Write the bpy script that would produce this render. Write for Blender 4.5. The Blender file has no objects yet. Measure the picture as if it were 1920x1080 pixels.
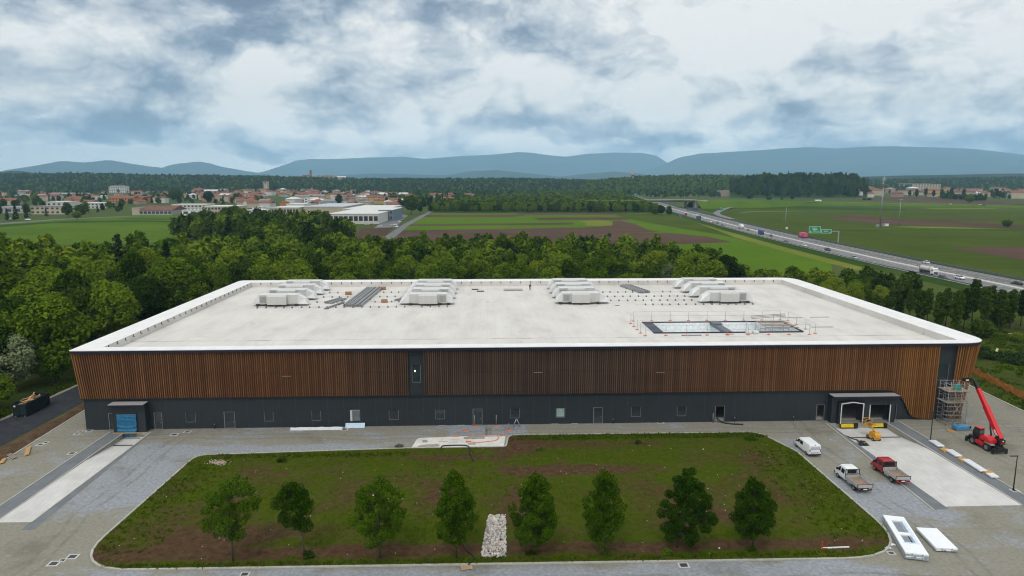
import bpy, math, random
import numpy as np
from mathutils import Vector, Matrix, Euler
from mathutils.geometry import tessellate_polygon
SC = bpy.context.scene
COL = SC.collection
R = math.radians
# ------------------------------------------------------------------ camera
CAM_H, FPX, VH = 42.0, 1280.0, 337.0
TH = math.atan((540 - VH) / FPX)
CT, ST = math.cos(TH), math.sin(TH)
YAW = R(2.106)                    # the hall's front runs along x; the camera looks a little off square
CAM_X, CAM_Y = 68.18, -113.38     # the hall's front left corner is the origin
cam = bpy.data.objects.new('camera', bpy.data.cameras.new('camera'))
COL.objects.link(cam)
cam.location = (CAM_X, CAM_Y, CAM_H)
cam.rotation_euler = (R(90) - TH, 0, -YAW)
cam.data.sensor_width = 36.0
cam.data.lens = 36.0 * FPX / 1920.0
cam.data.clip_start = 0.5
cam.data.clip_end = 90000
SC.camera = cam
SC.render.resolution_x, SC.render.resolution_y = 1024, 576
CY, SY = math.cos(YAW), math.sin(YAW)
def to_world(a, d):
    """a metres to the right of and d metres ahead of the camera"""
    return (CAM_X + a * CY + d * SY, CAM_Y - a * SY + d * CY)
def ray(u, v):
    return u - 960, FPX * CT - (v - 540) * ST, -FPX * ST - (v - 540) * CT
def G(u, v, z=0.0):
    """ground point (at height z) seen at photo pixel u, v"""
    a, d, h = ray(u, v); k = (z - CAM_H) / h
    return to_world(a * k, d * k)
def P(u, v, dep):
    """point at depth dep seen at photo pixel u, v"""
    a, d, h = ray(u, v); k = dep / d
    return to_world(a * k, dep) + (CAM_H + h * k,)
def ZAT(v, dep):
    a, d, h = ray(960, v); return CAM_H + h * dep / d
def DEP(u, v, z=0.0):
    a, d, h = ray(u, v); return d * (z - CAM_H) / h

# ------------------------------------------------------------------ node helper
class NB:
    def __init__(s, nt):
        s.nt = nt; nt.nodes.clear()
    def n(s, typ, ins=None, **props):
        nd = s.nt.nodes.new(typ)
        for k, v in props.items():
            setattr(nd, k, v)
        for k, v in (ins or {}).items():
            s.put(nd.inputs[k], v)
        return nd
    def put(s, sock, v):
        if isinstance(v, bpy.types.NodeSocket):
            s.nt.links.new(v, sock)
        elif isinstance(v, bpy.types.Node):
            s.nt.links.new(v.outputs[0], sock)
        else:
            if hasattr(sock, 'default_value'):
                try:
                    sock.default_value = v
                except Exception:
                    sock.default_value = tuple(v) + (1.0,)
    def m(s, op, a, b=0.0, c=0.0, clamp=False):
        nd = s.nt.nodes.new('ShaderNodeMath'); nd.operation = op; nd.use_clamp = clamp
        s.put(nd.inputs[0], a); s.put(nd.inputs[1], b); s.put(nd.inputs[2], c)
        return nd.outputs[0]
    def vm(s, op, a, b=(0, 0, 0)):
        nd = s.nt.nodes.new('ShaderNodeVectorMath'); nd.operation = op
        s.put(nd.inputs[0], a)
        if op == 'SCALE':
            s.put(nd.inputs[3], b)
        else:
            s.put(nd.inputs[1], b)
        return nd.outputs['Value'] if op in ('DOT_PRODUCT', 'LENGTH', 'DISTANCE') else nd.outputs[0]
    def ramp(s, fac, stops, interp='LINEAR'):
        nd = s.nt.nodes.new('ShaderNodeValToRGB'); cr = nd.color_ramp; cr.interpolation = interp
        while len(cr.elements) < len(stops):
            cr.elements.new(0.5)
        for e, (p, c) in zip(cr.elements, stops):
            e.position = p
            if isinstance(c, (int, float)): c = (c, c, c)
            e.color = tuple(c) + (1.0,)
        s.put(nd.inputs[0], fac)
        return nd.outputs[0]
    def mix(s, fac, a, b, blend='MIX'):
        nd = s.nt.nodes.new('ShaderNodeMix'); nd.data_type = 'RGBA'; nd.blend_type = blend
        s.put(nd.inputs[0], fac); s.put(nd.inputs[6], a); s.put(nd.inputs[7], b)
        return nd.outputs[2]
    def noise(s, vec, scale, detail=4, rough=0.55, dist=0.0, col=False, dims='3D'):
        nd = s.nt.nodes.new('ShaderNodeTexNoise'); nd.noise_dimensions = dims
        if vec is not None: s.put(nd.inputs['Vector'], vec)
        nd.inputs['Scale'].default_value = scale; nd.inputs['Detail'].default_value = detail
        nd.inputs['Roughness'].default_value = rough; nd.inputs['Distortion'].default_value = dist
        return nd.outputs['Color' if col else 'Fac']
    def sep(s, v):
        nd = s.nt.nodes.new('ShaderNodeSeparateXYZ'); s.put(nd.inputs[0], v); return nd.outputs
    def comb(s, x, y, z=0.0):
        nd = s.nt.nodes.new('ShaderNodeCombineXYZ')
        s.put(nd.inputs[0], x); s.put(nd.inputs[1], y); s.put(nd.inputs[2], z); return nd.outputs[0]
    def smooth(s, x, lo, hi):
        nd = s.nt.nodes.new('ShaderNodeMapRange'); nd.interpolation_type = 'SMOOTHSTEP'
        s.put(nd.inputs[0], x); nd.inputs[1].default_value = lo; nd.inputs[2].default_value = hi
        return nd.outputs[0]

# ------------------------------------------------------------------ sky, sun, exposure
SUN_EL, SUN_AZ = 52.0, 200.0     # the sun stands high behind the camera, veiled by cloud
world = bpy.data.worlds.new('World'); SC.world = world; world.use_nodes = True
w = NB(world.node_tree)
dirv = w.n('ShaderNodeTexCoord').outputs['Generated']
dx, dy, dz = w.sep(dirv)
el0 = w.m('ARCSINE', dz)
az0 = w.m('SUBTRACT', w.m('ARCTAN2', dx, dy), YAW)   # bearing from the view axis
# ragged cloud edges: displacement at several scales, puffs from fractal cells
sq = w.vm('MULTIPLY', dirv, (1, 1, 1.7))
wp = w.noise(sq, 5.0, 8, 0.56, col=True)
wo = w.vm('SUBTRACT', wp, (0.5, 0.5, 0.5)); wx, wy, wz = w.sep(wo)
az = w.m('MULTIPLY_ADD', wx, 0.26, az0)
el = w.m('MULTIPLY_ADD', wy, 0.12, el0)
vo = w.n('ShaderNodeTexVoronoi', {'Vector': w.vm('ADD', sq, w.vm('SCALE', wo, 0.16)), 'Scale': 7.5, 'Detail': 5.0, 'Roughness': 0.56, 'Lacunarity': 2.2}, voronoi_dimensions='3D', feature='SMOOTH_F1')
vo.inputs['Smoothness'].default_value = 0.3
puff = w.m('SUBTRACT', 0.50, vo.outputs['Distance'])
zc = w.m('ADD', w.m('MAXIMUM', dz, 0.0), 0.16)
pl = w.comb(w.m('DIVIDE', dx, zc), w.m('DIVIDE', dy, zc), 0.0)
pl = w.vm('ADD', pl, w.vm('SCALE', wo, 0.25))
n1 = w.noise(pl, 1.0, 10, 0.60)
n2 = w.noise(w.vm('ADD', pl, (7.3, 2.1, 0)), 3.1, 9, 0.62)
lum = w.m('ADD', w.m('MULTIPLY', w.m('SUBTRACT', n1, 0.5), .62), w.m('MULTIPLY', w.m('SUBTRACT', n2, 0.5), .46))
lum = w.m('ADD', w.m('MULTIPLY', puff, 0.85), lum)
lum = w.m('ADD', lum, 1.31)
CLOUDS = [  # photo position, half sizes, brightness
 (470, 45, 210, 62, -.24), (440, 108, 110, 26, -.46), (250, 20, 120, 45, -.25), (70, 45, 130, 45, -.30),
 (1060, 88, 125, 34, -.36), (720, 10, 150, 30, -.20), (960, 40, 90, 40, -.14), (90, 165, 140, 26, -.22),
 (180, 252, 270, 34, -.46), (40, 285, 160, 26, -.15), (1230, 250, 130, 22, -.38), (790, 172, 75, 28, -.26),
 (1660, 165, 140, 34, -.17), (1720, 246, 260, 30, -.14), (1500, 235, 120, 22, -.12), (640, 195, 110, 26, -.12),
 (560, 285, 100, 12, -.05), (1000, 215, 90, 24, -.10), (1560, 288, 300, 22, -.18),
 (205, 92, 75, 40, .34), (330, 130, 110, 30, .16), (520, 152, 60, 26, .34), (590, 252, 42, 13, .42), (778, 252, 26, 22, .42),
 (690, 55, 70, 50, .30), (860, 140, 60, 50, .12), (1310, 95, 115, 60, .30), (1620, 55, 170, 55, .42), (1890, 150, 50, 34, .20), (1180, 190, 120, 40, .12), (1440, 40, 60, 40, -.12), (1780, 90, 110, 26, -.16), (1560, 140, 60, 18, -.10), (1900, 30, 60, 40, -.14), (1380, 175, 90, 22, -.14),
 (1290, 283, 45, 15, .62), (250, 297, 190, 12, .58), (450, 305, 130, 14, .52), (1080, 268, 60, 12, .30), (700, 262, 70, 14, .20), (900, 245, 70, 16, .22), (1500, 205, 160, 18, .16), (130, 200, 100, 14, .12)]
for u, v, su, sv, amp in CLOUDS:
    a0 = math.atan((u - 960) / FPX); e0 = math.atan((VH - v) / FPX)
    qa = w.m('MULTIPLY', w.m('SUBTRACT', az, a0), FPX / su)
    qe = w.m('MULTIPLY', w.m('SUBTRACT', el, e0), FPX / sv)
    q = w.m('MULTIPLY_ADD', qa, qa, w.m('MULTIPLY', qe, qe))
    g = w.m('EXPONENT', w.m('MULTIPLY', q, -0.75))
    lum = w.m('MULTIPLY_ADD', g, amp * (1.2 if amp < 0 else (1.5 if v > 240 else 1.05)), lum)
n3 = w.noise(sq, 16.0, 6, 0.65)
lum = w.m('ADD', lum, w.m('MULTIPLY', w.m('SUBTRACT', n3, 0.5), 0.22))
lum = w.m('MULTIPLY_ADD', w.m('SUBTRACT', lum, 0.66), 1.14, 0.655)
cloud = w.ramp(lum, [(0.0, (.20, .26, .36)), (0.22, (.29, .36, .46)), (.42, (.475, .54, .62)), (.60, (.69, .73, .765)), (.76, (.88, .895, .885)), (.92, (1.07, 1.05, 1.01))])
# an overcast sky is brighter overhead than at the horizon
up = w.m('MULTIPLY_ADD', w.smooth(dz, 0.24, 0.9), 0.35, 1.0)
up = w.m('MULTIPLY_ADD', w.smooth(dz, 0.11, 0.0), 0.75, up)      # sky brightened towards the horizon to make up for the haze box
cloud = w.vm('SCALE', cloud, w.m('MULTIPLY', up, 10.0))
sky = w.n('ShaderNodeTexSky', sky_type='NISHITA', sun_disc=False, sun_elevation=R(SUN_EL), sun_rotation=R(SUN_AZ))
veil = w.mix(w.smooth(lum, 0.95, 0.35), w.mix(0.88, sky, cloud), w.mix(0.97, sky, cloud))
bg = w.n('ShaderNodeBackground', {'Color': veil, 'Strength': 0.1})
w.n('ShaderNodeOutputWorld', {'Surface': bg})
world.cycles.sampling_method = 'MANUAL'; world.cycles.sample_map_resolution = 512
sun = bpy.data.objects.new('sun', bpy.data.lights.new('sun', 'SUN')); COL.objects.link(sun)
sun.data.energy = 1.2; sun.data.angle = R(12); sun.data.color = (1.0, .95, .87)
sa, se = R(SUN_AZ), R(SUN_EL)
sd = Vector((math.sin(sa) * math.cos(se), math.cos(sa) * math.cos(se), math.sin(se)))
sun.rotation_euler = sd.to_track_quat('Z', 'Y').to_euler()
SC.view_settings.view_transform = 'Standard'; SC.view_settings.look = 'None'
SC.view_settings.gamma = 1.0; SC.view_settings.exposure = 0.0; SC.view_settings.use_curve_mapping = False
SC.render.engine = 'CYCLES'
cy = SC.cycles
cy.use_denoising = True; cy.denoiser = 'OPENIMAGEDENOISE'; cy.denoising_input_passes = 'RGB_ALBEDO_NORMAL'; cy.denoising_prefilter = 'ACCURATE'; cy.filter_width = 1.15
cy.max_bounces = 5; cy.diffuse_bounces = 3; cy.glossy_bounces = 2; cy.transmission_bounces = 3; cy.transparent_max_bounces = 6; cy.volume_bounces = 3
cy.caustics_reflective = cy.caustics_refractive = False
cy.use_adaptive_sampling = True; cy.adaptive_threshold = 0.015

# ------------------------------------------------------------------ objects helpers
def tag(o, label=None, cat=None, group=None, kind=None):
    if label: o['label'] = label
    if cat: o['category'] = cat
    if group: o['group'] = group
    if kind: o['kind'] = kind
    return o

def thing(name, label, cat, loc=(0, 0, 0), rz=0.0, group=None):
    o = bpy.data.objects.new(name, None); COL.objects.link(o)
    o.location = loc; o.rotation_euler = (0, 0, rz); o.empty_display_size = 0.2
    return tag(o, label, cat, group)

class MB:
    """collects simple shapes and links them as one mesh object"""
    def __init__(s): s.v = []; s.f = []; s.mi = []; s.sm = []
    def add(s, vs, fs, mi=0, smooth=False):
        b = len(s.v); s.v += [tuple(p) for p in vs]
        for f in fs:
            s.f.append([b + i for i in f]); s.mi.append(mi); s.sm.append(smooth)
        return s
    def box(s, x0, y0, z0, x1, y1, z1, mi=0):
        vs = [(x, y, z) for z in (z0, z1) for y in (y0, y1) for x in (x0, x1)]
        return s.add(vs, [(0, 2, 3, 1), (4, 5, 7, 6), (0, 1, 5, 4), (2, 6, 7, 3), (0, 4, 6, 2), (1, 3, 7, 5)], mi)
    def cbox(s, c, d, rot=None, mi=0):
        m = rot if rot is not None else Matrix.Identity(3)
        vs = [Vector(c) + m @ Vector((x * d[0] / 2, y * d[1] / 2, z * d[2] / 2)) for z in (-1, 1) for y in (-1, 1) for x in (-1, 1)]
        return s.add(vs, [(0, 2, 3, 1), (4, 5, 7, 6), (0, 1, 5, 4), (2, 6, 7, 3), (0, 4, 6, 2), (1, 3, 7, 5)], mi)
    def hexa(s, lo, hi, mi=0):
        """lo, hi: four corner points each, same winding (counter-clockwise from above)"""
        return s.add(list(lo) + list(hi), [(3, 2, 1, 0), (4, 5, 6, 7), (0, 1, 5, 4), (1, 2, 6, 5), (2, 3, 7, 6), (3, 0, 4, 7)], mi)
    def prism(s, poly, h0, h1, axis='z', mi=0):
        """poly in the two other axes, extruded along axis"""
        n = len(poly)
        def P(a, b, h):
            return (a, b, h) if axis == 'z' else ((h, a, b) if axis == 'x' else (a, h, b))
        vs = [P(a, b, h0) for a, b in poly] + [P(a, b, h1) for a, b in poly]
        fs = [[i, (i + 1) % n, n + (i + 1) % n, n + i] for i in range(n)]
        fs += [list(range(n))[::-1], list(range(n, 2 * n))]
        return s.add(vs, fs, mi)
    def tube(s, pts, r, n=6, mi=0, r1=None, cap=True, smooth=True):
        pts = [Vector(p) for p in pts]; k = len(pts); vs = []; 
        for i, p in enumerate(pts):
            d = (pts[min(i + 1, k - 1)] - pts[max(i - 1, 0)])
            if d.length < 1e-9: d = Vector((0, 0, 1))
            d.normalize()
            a = d.cross(Vector((0, 0, 1)))
            if a.length < 1e-3: a = d.cross(Vector((0, 1, 0)))
            a.normalize(); b = d.cross(a)
            rr = r if r1 is None else r + (r1 - r) * i / max(k - 1, 1)
            for j in range(n):
                t = 2 * math.pi * j / n
                vs.append(p + a * (rr * math.cos(t)) + b * (rr * math.sin(t)))
        fs = [(i * n + j, i * n + (j + 1) % n, (i + 1) * n + (j + 1) % n, (i + 1) * n + j) for i in range(k - 1) for j in range(n)]
        s.add(vs, fs, mi, smooth)
        if cap and n > 2:
            b = len(s.v) - len(vs)
            s.f.append([b + j for j in range(n)][::-1]); s.mi.append(mi); s.sm.append(False)
            s.f.append([b + (k - 1) * n + j for j in range(n)]); s.mi.append(mi); s.sm.append(False)
        return s
    def cyl(s, c, r, h, axis='z', n=14, mi=0, r2=None):
        c = Vector(c); d = {'x': Vector((1, 0, 0)), 'y': Vector((0, 1, 0)), 'z': Vector((0, 0, 1))}[axis]
        return s.tube([c - d * h / 2, c + d * h / 2], r, n, mi, r2)
    def loft(s, rings, mi=0, closed=True, cap=True, smooth=False):
        n = len(rings[0]); vs = [p for r in rings for p in r]
        fs = [(i * n + j, i * n + (j + 1) % n, (i + 1) * n + (j + 1) % n, (i + 1) * n + j) for i in range(len(rings) - 1) for j in range(n if closed else n - 1)]
        b = len(s.v); s.add(vs, fs, mi, smooth)
        if cap:
            s.f.append([b + j for j in range(n)][::-1]); s.mi.append(mi); s.sm.append(False)
            s.f.append([b + (len(rings) - 1) * n + j for j in range(n)]); s.mi.append(mi); s.sm.append(False)
        return s
    def mesh(s, name, mats):
        me = bpy.data.meshes.new(name); me.from_pydata(s.v, [], s.f)
        for m in (mats if isinstance(mats, (list, tuple)) else [mats]): me.materials.append(m)
        me.polygons.foreach_set('material_index', s.mi)
        me.polygons.foreach_set('use_smooth', s.sm)
        me.update(); return me
    def build(s, name, mats, parent=None, bevel=0.0):
        return obj(name, s.mesh(name, mats), parent, bevel)

def obj(name, me, parent=None, bevel=0.0):
    o = bpy.data.objects.new(name, me); COL.objects.link(o)
    if parent is not None: o.parent = parent
    if bevel:
        b = o.modifiers.new('bevel', 'BEVEL'); b.width = bevel; b.segments = 2; b.limit_method = 'ANGLE'
    return o

def np_mesh(name, V, F, mats, smooth=False, mi=None):
    """V (n,3), F (m,k) arrays"""
    me = bpy.data.meshes.new(name); V = np.asarray(V, dtype=np.float32); F = np.asarray(F, dtype=np.int32)
    me.vertices.add(len(V)); me.vertices.foreach_set('co', V.ravel())
    k = F.shape[1]; me.loops.add(F.size); me.loops.foreach_set('vertex_index', F.ravel())
    me.polygons.add(len(F)); me.polygons.foreach_set('loop_start', np.arange(0, F.size, k, dtype=np.int32))
    for m in (mats if isinstance(mats, (list, tuple)) else [mats]): me.materials.append(m)
    if mi is not None: me.polygons.foreach_set('material_index', np.asarray(mi, dtype=np.int32))
    me.polygons.foreach_set('use_smooth', np.full(len(F), smooth, dtype=bool))
    me.update(calc_edges=True); me.validate(); return me

def kids(o): return [c for c in ALLKIDS.get(o.name, [])] or list(o.children)
ALLKIDS = {}
def dup(root, loc, rz=0.0, label=None, group=None, scale=None, mats=None):
    """copy of a thing with copies of its parts and sub-parts; mats maps part name to a paint of its own"""
    r = root.copy(); COL.objects.link(r); r.location = loc; r.rotation_euler = (0, 0, rz)
    if scale: r.scale = scale
    if label: r['label'] = label
    if group: r['group'] = group
    def paint(c):
        k = c.name.split('.')[0]
        if mats and k in mats and c.material_slots:
            c.material_slots[0].link = 'OBJECT'; c.material_slots[0].material = mats[k]
    paint(r)
    for ch in list(root.children):
        c = ch.copy(); COL.objects.link(c); c.parent = r; paint(c)
        for g in list(ch.children):
            d = g.copy(); COL.objects.link(d); d.parent = c; paint(d)
    return r

def poly_mesh(name, loops, z, mats, zf=None):
    """flat sheet from an outline (and hole outlines)"""
    loops3 = [[Vector((p[0], p[1], 0)) for p in lp] for lp in loops]
    tris = tessellate_polygon(loops3)
    flat = [p for lp in loops for p in lp]
    vs = [(p[0], p[1], (zf(p[0], p[1]) if zf else z)) for p in flat]
    fs = []
    for a, b, c in tris:
        A, B, C = vs[a], vs[b], vs[c]
        cr = (B[0] - A[0]) * (C[1] - A[1]) - (B[1] - A[1]) * (C[0] - A[0])
        if abs(cr) < 1e-9: continue
        fs.append((a, b, c) if cr > 0 else (a, c, b))
    me = bpy.data.meshes.new(name); me.from_pydata(vs, [], fs)
    for m in (mats if isinstance(mats, (list, tuple)) else [mats]): me.materials.append(m)
    me.update(); return me

def sheet(name, loops, z, mat, kind='structure'):
    o = obj(name, poly_mesh(name, loops, z, mat)); o['kind'] = kind; return o

def ribbon(name, left, right, z, mat, kind='structure', zs=None):
    n = len(left); zz = zs or [z] * n
    vs = [(p[0], p[1], zz[i]) for i, p in enumerate(left)] + [(p[0], p[1], zz[i]) for i, p in enumerate(right)]
    mb = MB(); mb.add(vs, [(i, n + i, n + i + 1, i + 1) for i in range(n - 1)])
    me = mb.mesh(name, mat)
    o = obj(name, me)
    if kind: o['kind'] = kind
    return o

def round_poly(pts, rad, seg=6):
    """round the corners of a polygon; rad one number or one per corner"""
    out = []; n = len(pts)
    for i in range(n):
        r = rad[i] if isinstance(rad, (list, tuple)) else rad
        p = Vector(pts[i]); a = Vector(pts[i - 1]) - p; b = Vector(pts[(i + 1) % n]) - p
        if r <= 0: out.append(tuple(p)); continue
        la, lb = a.length, b.length; a.normalize(); b.normalize()
        ang = a.angle(b); d = min(r / math.tan(ang / 2), la * .48, lb * .48)
        p0, p1 = p + a * d, p + b * d
        for k in range(seg + 1):
            t = k / seg
            out.append(tuple((1 - t) ** 2 * p0 + 2 * t * (1 - t) * p + t * t * p1))
    return out

# ------------------------------------------------------------------ materials
MATS = {}
def base_mat(name):
    m = bpy.data.materials.new(name); m.use_nodes = True; return m, NB(m.node_tree)
def finish(m, b, bsdf, disp=None):
    b.n('ShaderNodeOutputMaterial', {'Surface': bsdf}); return m
def plain(name, col, rough=0.6, metal=0.0, var=0.15, scale=3.0, spec=0.4, bump=0.0, bscale=40.0, coords='Object'):
    """paint, plastic or metal with slight uneven wear"""
    if name in MATS: return MATS[name]
    m, b = base_mat(name)
    co = b.n('ShaderNodeTexCoord').outputs[coords]
    nz = b.noise(co, scale, 5, 0.6)
    lo = tuple(c * (1 - var) for c in col); hi = tuple(min(1, c * (1 + var)) for c in col)
    c = b.ramp(nz, [(0.3, lo), (0.7, hi)])
    ins = {'Base Color': c, 'Roughness': rough, 'Metallic': metal, 'Specular IOR Level': spec}
    if bump:
        ins['Normal'] = b.n('ShaderNodeBump', {'Height': b.noise(co, bscale, 3), 'Strength': bump, 'Distance': 0.02}).outputs[0]
    MATS[name] = finish(m, b, b.n('ShaderNodeBsdfPrincipled', ins))
    return MATS[name]
def glass(name, col=(.02, .03, .035), rough=0.08):
    """window glass seen in daylight: dark room behind a reflecting pane"""
    if name in MATS: return MATS[name]
    m, b = base_mat(name)
    nz = b.noise(b.n('ShaderNodeTexCoord').outputs['Object'], 1.3, 2)
    c = b.ramp(nz, [(.3, col), (.7, tuple(x * 1.5 for x in col))])
    MATS[name] = finish(m, b, b.n('ShaderNodeBsdfPrincipled', {'Base Color': c, 'Roughness': rough, 'Specular IOR Level': 0.6}))
    return MATS[name]
def ground_mat(name, build, spec=0.02):
    m, b = base_mat(name)
    pos = b.n('ShaderNodeNewGeometry').outputs['Position']
    c, rough, bump = build(b, pos)
    ins = {'Base Color': c, 'Roughness': rough, 'Specular IOR Level': spec}
    if bump is not None: ins['Normal'] = bump
    return finish(m, b, b.n('ShaderNodeBsdfPrincipled', ins))
# ------------------------------------------------------------------ far land: terrain, mountains, haze
def grass_far(b, pos):
    n1 = b.noise(pos, 0.004, 6, 0.6); n2 = b.noise(pos, 0.035, 5, 0.6)
    c = b.ramp(n1, [(.35, (.050, .080, .018)), (.5, (.070, .100, .022)), (.65, (.085, .100, .030))])
    c = b.mix(b.m('MULTIPLY', n2, .5), c, (.045, .065, .020))
    return c, 0.95, None
M_TERRAIN = ground_mat('meadow', grass_far)
SITE = [(-5.2, -62), (-5.2, -13.5), (-6.3, 10.6), (-6.3, 82), (158, 82), (165.8, 3), (167.5, 17), (169, 34), (172, 34), (172, -62)]
SITE = [(-5.6, -95), (-5.1, -13.5), (-6.2, 10.6), (-6.2, 82), (160, 82), (168.9, 34), (167.4, 17.4), (166.4, 3.1), (165.5, -12), (165, -95)]
big = [(-40000, -8000), (40000, -8000), (40000, 32000), (-40000, 32000)]
sheet('terrain', [big, SITE], 0.0, M_TERRAIN)

def forest_far(b, pos):
    n1 = b.noise(pos, 0.0016, 8, 0.6); n2 = b.noise(pos, 0.012, 6, 0.6)
    c = b.ramp(n1, [(.3, (.022, .036, .026)), (.55, (.040, .055, .036)), (.72, (.085, .085, .070))])
    c = b.mix(b.m('MULTIPLY', n2, .6), c, (.025, .040, .028))
    return c, 1.0, None
M_FOREST = ground_mat('forested slopes', forest_far)
def ridge(name, pts, dep, front, back, seed, rough=0.10, cols=160, rows=26):
    """a mountain range whose crest follows photo points (u, v) at a real distance dep"""
    rs = np.random.RandomState(seed)
    us = np.linspace(pts[0][0], pts[-1][0], cols)
    vs = np.interp(us, [p[0] for p in pts], [p[1] for p in pts])
    # midpoint noise along the crest and over the slopes
    def fbm(n, octs, s):
        x = np.linspace(0, 1, n); y = np.zeros(n)
        for k in range(octs):
            m = 4 * 2 ** k; y += np.interp(x, np.linspace(0, 1, m + 1), rs.uniform(-1, 1, m + 1)) * 0.5 ** k
        return y * s
    crest = np.array([ZAT(v, dep) for v in vs])
    crest = crest + fbm(cols, 6, rough * 0.34) * np.maximum(crest, 0)
    V = []; ridges = [fbm(cols, 6, 1.0) for _ in range(rows)]
    spur = fbm(cols, 6, 1.0)
    for i in range(rows):
        t = i / (rows - 1) * 2 - 1            # -1 front foot, 0 crest, 1 back foot
        d = dep + (t * front if t < 0 else t * back)
        sh = (1 - abs(t)) ** (0.9 + 0.45 * (t < 0))
        off = spur * (1 - abs(t)) * abs(t) * 4 * front * 0.26
        h = crest * sh * (1 + 0.22 * spur * abs(t) * 2 * (1 - abs(t)) * 2) + ridges[i] * rough * crest * abs(t) * (1 - abs(t)) * 1.6
        for j in range(cols):
            a = (us[j] - 960) / FPX / CT * d * CT
            x, y = to_world((us[j] - 960) / FPX * dep, d + off[j])
            V.append((x, y, h[j] if 0 < i < rows - 1 else -2.0))
    idx = np.arange(rows * cols).reshape(rows, cols)
    F = np.stack([idx[:-1, :-1].ravel(), idx[:-1, 1:].ravel(), idx[1:, 1:].ravel(), idx[1:, :-1].ravel()], 1)
    o = obj(name, np_mesh(name, V, F, M_FOREST, True)); o['kind'] = 'structure'; return o
ridge('mountains', [(20, 330), (60, 321), (100, 308), (135, 300), (165, 303), (190, 301), (215, 298), (240, 304), (270, 312), (300, 320), (340, 330)], 15225, 3769, 2900, 1)
ridge('mountains', [(270, 332), (300, 318), (330, 308), (350, 304), (365, 303), (385, 300), (400, 303), (420, 311), (450, 318), (480, 326), (520, 334)], 17400, 3625, 2900, 2)
ridge('mountains', [(525, 336), (538, 322), (548, 310), (565, 300), (590, 296), (650, 295), (700, 293), (760, 291), (800, 294), (850, 290), (900, 287), (940, 283), (970, 279), (1000, 281), (1030, 287), (1060, 291), (1100, 286), (1150, 285), (1200, 287), (1225, 292), (1245, 305), (1265, 318), (1300, 334)], 22039, 4350, 3189, 3, rough=.17, cols=260)
ridge('mountains', [(1150, 336), (1190, 324), (1240, 312), (1262, 300), (1275, 295), (1310, 288), (1350, 285), (1400, 280), (1450, 276), (1500, 274), (1560, 276), (1620, 273), (1700, 274), (1780, 277), (1850, 284), (1920, 292), (2050, 305), (2250, 330)], 19139, 5219, 3189, 4, rough=.15, cols=300)
ridge('hills', [(560, 336), (640, 328), (700, 325), (780, 327), (840, 328), (880, 320), (930, 317), (990, 324), (1050, 331), (1100, 325), (1150, 321), (1200, 325), (1260, 336)], 11889, 2175, 1450, 5, rough=.06)
ridge('hills', [(-120, 336), (-60, 326), (0, 323), (40, 319), (75, 324), (120, 326), (170, 329), (230, 331), (300, 336)], 4600, 900, 700, 6, rough=.05)
ridge('hills', [(460, 338), (480, 331), (500, 326), (515, 328), (540, 334), (560, 338)], 11019, 1014, 1014, 7, rough=.05, cols=60)
ridge('hills', [(1500, 337), (1600, 331), (1700, 329), (1800, 327), (1900, 324), (2000, 325), (2150, 330), (2300, 337)], 4200, 900, 700, 8, rough=.05)

def haze_box(dens, col, x0, x1, y0, y1, z0, z1):
    m = bpy.data.materials.new('haze'); m.use_nodes = True; b = NB(m.node_tree)
    vol = b.n('ShaderNodeVolumePrincipled', {'Color': col, 'Density': dens, 'Anisotropy': -0.3})
    b.n('ShaderNodeOutputMaterial', {'Volume': vol})
    o = MB().box(x0, y0, z0, x1, y1, z1).build('haze', m); o['kind'] = 'stuff'; return o
haze_box(6.0e-5, (.43, .73, 1.0, 1), -32000, 32000, -1500, 27000, -4, 1180)
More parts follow.
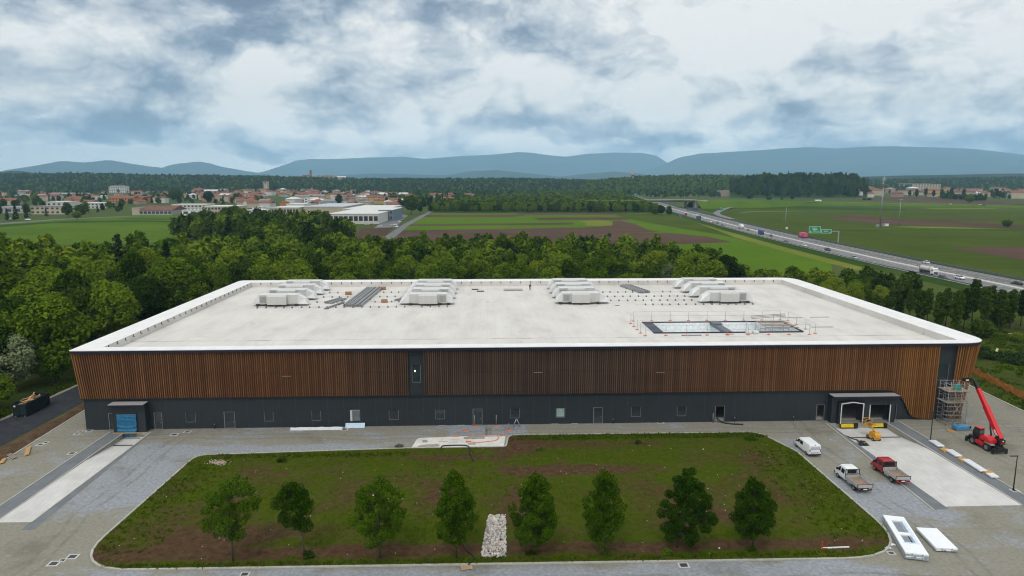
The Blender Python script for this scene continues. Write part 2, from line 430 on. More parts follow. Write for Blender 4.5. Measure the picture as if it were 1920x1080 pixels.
# ------------------------------------------------------------------ site ground
def gravel(b, pos):
    st = b.vm('MULTIPLY', pos, (1.0, 1.0, 0.0))
    big = b.noise(st, 0.055, 6, 0.62, 0.6)
    mid = b.noise(b.vm('MULTIPLY', pos, (.55, 1.0, 0)), 0.33, 6, 0.66, 0.4)
    fine = b.noise(st, 2.2, 5, 0.75)
    grit = b.noise(st, 9.0, 2, 0.8)
    x, y, z = b.sep(pos)
    # crushed blue-grey stone was spread along the drive round the lawn and in front of it
    def zone(x0, x1, y0, y1, f):
        return b.m('MULTIPLY', b.m('MULTIPLY', b.smooth(x, x0 - f, x0 + f), b.smooth(x, x1 + f, x1 - f)), b.m('MULTIPLY', b.smooth(y, y0 - f, y0 + f), b.smooth(y, y1 + f, y1 - f)))
    zz = b.m('ADD', zone(13, 22, -30, -8, 3.5), b.m('ADD', zone(17, 50, -10.6, -8.5, 1.6), zone(62, 74, -7, 0, 1.6)))
    zz = b.m('ADD', zz, b.m('ADD', zone(25, 112, -60, -45, 2.5), b.m('MULTIPLY', zone(112, 128, -36, -24, 4), .8)), clamp=True)
    f = b.m('ADD', b.m('MULTIPLY', big, .55), b.m('ADD', b.m('MULTIPLY', mid, .75), b.m('MULTIPLY', zz, .42)))
    m = b.smooth(f, .66, .86)
    tan = b.ramp(fine, [(.28, (.215, .204, .160)), (.5, (.275, .262, .214)), (.74, (.335, .322, .268))])
    blue = b.ramp(fine, [(.26, (.185, .198, .22)), (.5, (.30, .322, .350)), (.74, (.44, .462, .49))])
    c = b.mix(m, tan, blue)
    spl = b.m('MULTIPLY', b.smooth(b.noise(b.vm('MULTIPLY', pos, (.7, 1, 0)), .75, 7, .74), .60, .70), b.m('SUBTRACT', 1.0, m))
    c = b.mix(b.m('MULTIPLY', spl, .75), c, (.40, .42, .43))
    dark = b.smooth(b.noise(b.vm('ADD', st, (31, 7, 0)), .12, 6, .65), .52, .72)
    c = b.mix(b.m('MULTIPLY', dark, .55), c, (.125, .120, .085))
    def track(d0, wob, wd):   # pair of wheel ruts at a distance from a wavy line
        d_ = b.m('ABSOLUTE', b.m('SUBTRACT', b.m('ABSOLUTE', b.m('ADD', d0, wob)), .9))
        return b.smooth(d_, wd, wd * .3)
    wv = b.m('MULTIPLY', b.m('SUBTRACT', b.noise(b.comb(x, 0.0, 0.0), .03, 2, .5), .5), 9.0); wv2 = b.m('MULTIPLY', b.m('SUBTRACT', b.noise(b.comb(y, 3.0, 0.0), .04, 2, .5), .5), 9.0)
    tr_ = b.m('ADD', track(b.m('ADD', y, 4.0), wv, .38), b.m('ADD', track(b.m('SUBTRACT', x, 17.5), wv2, .38), b.m('ADD', track(b.m('SUBTRACT', x, 121.5), wv2, .38), track(b.m('SUBTRACT', x, 147.0), b.m('MULTIPLY', wv2, 1.6), .38))))
    tr_ = b.m('MULTIPLY', b.m('ADD', tr_, track(b.m('ADD', y, 48.0), wv, .4)), b.smooth(mid, .35, .6), clamp=True)
    c = b.mix(b.m('MULTIPLY', tr_, .38), c, (.135, .128, .10))
    c = b.mix(b.m('MULTIPLY', grit, .35), c, (.10, .10, .09), 'MIX')
    bump = b.n('ShaderNodeBump', {'Height': b.m('ADD', b.m('MULTIPLY', grit, .04), b.m('MULTIPLY', fine, .10)), 'Strength': .35, 'Distance': .6}).outputs[0]
    return c, .92, bump
M_GRAVEL = ground_mat('crushed gravel', gravel)
PIT_L = [(6.9, -32.0), (11.35, -32.0), (11.35, -1.4), (6.9, -1.4)]
PIT_R = [(127.6, -32.2), (137.8, -32.2), (137.8, -1.4), (127.6, -1.4)]
TRENCH = [(67.75, -4.9), (68.75, -4.9), (68.75, -0.5), (67.75, -0.5)]
COURT = None
sheet('yard', [SITE, PIT_L, PIT_R, TRENCH], 0.0, M_GRAVEL)

def concrete_fn(lo, hi, sc=.25):
    def fn(b, pos):
        n1 = b.noise(pos, sc, 7, .65); n2 = b.noise(b.vm('MULTIPLY', pos, (2.2, .25, 1)), 1.4, 5, .65); n3 = b.noise(pos, 7, 3, .7)
        c = b.ramp(b.m('ADD', b.m('MULTIPLY', n1, .6), b.m('MULTIPLY', n2, .4)), [(.36, lo), (.62, hi)])
        c = b.mix(b.m('MULTIPLY', n3, .22), c, tuple(x * .6 for x in lo))
        return c, .8, b.n('ShaderNodeBump', {'Height': n3, 'Strength': .25, 'Distance': .03}).outputs[0]
    return fn
M_CONC = ground_mat('pale concrete', concrete_fn((.49, .485, .465), (.67, .665, .645)), .2)
M_CONCD = ground_mat('old concrete', concrete_fn((.26, .25, .22), (.40, .39, .35), .5))
M_KERB = ground_mat('kerb stone', concrete_fn((.36, .35, .31), (.50, .49, .45), .6))
M_ASPH_STRIP = ground_mat('grey asphalt strip', concrete_fn((.145, .158, .172), (.205, .218, .23), .35))
M_SLAB = ground_mat('fresh cement', concrete_fn((.55, .54, .50), (.78, .77, .73), .5))
def ramp_mesh(name, pit, zlow, flat):
    x0, x1 = pit[0][0], pit[1][0]; y0, y1 = pit[0][1], pit[2][1]
    mb = MB(); ys = [y0, -19.0, -13.0, y1 - flat, y1]; zs = [0.004, -.03, -.10, zlow, zlow]
    mb.add([(x, y, z) for y, z in zip(ys, zs) for x in (x0, x1)], [(2 * i, 2 * i + 1, 2 * i + 3, 2 * i + 2) for i in range(4)], 0)
    for x in (x0, x1):
        q = [(x, a, c) for a, c in zip(ys, zs)] + [(x, ys[-1], 0.0), (x, ys[0] + .02, 0.0)]
        mb.add(q, [list(range(7))], 1)
    mb.add([(x0, y1, zlow), (x1, y1, zlow), (x1, y1, 0), (x0, y1, 0)], [(0, 1, 2, 3)], 1)
    o = mb.build(name, [M_CONC, M_CONCD]); o['kind'] = 'structure'; return o
ramp_mesh('ramp', PIT_L, -.85, 3.2)
ramp_mesh('ramp', PIT_R, -.95, 4.0)
mb = MB(); mb.add([(67.75, -4.9, -.9), (68.75, -4.9, -.9), (68.75, -.5, -.9), (67.75, -.5, -.9), (67.75, -4.9, 0), (68.75, -4.9, 0), (68.75, -.5, 0), (67.75, -.5, 0)], [(0, 1, 2, 3), (0, 4, 5, 1), (1, 5, 6, 2), (2, 6, 7, 3), (3, 7, 4, 0)])
o = mb.build('trench', M_CONCD); o['kind'] = 'structure'
sheet('ramp_strip', [[(4.6, -60), (6.86, -60), (6.86, -1.6), (4.6, -1.2)]], .004, M_ASPH_STRIP)
sheet('ramp_strip', [[(125.5, -33.0), (127.56, -33.0), (127.56, -1.6), (127.2, -1.6)]], .004, M_ASPH_STRIP)
sheet('ramp_strip', [[(137.84, -44), (140.25, -44), (140.25, -1.5), (137.84, -1.5)]], .004, M_ASPH_STRIP)
sheet('ramp_strip', [[(11.4, -34), (11.4, -1.6), (11.75, -1.6), (13.0, -34)]], .004, M_ASPH_STRIP)
def kerb_line(pts, wd, h, name='kerb', mat=None):
    """a low kerb following a line"""
    mb = MB(); n = len(pts); L = []; Rr = []
    for i, p in enumerate(pts):
        a = Vector(pts[max(i - 1, 0)]); c = Vector(pts[min(i + 1, n - 1)])
        if pts[0] == pts[-1] and i in (0, n - 1): a, c = Vector(pts[-2]), Vector(pts[1])
        d = (c - a).normalized(); nrm = Vector((-d.y, d.x))
        L.append(Vector(p) + nrm * wd / 2); Rr.append(Vector(p) - nrm * wd / 2)
    rings = [[(l.x, l.y, -.02), (l.x, l.y, h), (r.x, r.y, h), (r.x, r.y, -.02)] for l, r in zip(L, Rr)]
    mb.loft(rings, 0, True, pts[0] != pts[-1])
    o = mb.build(name, mat or M_KERB); o['kind'] = 'structure'; return o
kerb_line([(4.5, -62), (4.5, -1.2)], .18, .05)
kerb_line([(7.02, -60), (7.02, -33.0), (7.02, -1.5)], .16, .05)
kerb_line([(11.48, -32), (11.48, -1.5)], .16, .05)
kerb_line([(125.4, -33.2), (127.1, -1.6)], .22, .12)
kerb_line([(137.92, -32.2), (137.92, -1.6)], .22, .06)
kerb_line([(140.35, -46), (140.35, -1.0)], .20, .10)
kerb_line([(165.6, -30), (166.4, 3.1), (167.4, 17.4), (168.9, 34)], .3, .12)
kerb_line([(-5.1, -30), (-5.1, -13.5), (-6.2, 10.6), (-6.2, 40)], .22, .06)
# drain grates across the foot of each ramp
for x0, x1, y in ((7.15, 11.2, -5.4), (127.8, 137.6, -6.3)):
    g = MB(); z = -.745 if x0 < 50 else -.82
    g.box(x0, y, z - .03, x1, y + .3, z + .012)
    tag(g.build('drain_grate', plain('grate iron', (.04, .042, .045), .6, .3)), 'dark drain grate across the foot of the %s ramp' % ('narrow left' if x0 < 50 else 'wide right'), 'drain')

# lawn with its kerb
LAWN = round_poly([(22.2, -43.0), (116.6, -44.0), (116.3, -5.1), (71.6, -5.1), (71.2, -10.2), (55.5, -10.2), (22.4, -11.6)], [4.2, 4.2, 10.0, 1.6, 0.8, 0.0, 1.6], 8)
LAWN = round_poly([(22.2, -43.2), (69, -43.6), (116.6, -44.0), (116.4, -13.6), (113.6, -5.3), (71.6, -5.1), (71.0, -10.1), (55.5, -10.1), (23.2, -11.7)], [7.2, 0, 8.6, 5.0, 3.0, 1.6, 0.8, 0.0, 2.2], 8)
DIRT = [(27.5, -40.3, 6.5, 1.3, .75), (33.5, -38.8, 3.0, 1.8, .7), (45, -40.4, 12, .95, .8), (62, -40.4, 10, .95, .7), (88, -40.6, 16, .95, .75), (105, -40.8, 8, .8, .65),
        (80, -19.2, 9.0, 1.5, .85), (72.5, -9.5, 3.4, 3.2, .95), (86, -9.6, 14, .7, .5), (61, -14, 6, .9, .6), (63, -26.5, 2.2, 3.8, .7), (72, -30, 4, 5, .35), (95, -33, 7, 3, .35), (106, -28, 5, 5, .35), (36, -19, 5, 2.5, .3), (50, -26, 7, 5, .3), (30, -31, 5, 5, .25), (40, -36, 8, 2.2, .5), (90, -26, 6, 2, .3), (108, -16, 5, 3, .3)]
def lawn_fn(b, pos):
    x, y, z = b.sep(pos)
    st = b.vm('MULTIPLY', pos, (1, 1, 0))
    n1 = b.noise(st, .16, 7, .68, .5); n2 = b.noise(st, 1.1, 6, .7); n3 = b.noise(st, 6.0, 4, .75)
    wob = b.vm('SUBTRACT', b.noise(st, .5, 5, .65, col=True), (.5, .5, .5)); wx_, wy_, _ = b.sep(wob)
    X = b.m('MULTIPLY_ADD', wx_, 5.0, x); Y = b.m('MULTIPLY_ADD', wy_, 4.0, y)
    d = b.m('MULTIPLY', b.m('SUBTRACT', n1, .5), 1.5)
    d = b.m('ADD', d, b.m('MULTIPLY', b.m('SUBTRACT', n2, .5), .8))
    for cx, cy_, sx, sy, a in DIRT:
        qx = b.m('MULTIPLY', b.m('SUBTRACT', X, cx), 1 / sx); qy = b.m('MULTIPLY', b.m('SUBTRACT', Y, cy_), 1 / sy)
        d = b.m('MULTIPLY_ADD', b.m('EXPONENT', b.m('MULTIPLY', b.m('MULTIPLY_ADD', qx, qx, b.m('MULTIPLY', qy, qy)), -.7)), a, d)
    # lusher along the kerbs
    k = b.smooth(d, -.06, .50)
    soil = b.ramp(n2, [(.3, (.044, .025, .012)), (.5, (.074, .044, .023)), (.72, (.105, .068, .040))])
    gr = b.ramp(b.m('ADD', b.m('MULTIPLY', n2, .6), b.m('MULTIPLY', n3, .4)), [(.32, (.022, .040, .0006)), (.5, (.046, .076, .0012)), (.68, (.075, .104, .003))])
    dry = b.smooth(b.noise(b.vm('ADD', st, (9, 4, 0)), .3, 5, .65), .5, .72)
    gr = b.mix(b.m('MULTIPLY', dry, .6), gr, (.080, .072, .012))
    c = b.mix(k, gr, soil)
    c = b.mix(b.m('MULTIPLY', b.m('SUBTRACT', 1, k), b.m('MULTIPLY', b.smooth(n3, .48, .66), .55)), c, (.085, .055, .030))
    peb = b.smooth(b.noise(st, 3.3, 2, .5), .74, .78)
    c = b.mix(b.m('MULTIPLY', peb, .6), c, (.34, .31, .26))
    bump = b.n('ShaderNodeBump', {'Height': b.m('ADD', b.m('MULTIPLY', n2, .6), b.m('MULTIPLY', n3, .3)), 'Strength': .6, 'Distance': .2}).outputs[0]
    return c, .97, bump
M_LAWN = ground_mat('rough lawn', lawn_fn)
# the lawn bed is slightly mounded inside its kerb
def inside(p, poly):
    x, y = p; c = False; n = len(poly)
    for i in range(n):
        x1, y1 = poly[i]; x2, y2 = poly[i - 1]
        if (y1 > y) != (y2 > y) and x < (x2 - x1) * (y - y1) / (y2 - y1) + x1: c = not c
    return c
sheet('lawn', [LAWN], .06, M_LAWN)
kerb_line(LAWN + [LAWN[0]], .26, .13)
# cement apron between lawn and trench, with the wet stains of its own
SLAB = round_poly([(56.0, -9.95), (70.7, -9.95), (71.1, -5.0), (69.2, -4.95), (56.6, -5.8)], [.5, .8, 1.0, 0, .8], 5)
sheet('concrete_apron', [SLAB], .03, M_SLAB)

# access road, soil bank
M_ROAD = ground_mat('fresh asphalt', concrete_fn((.028, .031, .036), (.055, .059, .066), .6))
def soil_fn(b, pos):
    n1 = b.noise(pos, .5, 7, .7); n2 = b.noise(pos, 3.5, 5, .7)
    c = b.ramp(b.m('ADD', b.m('MULTIPLY', n1, .55), b.m('MULTIPLY', n2, .45)), [(.34, (.045, .030, .018)), (.52, (.115, .075, .044)), (.68, (.19, .145, .10))])
    return c, .97, b.n('ShaderNodeBump', {'Height': n2, 'Strength': .8, 'Distance': .3}).outputs[0]
M_SOIL = ground_mat('bare soil', soil_fn)
ROADL = [(-20.5, -70), (-17.6, 5), (-16.4, 26), (-16.2, 85)]
ROADR = [(-10.0, -70), (-9.4, -7), (-9.0, 15), (-9.2, 85)]
ribbon('road', ROADL, ROADR, .012, M_ROAD)
ribbon('road_verge', [(a - .9, c) for a, c in ROADL], [(a + .1, c) for a, c in ROADL], .006, M_GRAVEL)
# soil bank between road and yard: a low ridge of dug earth
rs = np.random.RandomState(5)
ys = np.arange(-60, 84, .7); cols = 9; V = []
for i, yv in enumerate(ys):
    x0 = np.interp(yv, [-70, -7, 15, 85], [-9.7, -9.1, -8.7, -8.9]); x1 = np.interp(yv, [-95, -13.5, 10.6, 82], [-5.75, -5.25, -6.35, -6.35])
    for j in range(cols):
        t = j / (cols - 1); V.append((x0 + (x1 - x0) * t + rs.uniform(-.08, .08), yv + rs.uniform(-.2, .2), .02 + math.sin(math.pi * t) * (.32 + .16 * math.sin(yv * .9) * math.sin(yv * .37)) * (1 + rs.uniform(-.3, .3))))
idx = np.arange(len(ys) * cols).reshape(len(ys), cols)
o = obj('soil_bank', np_mesh('soil_bank', V, np.stack([idx[:-1, :-1].ravel(), idx[:-1, 1:].ravel(), idx[1:, 1:].ravel(), idx[1:, :-1].ravel()], 1), M_SOIL, True)); o['kind'] = 'structure'

# ------------------------------------------------------------------ the hall
def slat_mat(name, lo, mid, hi, attr=None):
    m, b = base_mat(name)
    if attr:
        rnd = b.n('ShaderNodeAttribute', attribute_name=attr).outputs['Fac']
    else:
        rnd = b.n('ShaderNodeObjectInfo').outputs['Random']
    pos = b.n('ShaderNodeNewGeometry').outputs['Position']
    grain = b.noise(b.vm('MULTIPLY', pos, (6, 6, .6)), 1.6, 5, .65)
    patch = b.noise(b.vm('MULTIPLY', pos, (.10, .10, .16)), 1.0, 3, .6)
    f = b.m('ADD', b.m('MULTIPLY', rnd, .34), b.m('ADD', b.m('MULTIPLY', grain, .34), b.m('MULTIPLY', patch, .44)))
    c = b.ramp(f, [(.30, lo), (.56, mid), (.80, hi)])
    xw = b.sep(pos)[0]   # the middle of the front has weathered grey
    wea = b.m('MULTIPLY', b.smooth(xw, 30, 62), b.smooth(xw, 118, 84))
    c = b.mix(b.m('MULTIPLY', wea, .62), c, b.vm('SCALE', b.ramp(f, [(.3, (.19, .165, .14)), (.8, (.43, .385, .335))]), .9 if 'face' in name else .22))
    MATS[name] = finish(m, b, b.n('ShaderNodeBsdfPrincipled', {'Base Color': c, 'Roughness': .75, 'Specular IOR Level': .25}))
    return MATS[name]
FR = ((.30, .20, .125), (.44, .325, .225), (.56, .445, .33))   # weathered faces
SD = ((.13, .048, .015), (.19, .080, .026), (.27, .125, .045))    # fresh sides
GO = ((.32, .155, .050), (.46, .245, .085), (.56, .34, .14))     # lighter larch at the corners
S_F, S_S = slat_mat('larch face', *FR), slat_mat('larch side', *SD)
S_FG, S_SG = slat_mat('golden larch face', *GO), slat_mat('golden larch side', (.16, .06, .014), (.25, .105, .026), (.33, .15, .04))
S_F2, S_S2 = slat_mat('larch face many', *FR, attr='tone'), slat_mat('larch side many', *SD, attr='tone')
M_WALL = plain('anthracite panel', (.017, .0225, .029), .55, .0, .10, .8, .45, .02, 12)
M_JOINT = plain('panel joint', (.055, .063, .072), .6)
M_DARK = plain('anthracite backing', (.012, .014, .017), .8)
M_NAVY = plain('navy fascia', (.012, .016, .040), .45, .1)
M_JAMB = plain('galvanised jamb', (.23, .23, .235), .5, .4)
M_GLASS = glass('dark glass')
M_GLASSL = glass('pale glass', (.25, .33, .31), .15)
M_FRAME = plain('window frame', (.035, .042, .05), .45)
M_STEEL = plain('galvanised steel', (.36, .37, .38), .45, .6)
def membrane(b, pos):
    x, y, z = b.sep(pos)
    n1 = b.noise(b.vm('MULTIPLY', pos, (1, .35, 1)), .22, 7, .65); n2 = b.noise(pos, 2.0, 5, .7)
    c = b.ramp(n1, [(.32, (.535, .51, .475)), (.50, (.615, .595, .56)), (.68, (.67, .652, .62))])
    fx = b.m('ABSOLUTE', b.m('SUBTRACT', b.m('FRACT', b.m('MULTIPLY', x, 1 / 1.55)), .5))
    seam = b.smooth(fx, .465, .495)
    sv = b.noise(b.vm('MULTIPLY', pos, (.6, .12, 1)), 1.0, 3, .6)
    c = b.mix(b.m('MULTIPLY', seam, b.m('MULTIPLY', sv, .95)), c, (.50, .48, .45))
    cross = b.smooth(b.m('ABSOLUTE', b.m('SUBTRACT', b.m('FRACT', b.m('MULTIPLY_ADD', b.m('FLOOR', b.m('MULTIPLY', x, 1 / 1.55)), .37, b.m('MULTIPLY', y, 1 / 21.0))), .5)), .495, .499)
    c = b.mix(b.m('MULTIPLY', cross, .35), c, (.5, .48, .45))
    # dirt left where rain stood along the front gutter
    gut = b.smooth(b.m('ABSOLUTE', b.m('SUBTRACT', y, 10.7)), .40, .06)
    spot = b.smooth(b.noise(b.vm('MULTIPLY', pos, (.16, 1.5, 1)), 1.0, 6, .66), .46, .66)
    c = b.mix(b.m('MULTIPLY', gut, b.m('MULTIPLY_ADD', spot, .75, .12)), c, (.16, .12, .095))
    st = b.smooth(b.noise(b.vm('ADD', pos, (5, 3, 0)), .09, 7, .7), .53, .75)
    c = b.mix(b.m('MULTIPLY', st, .26), c, (.49, .45, .40))
    pud = b.smooth(b.noise(b.vm('ADD', pos, (40, 9, 0)), .16, 5, .55, .8), .66, .70)
    c = b.mix(b.m('MULTIPLY', pud, .30), c, (.42, .39, .35))
    c = b.mix(b.m('MULTIPLY', n2, .07), c, (.5, .48, .45))
    return c, .55, None
M_MEMB = ground_mat('roof membrane', membrane)
def coping(b, pos):
    n1 = b.noise(pos, .4, 6, .65)
    return b.ramp(n1, [(.35, (.70, .695, .685)), (.65, (.78, .78, .775))]), .5, None
M_COPE = ground_mat('white coping', coping)

hall = thing('industrial_hall', 'long dark industrial hall with brown timber slats and a white flat roof', 'industrial hall')
L = 152.3
SP = 2.72
openings = []   # x0, x1, z0, z1 in the front wall
WIN = [(349, 773, 366, 791), (496, 771, 512, 788), (585, 769, 601, 786), (730, 767, 747, 784), (817, 766, 833, 782), (957, 763, 974, 780), (1043, 763, 1059, 779), (1184, 762, 1201, 778), (1270, 762, 1286, 778)]
DOOR = [(205, 777, 215, 804, 'shut'), (290, 775, 304, 803, 'shut'), (421, 772, 440, 800, 'shut'), (887, 764, 904, 791, 'shut'), (1113, 762, 1130, 790, 'shut'), (1341, 761, 1358, 787, 'open'), (1531, 760, 1545, 787, 'open'), (1670, 760, 1680, 786, 'open')]
def front(u, v):
    """point on the hall's front plane"""
    a, d, h = ray(u, v)
    # y = 0 : CAM_Y - a*k*SY + d*k*CY = 0
    k = -CAM_Y / (d * CY - a * SY)
    return CAM_X + a * k * CY + d * k * SY, CAM_H + h * k
wins = []; doors = []
for u0, v0, u1, v1 in WIN:
    xa = front(u0, (v0 + v1) / 2)[0]; xb = front(u1, (v0 + v1) / 2)[0]
    wins.append((xa, xb, 1.2, 2.85)); openings.append((xa, xb, 1.2, 2.85))
for u0, v0, u1, v1, k in DOOR:
    xa = front(u0, (v0 + v1) / 2)[0]; xb = front(u1, (v0 + v1) / 2)[0]
    doors.append((xa, xb, .08, 2.85, k)); openings.append((xa, xb, .08, 2.85))
OPENW = (front(657, 780)[0], front(675, 780)[0], 1.0, 2.95)
openings.append(OPENW)
openings.append((6.0, 9.2, 0, 3.2)); openings.append((129.4, 133.4, 0, 3.6)); openings.append((134.9, 138.2, 0, 3.3))
def cut(x0, x1, z0, z1, holes):
    rects = [(x0, x1, z0, z1)]
    for a, c, e, f in holes:
        nr = []
        for r0, r1, s0, s1 in rects:
            if c <= r0 or a >= r1 or f <= s0 or e >= s1: nr.append((r0, r1, s0, s1)); continue
            if a > r0: nr.append((r0, a, s0, s1))
            if c < r1: nr.append((c, r1, s0, s1))
            m0, m1 = max(a, r0), min(c, r1)
            if e > s0: nr.append((m0, m1, s0, e))
            if f < s1: nr.append((m0, m1, f, s1))
        rects = nr
    return rects
npan = 56
for i in range(npan):
    x0, x1 = i * SP, min((i + 1) * SP, L)
    if x0 >= L - .2: break
    p = MB(); q_ = MB()
    rr_ = sorted(cut(x0, x1 - .05, 0.0, 5.9, openings))
    ok_ = {0}
    for _ in rr_:
        for a_ in list(ok_):
            for c_ in range(len(rr_)):
                A_, C_ = rr_[a_], rr_[c_]
                if A_[0] <= C_[1] + .01 and C_[0] <= A_[1] + .01 and A_[2] <= C_[3] + .01 and C_[2] <= A_[3] + .01: ok_.add(c_)
    for k_, r in enumerate(rr_): (p if k_ in ok_ else q_).box(r[0], 0, r[2], r[1], .2, r[3])
    for r in cut(x1 - .05, x1, 0.0, 5.9, openings): p.box(r[0], .025, r[2], r[1], .19, r[3], 1)
    p.build('wall_panel', [M_WALL, M_JOINT], hall)
    if q_.v: q_.build('wall_panel', [M_WALL, M_JOINT], hall)
# upper wall behind the slats, with the two dark bays left open between them
up_h = [(front(773, 700)[0], front(788, 700)[0], 7.8, 10.8), (147.15, 149.1, 7.2, 10.1)]
wall = MB()
for r in cut(0, L, 5.9, 13.6, up_h): wall.box(r[0], .0, r[2], r[1], .2, r[3])
wall.build('upper_wall', M_WALL, hall)
side = MB(); side.box(0, .2, 0, .2, 78.3, 13.6); side.box(L - .2, .2, 0, L, 78.3, 13.6); side.box(.2, 78.1, 0, L - .2, 78.3, 13.6)
side.build('side_walls', M_WALL, hall)
fl = MB(); fl.box(.25, .25, .01, L - .25, 78, .03); fl.box(.25, 14, .03, L - .25, 14.15, 8)
fl.build('interior_floor', plain('interior screed', (.42, .42, .40), .6), hall)
def window(x0, x1, z0, z1, par, pane=M_GLASS, jamb=True, y=.15):
    f = MB(); w_ = .07
    f.box(x0, y - .04, z0, x1, y + .04, z0 + w_); f.box(x0, y - .04, z1 - w_, x1, y + .04, z1)
    f.box(x0, y - .04, z0 + w_, x0 + w_, y + .04, z1 - w_); f.box(x1 - w_, y - .04, z0 + w_, x1, y + .04, z1 - w_)
    if jamb:
        f.box(x0 - .05, -.03, z0 - .06, x1 + .05, .05, z0 - .003, 1)
        f.box(x0 - .06, -.02, z0, x0 - .003, .05, z1, 1); f.box(x1 + .003, -.02, z0, x1 + .06, .05, z1, 1)
    o = f.build('window', [M_FRAME, M_JAMB], par)
    MB().box(x0 + w_, y - .01, z0 + w_, x1 - w_, y + .01, z1 - w_).build('pane', pane, o)
    return o
for i, (a, c, e, f) in enumerate(wins):
    window(a, c, e, f, hall, M_GLASSL if i == 6 else M_GLASS)
for a, c, e, f, k in doors:
    if k == 'shut':
        d = MB(); d.box(a + .06, .06, e, c - .06, .12, f * .42); d.box(a + .06, .06, f * .42, a + .16, .12, f - .05); d.box(c - .16, .06, f * .42, c - .06, .12, f - .05); d.box(a + .16, .06, f - .16, c - .16, .12, f - .05)
        o = d.build('door', M_FRAME, hall)
        MB().box(a + .17, .08, f * .42 + .003, c - .17, .10, f - .163).build('pane', M_GLASS, o)
        MB().box(c - .30, .01, 1.05, c - .2, .06, 1.2).build('handle', M_STEEL, o)
    fr = MB(); fr.box(a - .07, -.03, e, a + .05, .05, f); fr.box(a - .07, -.03, f, c + .05, .05, f + .06); fr.box(c - .03, -.03, e, c + .05, .05, f)
    fr.box(a - .1, -.35, .005, c + .1, .0, .08)
    fr.build('door_frame', M_JAMB, hall)
# window still open beside its leaning panel: raw white reveals
a, c, e, f = OPENW
o = MB().box(a - .02, -.02, e, a + .32, .06, f).box(a + .32, .0, f - .06, c, .06, f).build('window_reveal', plain('raw reveal', (.55, .55, .55), .7), hall)
MB().box(a + .34, .12, e, c, .14, f).build('pane', glass('open window pane', (.12, .14, .15), .2), o)
# windows of the upper bays
o = window(up_h[0][0], up_h[0][1], 7.8, 10.8, hall)
o = window(147.15, 149.1, 7.2, 10.1, hall, jamb=True)

# slats -------------------------------------------------------------
unit = {}
def slat_mesh(mats, key):
    if key in unit: return unit[key]
    b_ = MB()
    vs = [(x, y, z) for z in (0, 1) for y in (-1, 0) for x in (-.5, .5)]
    b_.add(vs, [(0, 1, 5, 4)], 0); b_.add(vs, [(0, 2, 3, 1), (4, 5, 7, 6), (2, 6, 7, 3), (0, 4, 6, 2), (1, 3, 7, 5)], 1)
    unit[key] = b_.mesh('slat', mats); return unit[key]
def zbot(x):
    pts = [(-5, 5.6), (137.6, 5.6), (139.0, 5.45), (140.1, 5.0), (141.0, 4.1), (141.6, 3.1), (142.1, 2.1), (142.6, 1.2), (143.3, .6), (144.2, .28), (145.2, .16), (200, .14)]
    return float(np.interp(x, [p[0] for p in pts], [p[1] for p in pts]))
SL = []   # bottom, top, outward normal, golden
STEP = .355
k = 0
x = -.12
bays = (54.55, 57.1)
while x < 146.95:
    lean = -.85 * math.exp(-max(x, 0) / 5.0)
    if not (bays[0] < x < bays[1]):
        SL.append(((x, -.40, zbot(x)), (x + lean, -.55, 13.62), (0, -1), x > 137.5))
    x += STEP
def path(pts, q):
    d = [0]
    for a, c in zip(pts, pts[1:]): d.append(d[-1] + math.dist(a, c))
    s_ = q * d[-1]
    return (float(np.interp(s_, d, [p[0] for p in pts])), float(np.interp(s_, d, [p[1] for p in pts])))
cb = [(149.75, -.40), (151.2, -.38), (152.0, -.1), (152.5, .6), (152.7, 1.6), (152.7, 4)]
ct = [(150.3, -.55), (152.6, -.52), (154.2, -.1), (155.3, .9), (155.9, 2.4), (156.0, 5)]
for i in range(22):
    q = i / 21.0; p0 = path(cb, q); p1 = path(ct, q); pa = path(ct, min(1, q + .03)); pb = path(ct, max(0, q - .03))
    tx, ty = pa[0] - pb[0], pa[1] - pb[1]; ln = math.hypot(tx, ty)
    SL.append((p0 + (.14,), p1 + (13.62,), (ty / ln, -tx / ln), True))
def place(o, b0, t0, nrm):
    b0, t0 = Vector(b0), Vector(t0); upv = t0 - b0; ln = upv.length; upv.normalize()
    n = Vector((nrm[0], nrm[1], 0)); tx = (-n).cross(upv); tx = upv.cross(-n); tx.normalize(); n2 = upv.cross(tx)
    M = Matrix((tx * .15, n2 * .22, upv * ln)).transposed().to_4x4(); M.translation = b0
    o.matrix_basis = M
big_sl = sorted(range(len(SL)), key=lambda i: -(SL[i][1][2] - SL[i][0][2]) / math.dist(SL[i][0], (CAM_X, CAM_Y, CAM_H)) + (i % 2) * .004)
as_parts = set(big_sl[:298])
rest = []
for i, (b0, t0, nrm, gold) in enumerate(SL):
    if i in as_parts:
        o = obj('slat', slat_mesh((S_FG, S_SG) if gold else (S_F, S_S), gold), hall); place(o, b0, t0, nrm)
    else: rest.append((b0, t0, nrm))
yy = .1
while yy < 77.5:   # left side and right side rows
    ex = math.exp(-yy / 3)
    rest.append(((-.38, yy, 5.6), (-1.05, yy, 13.62), (-1, 0)))
    if yy > 5.2: rest.append(((152.7, yy, .14), (156.0, yy, 13.62), (1, 0)))
    yy += STEP
V = []; F = []; MI = []; tone = []
rs = np.random.RandomState(8)
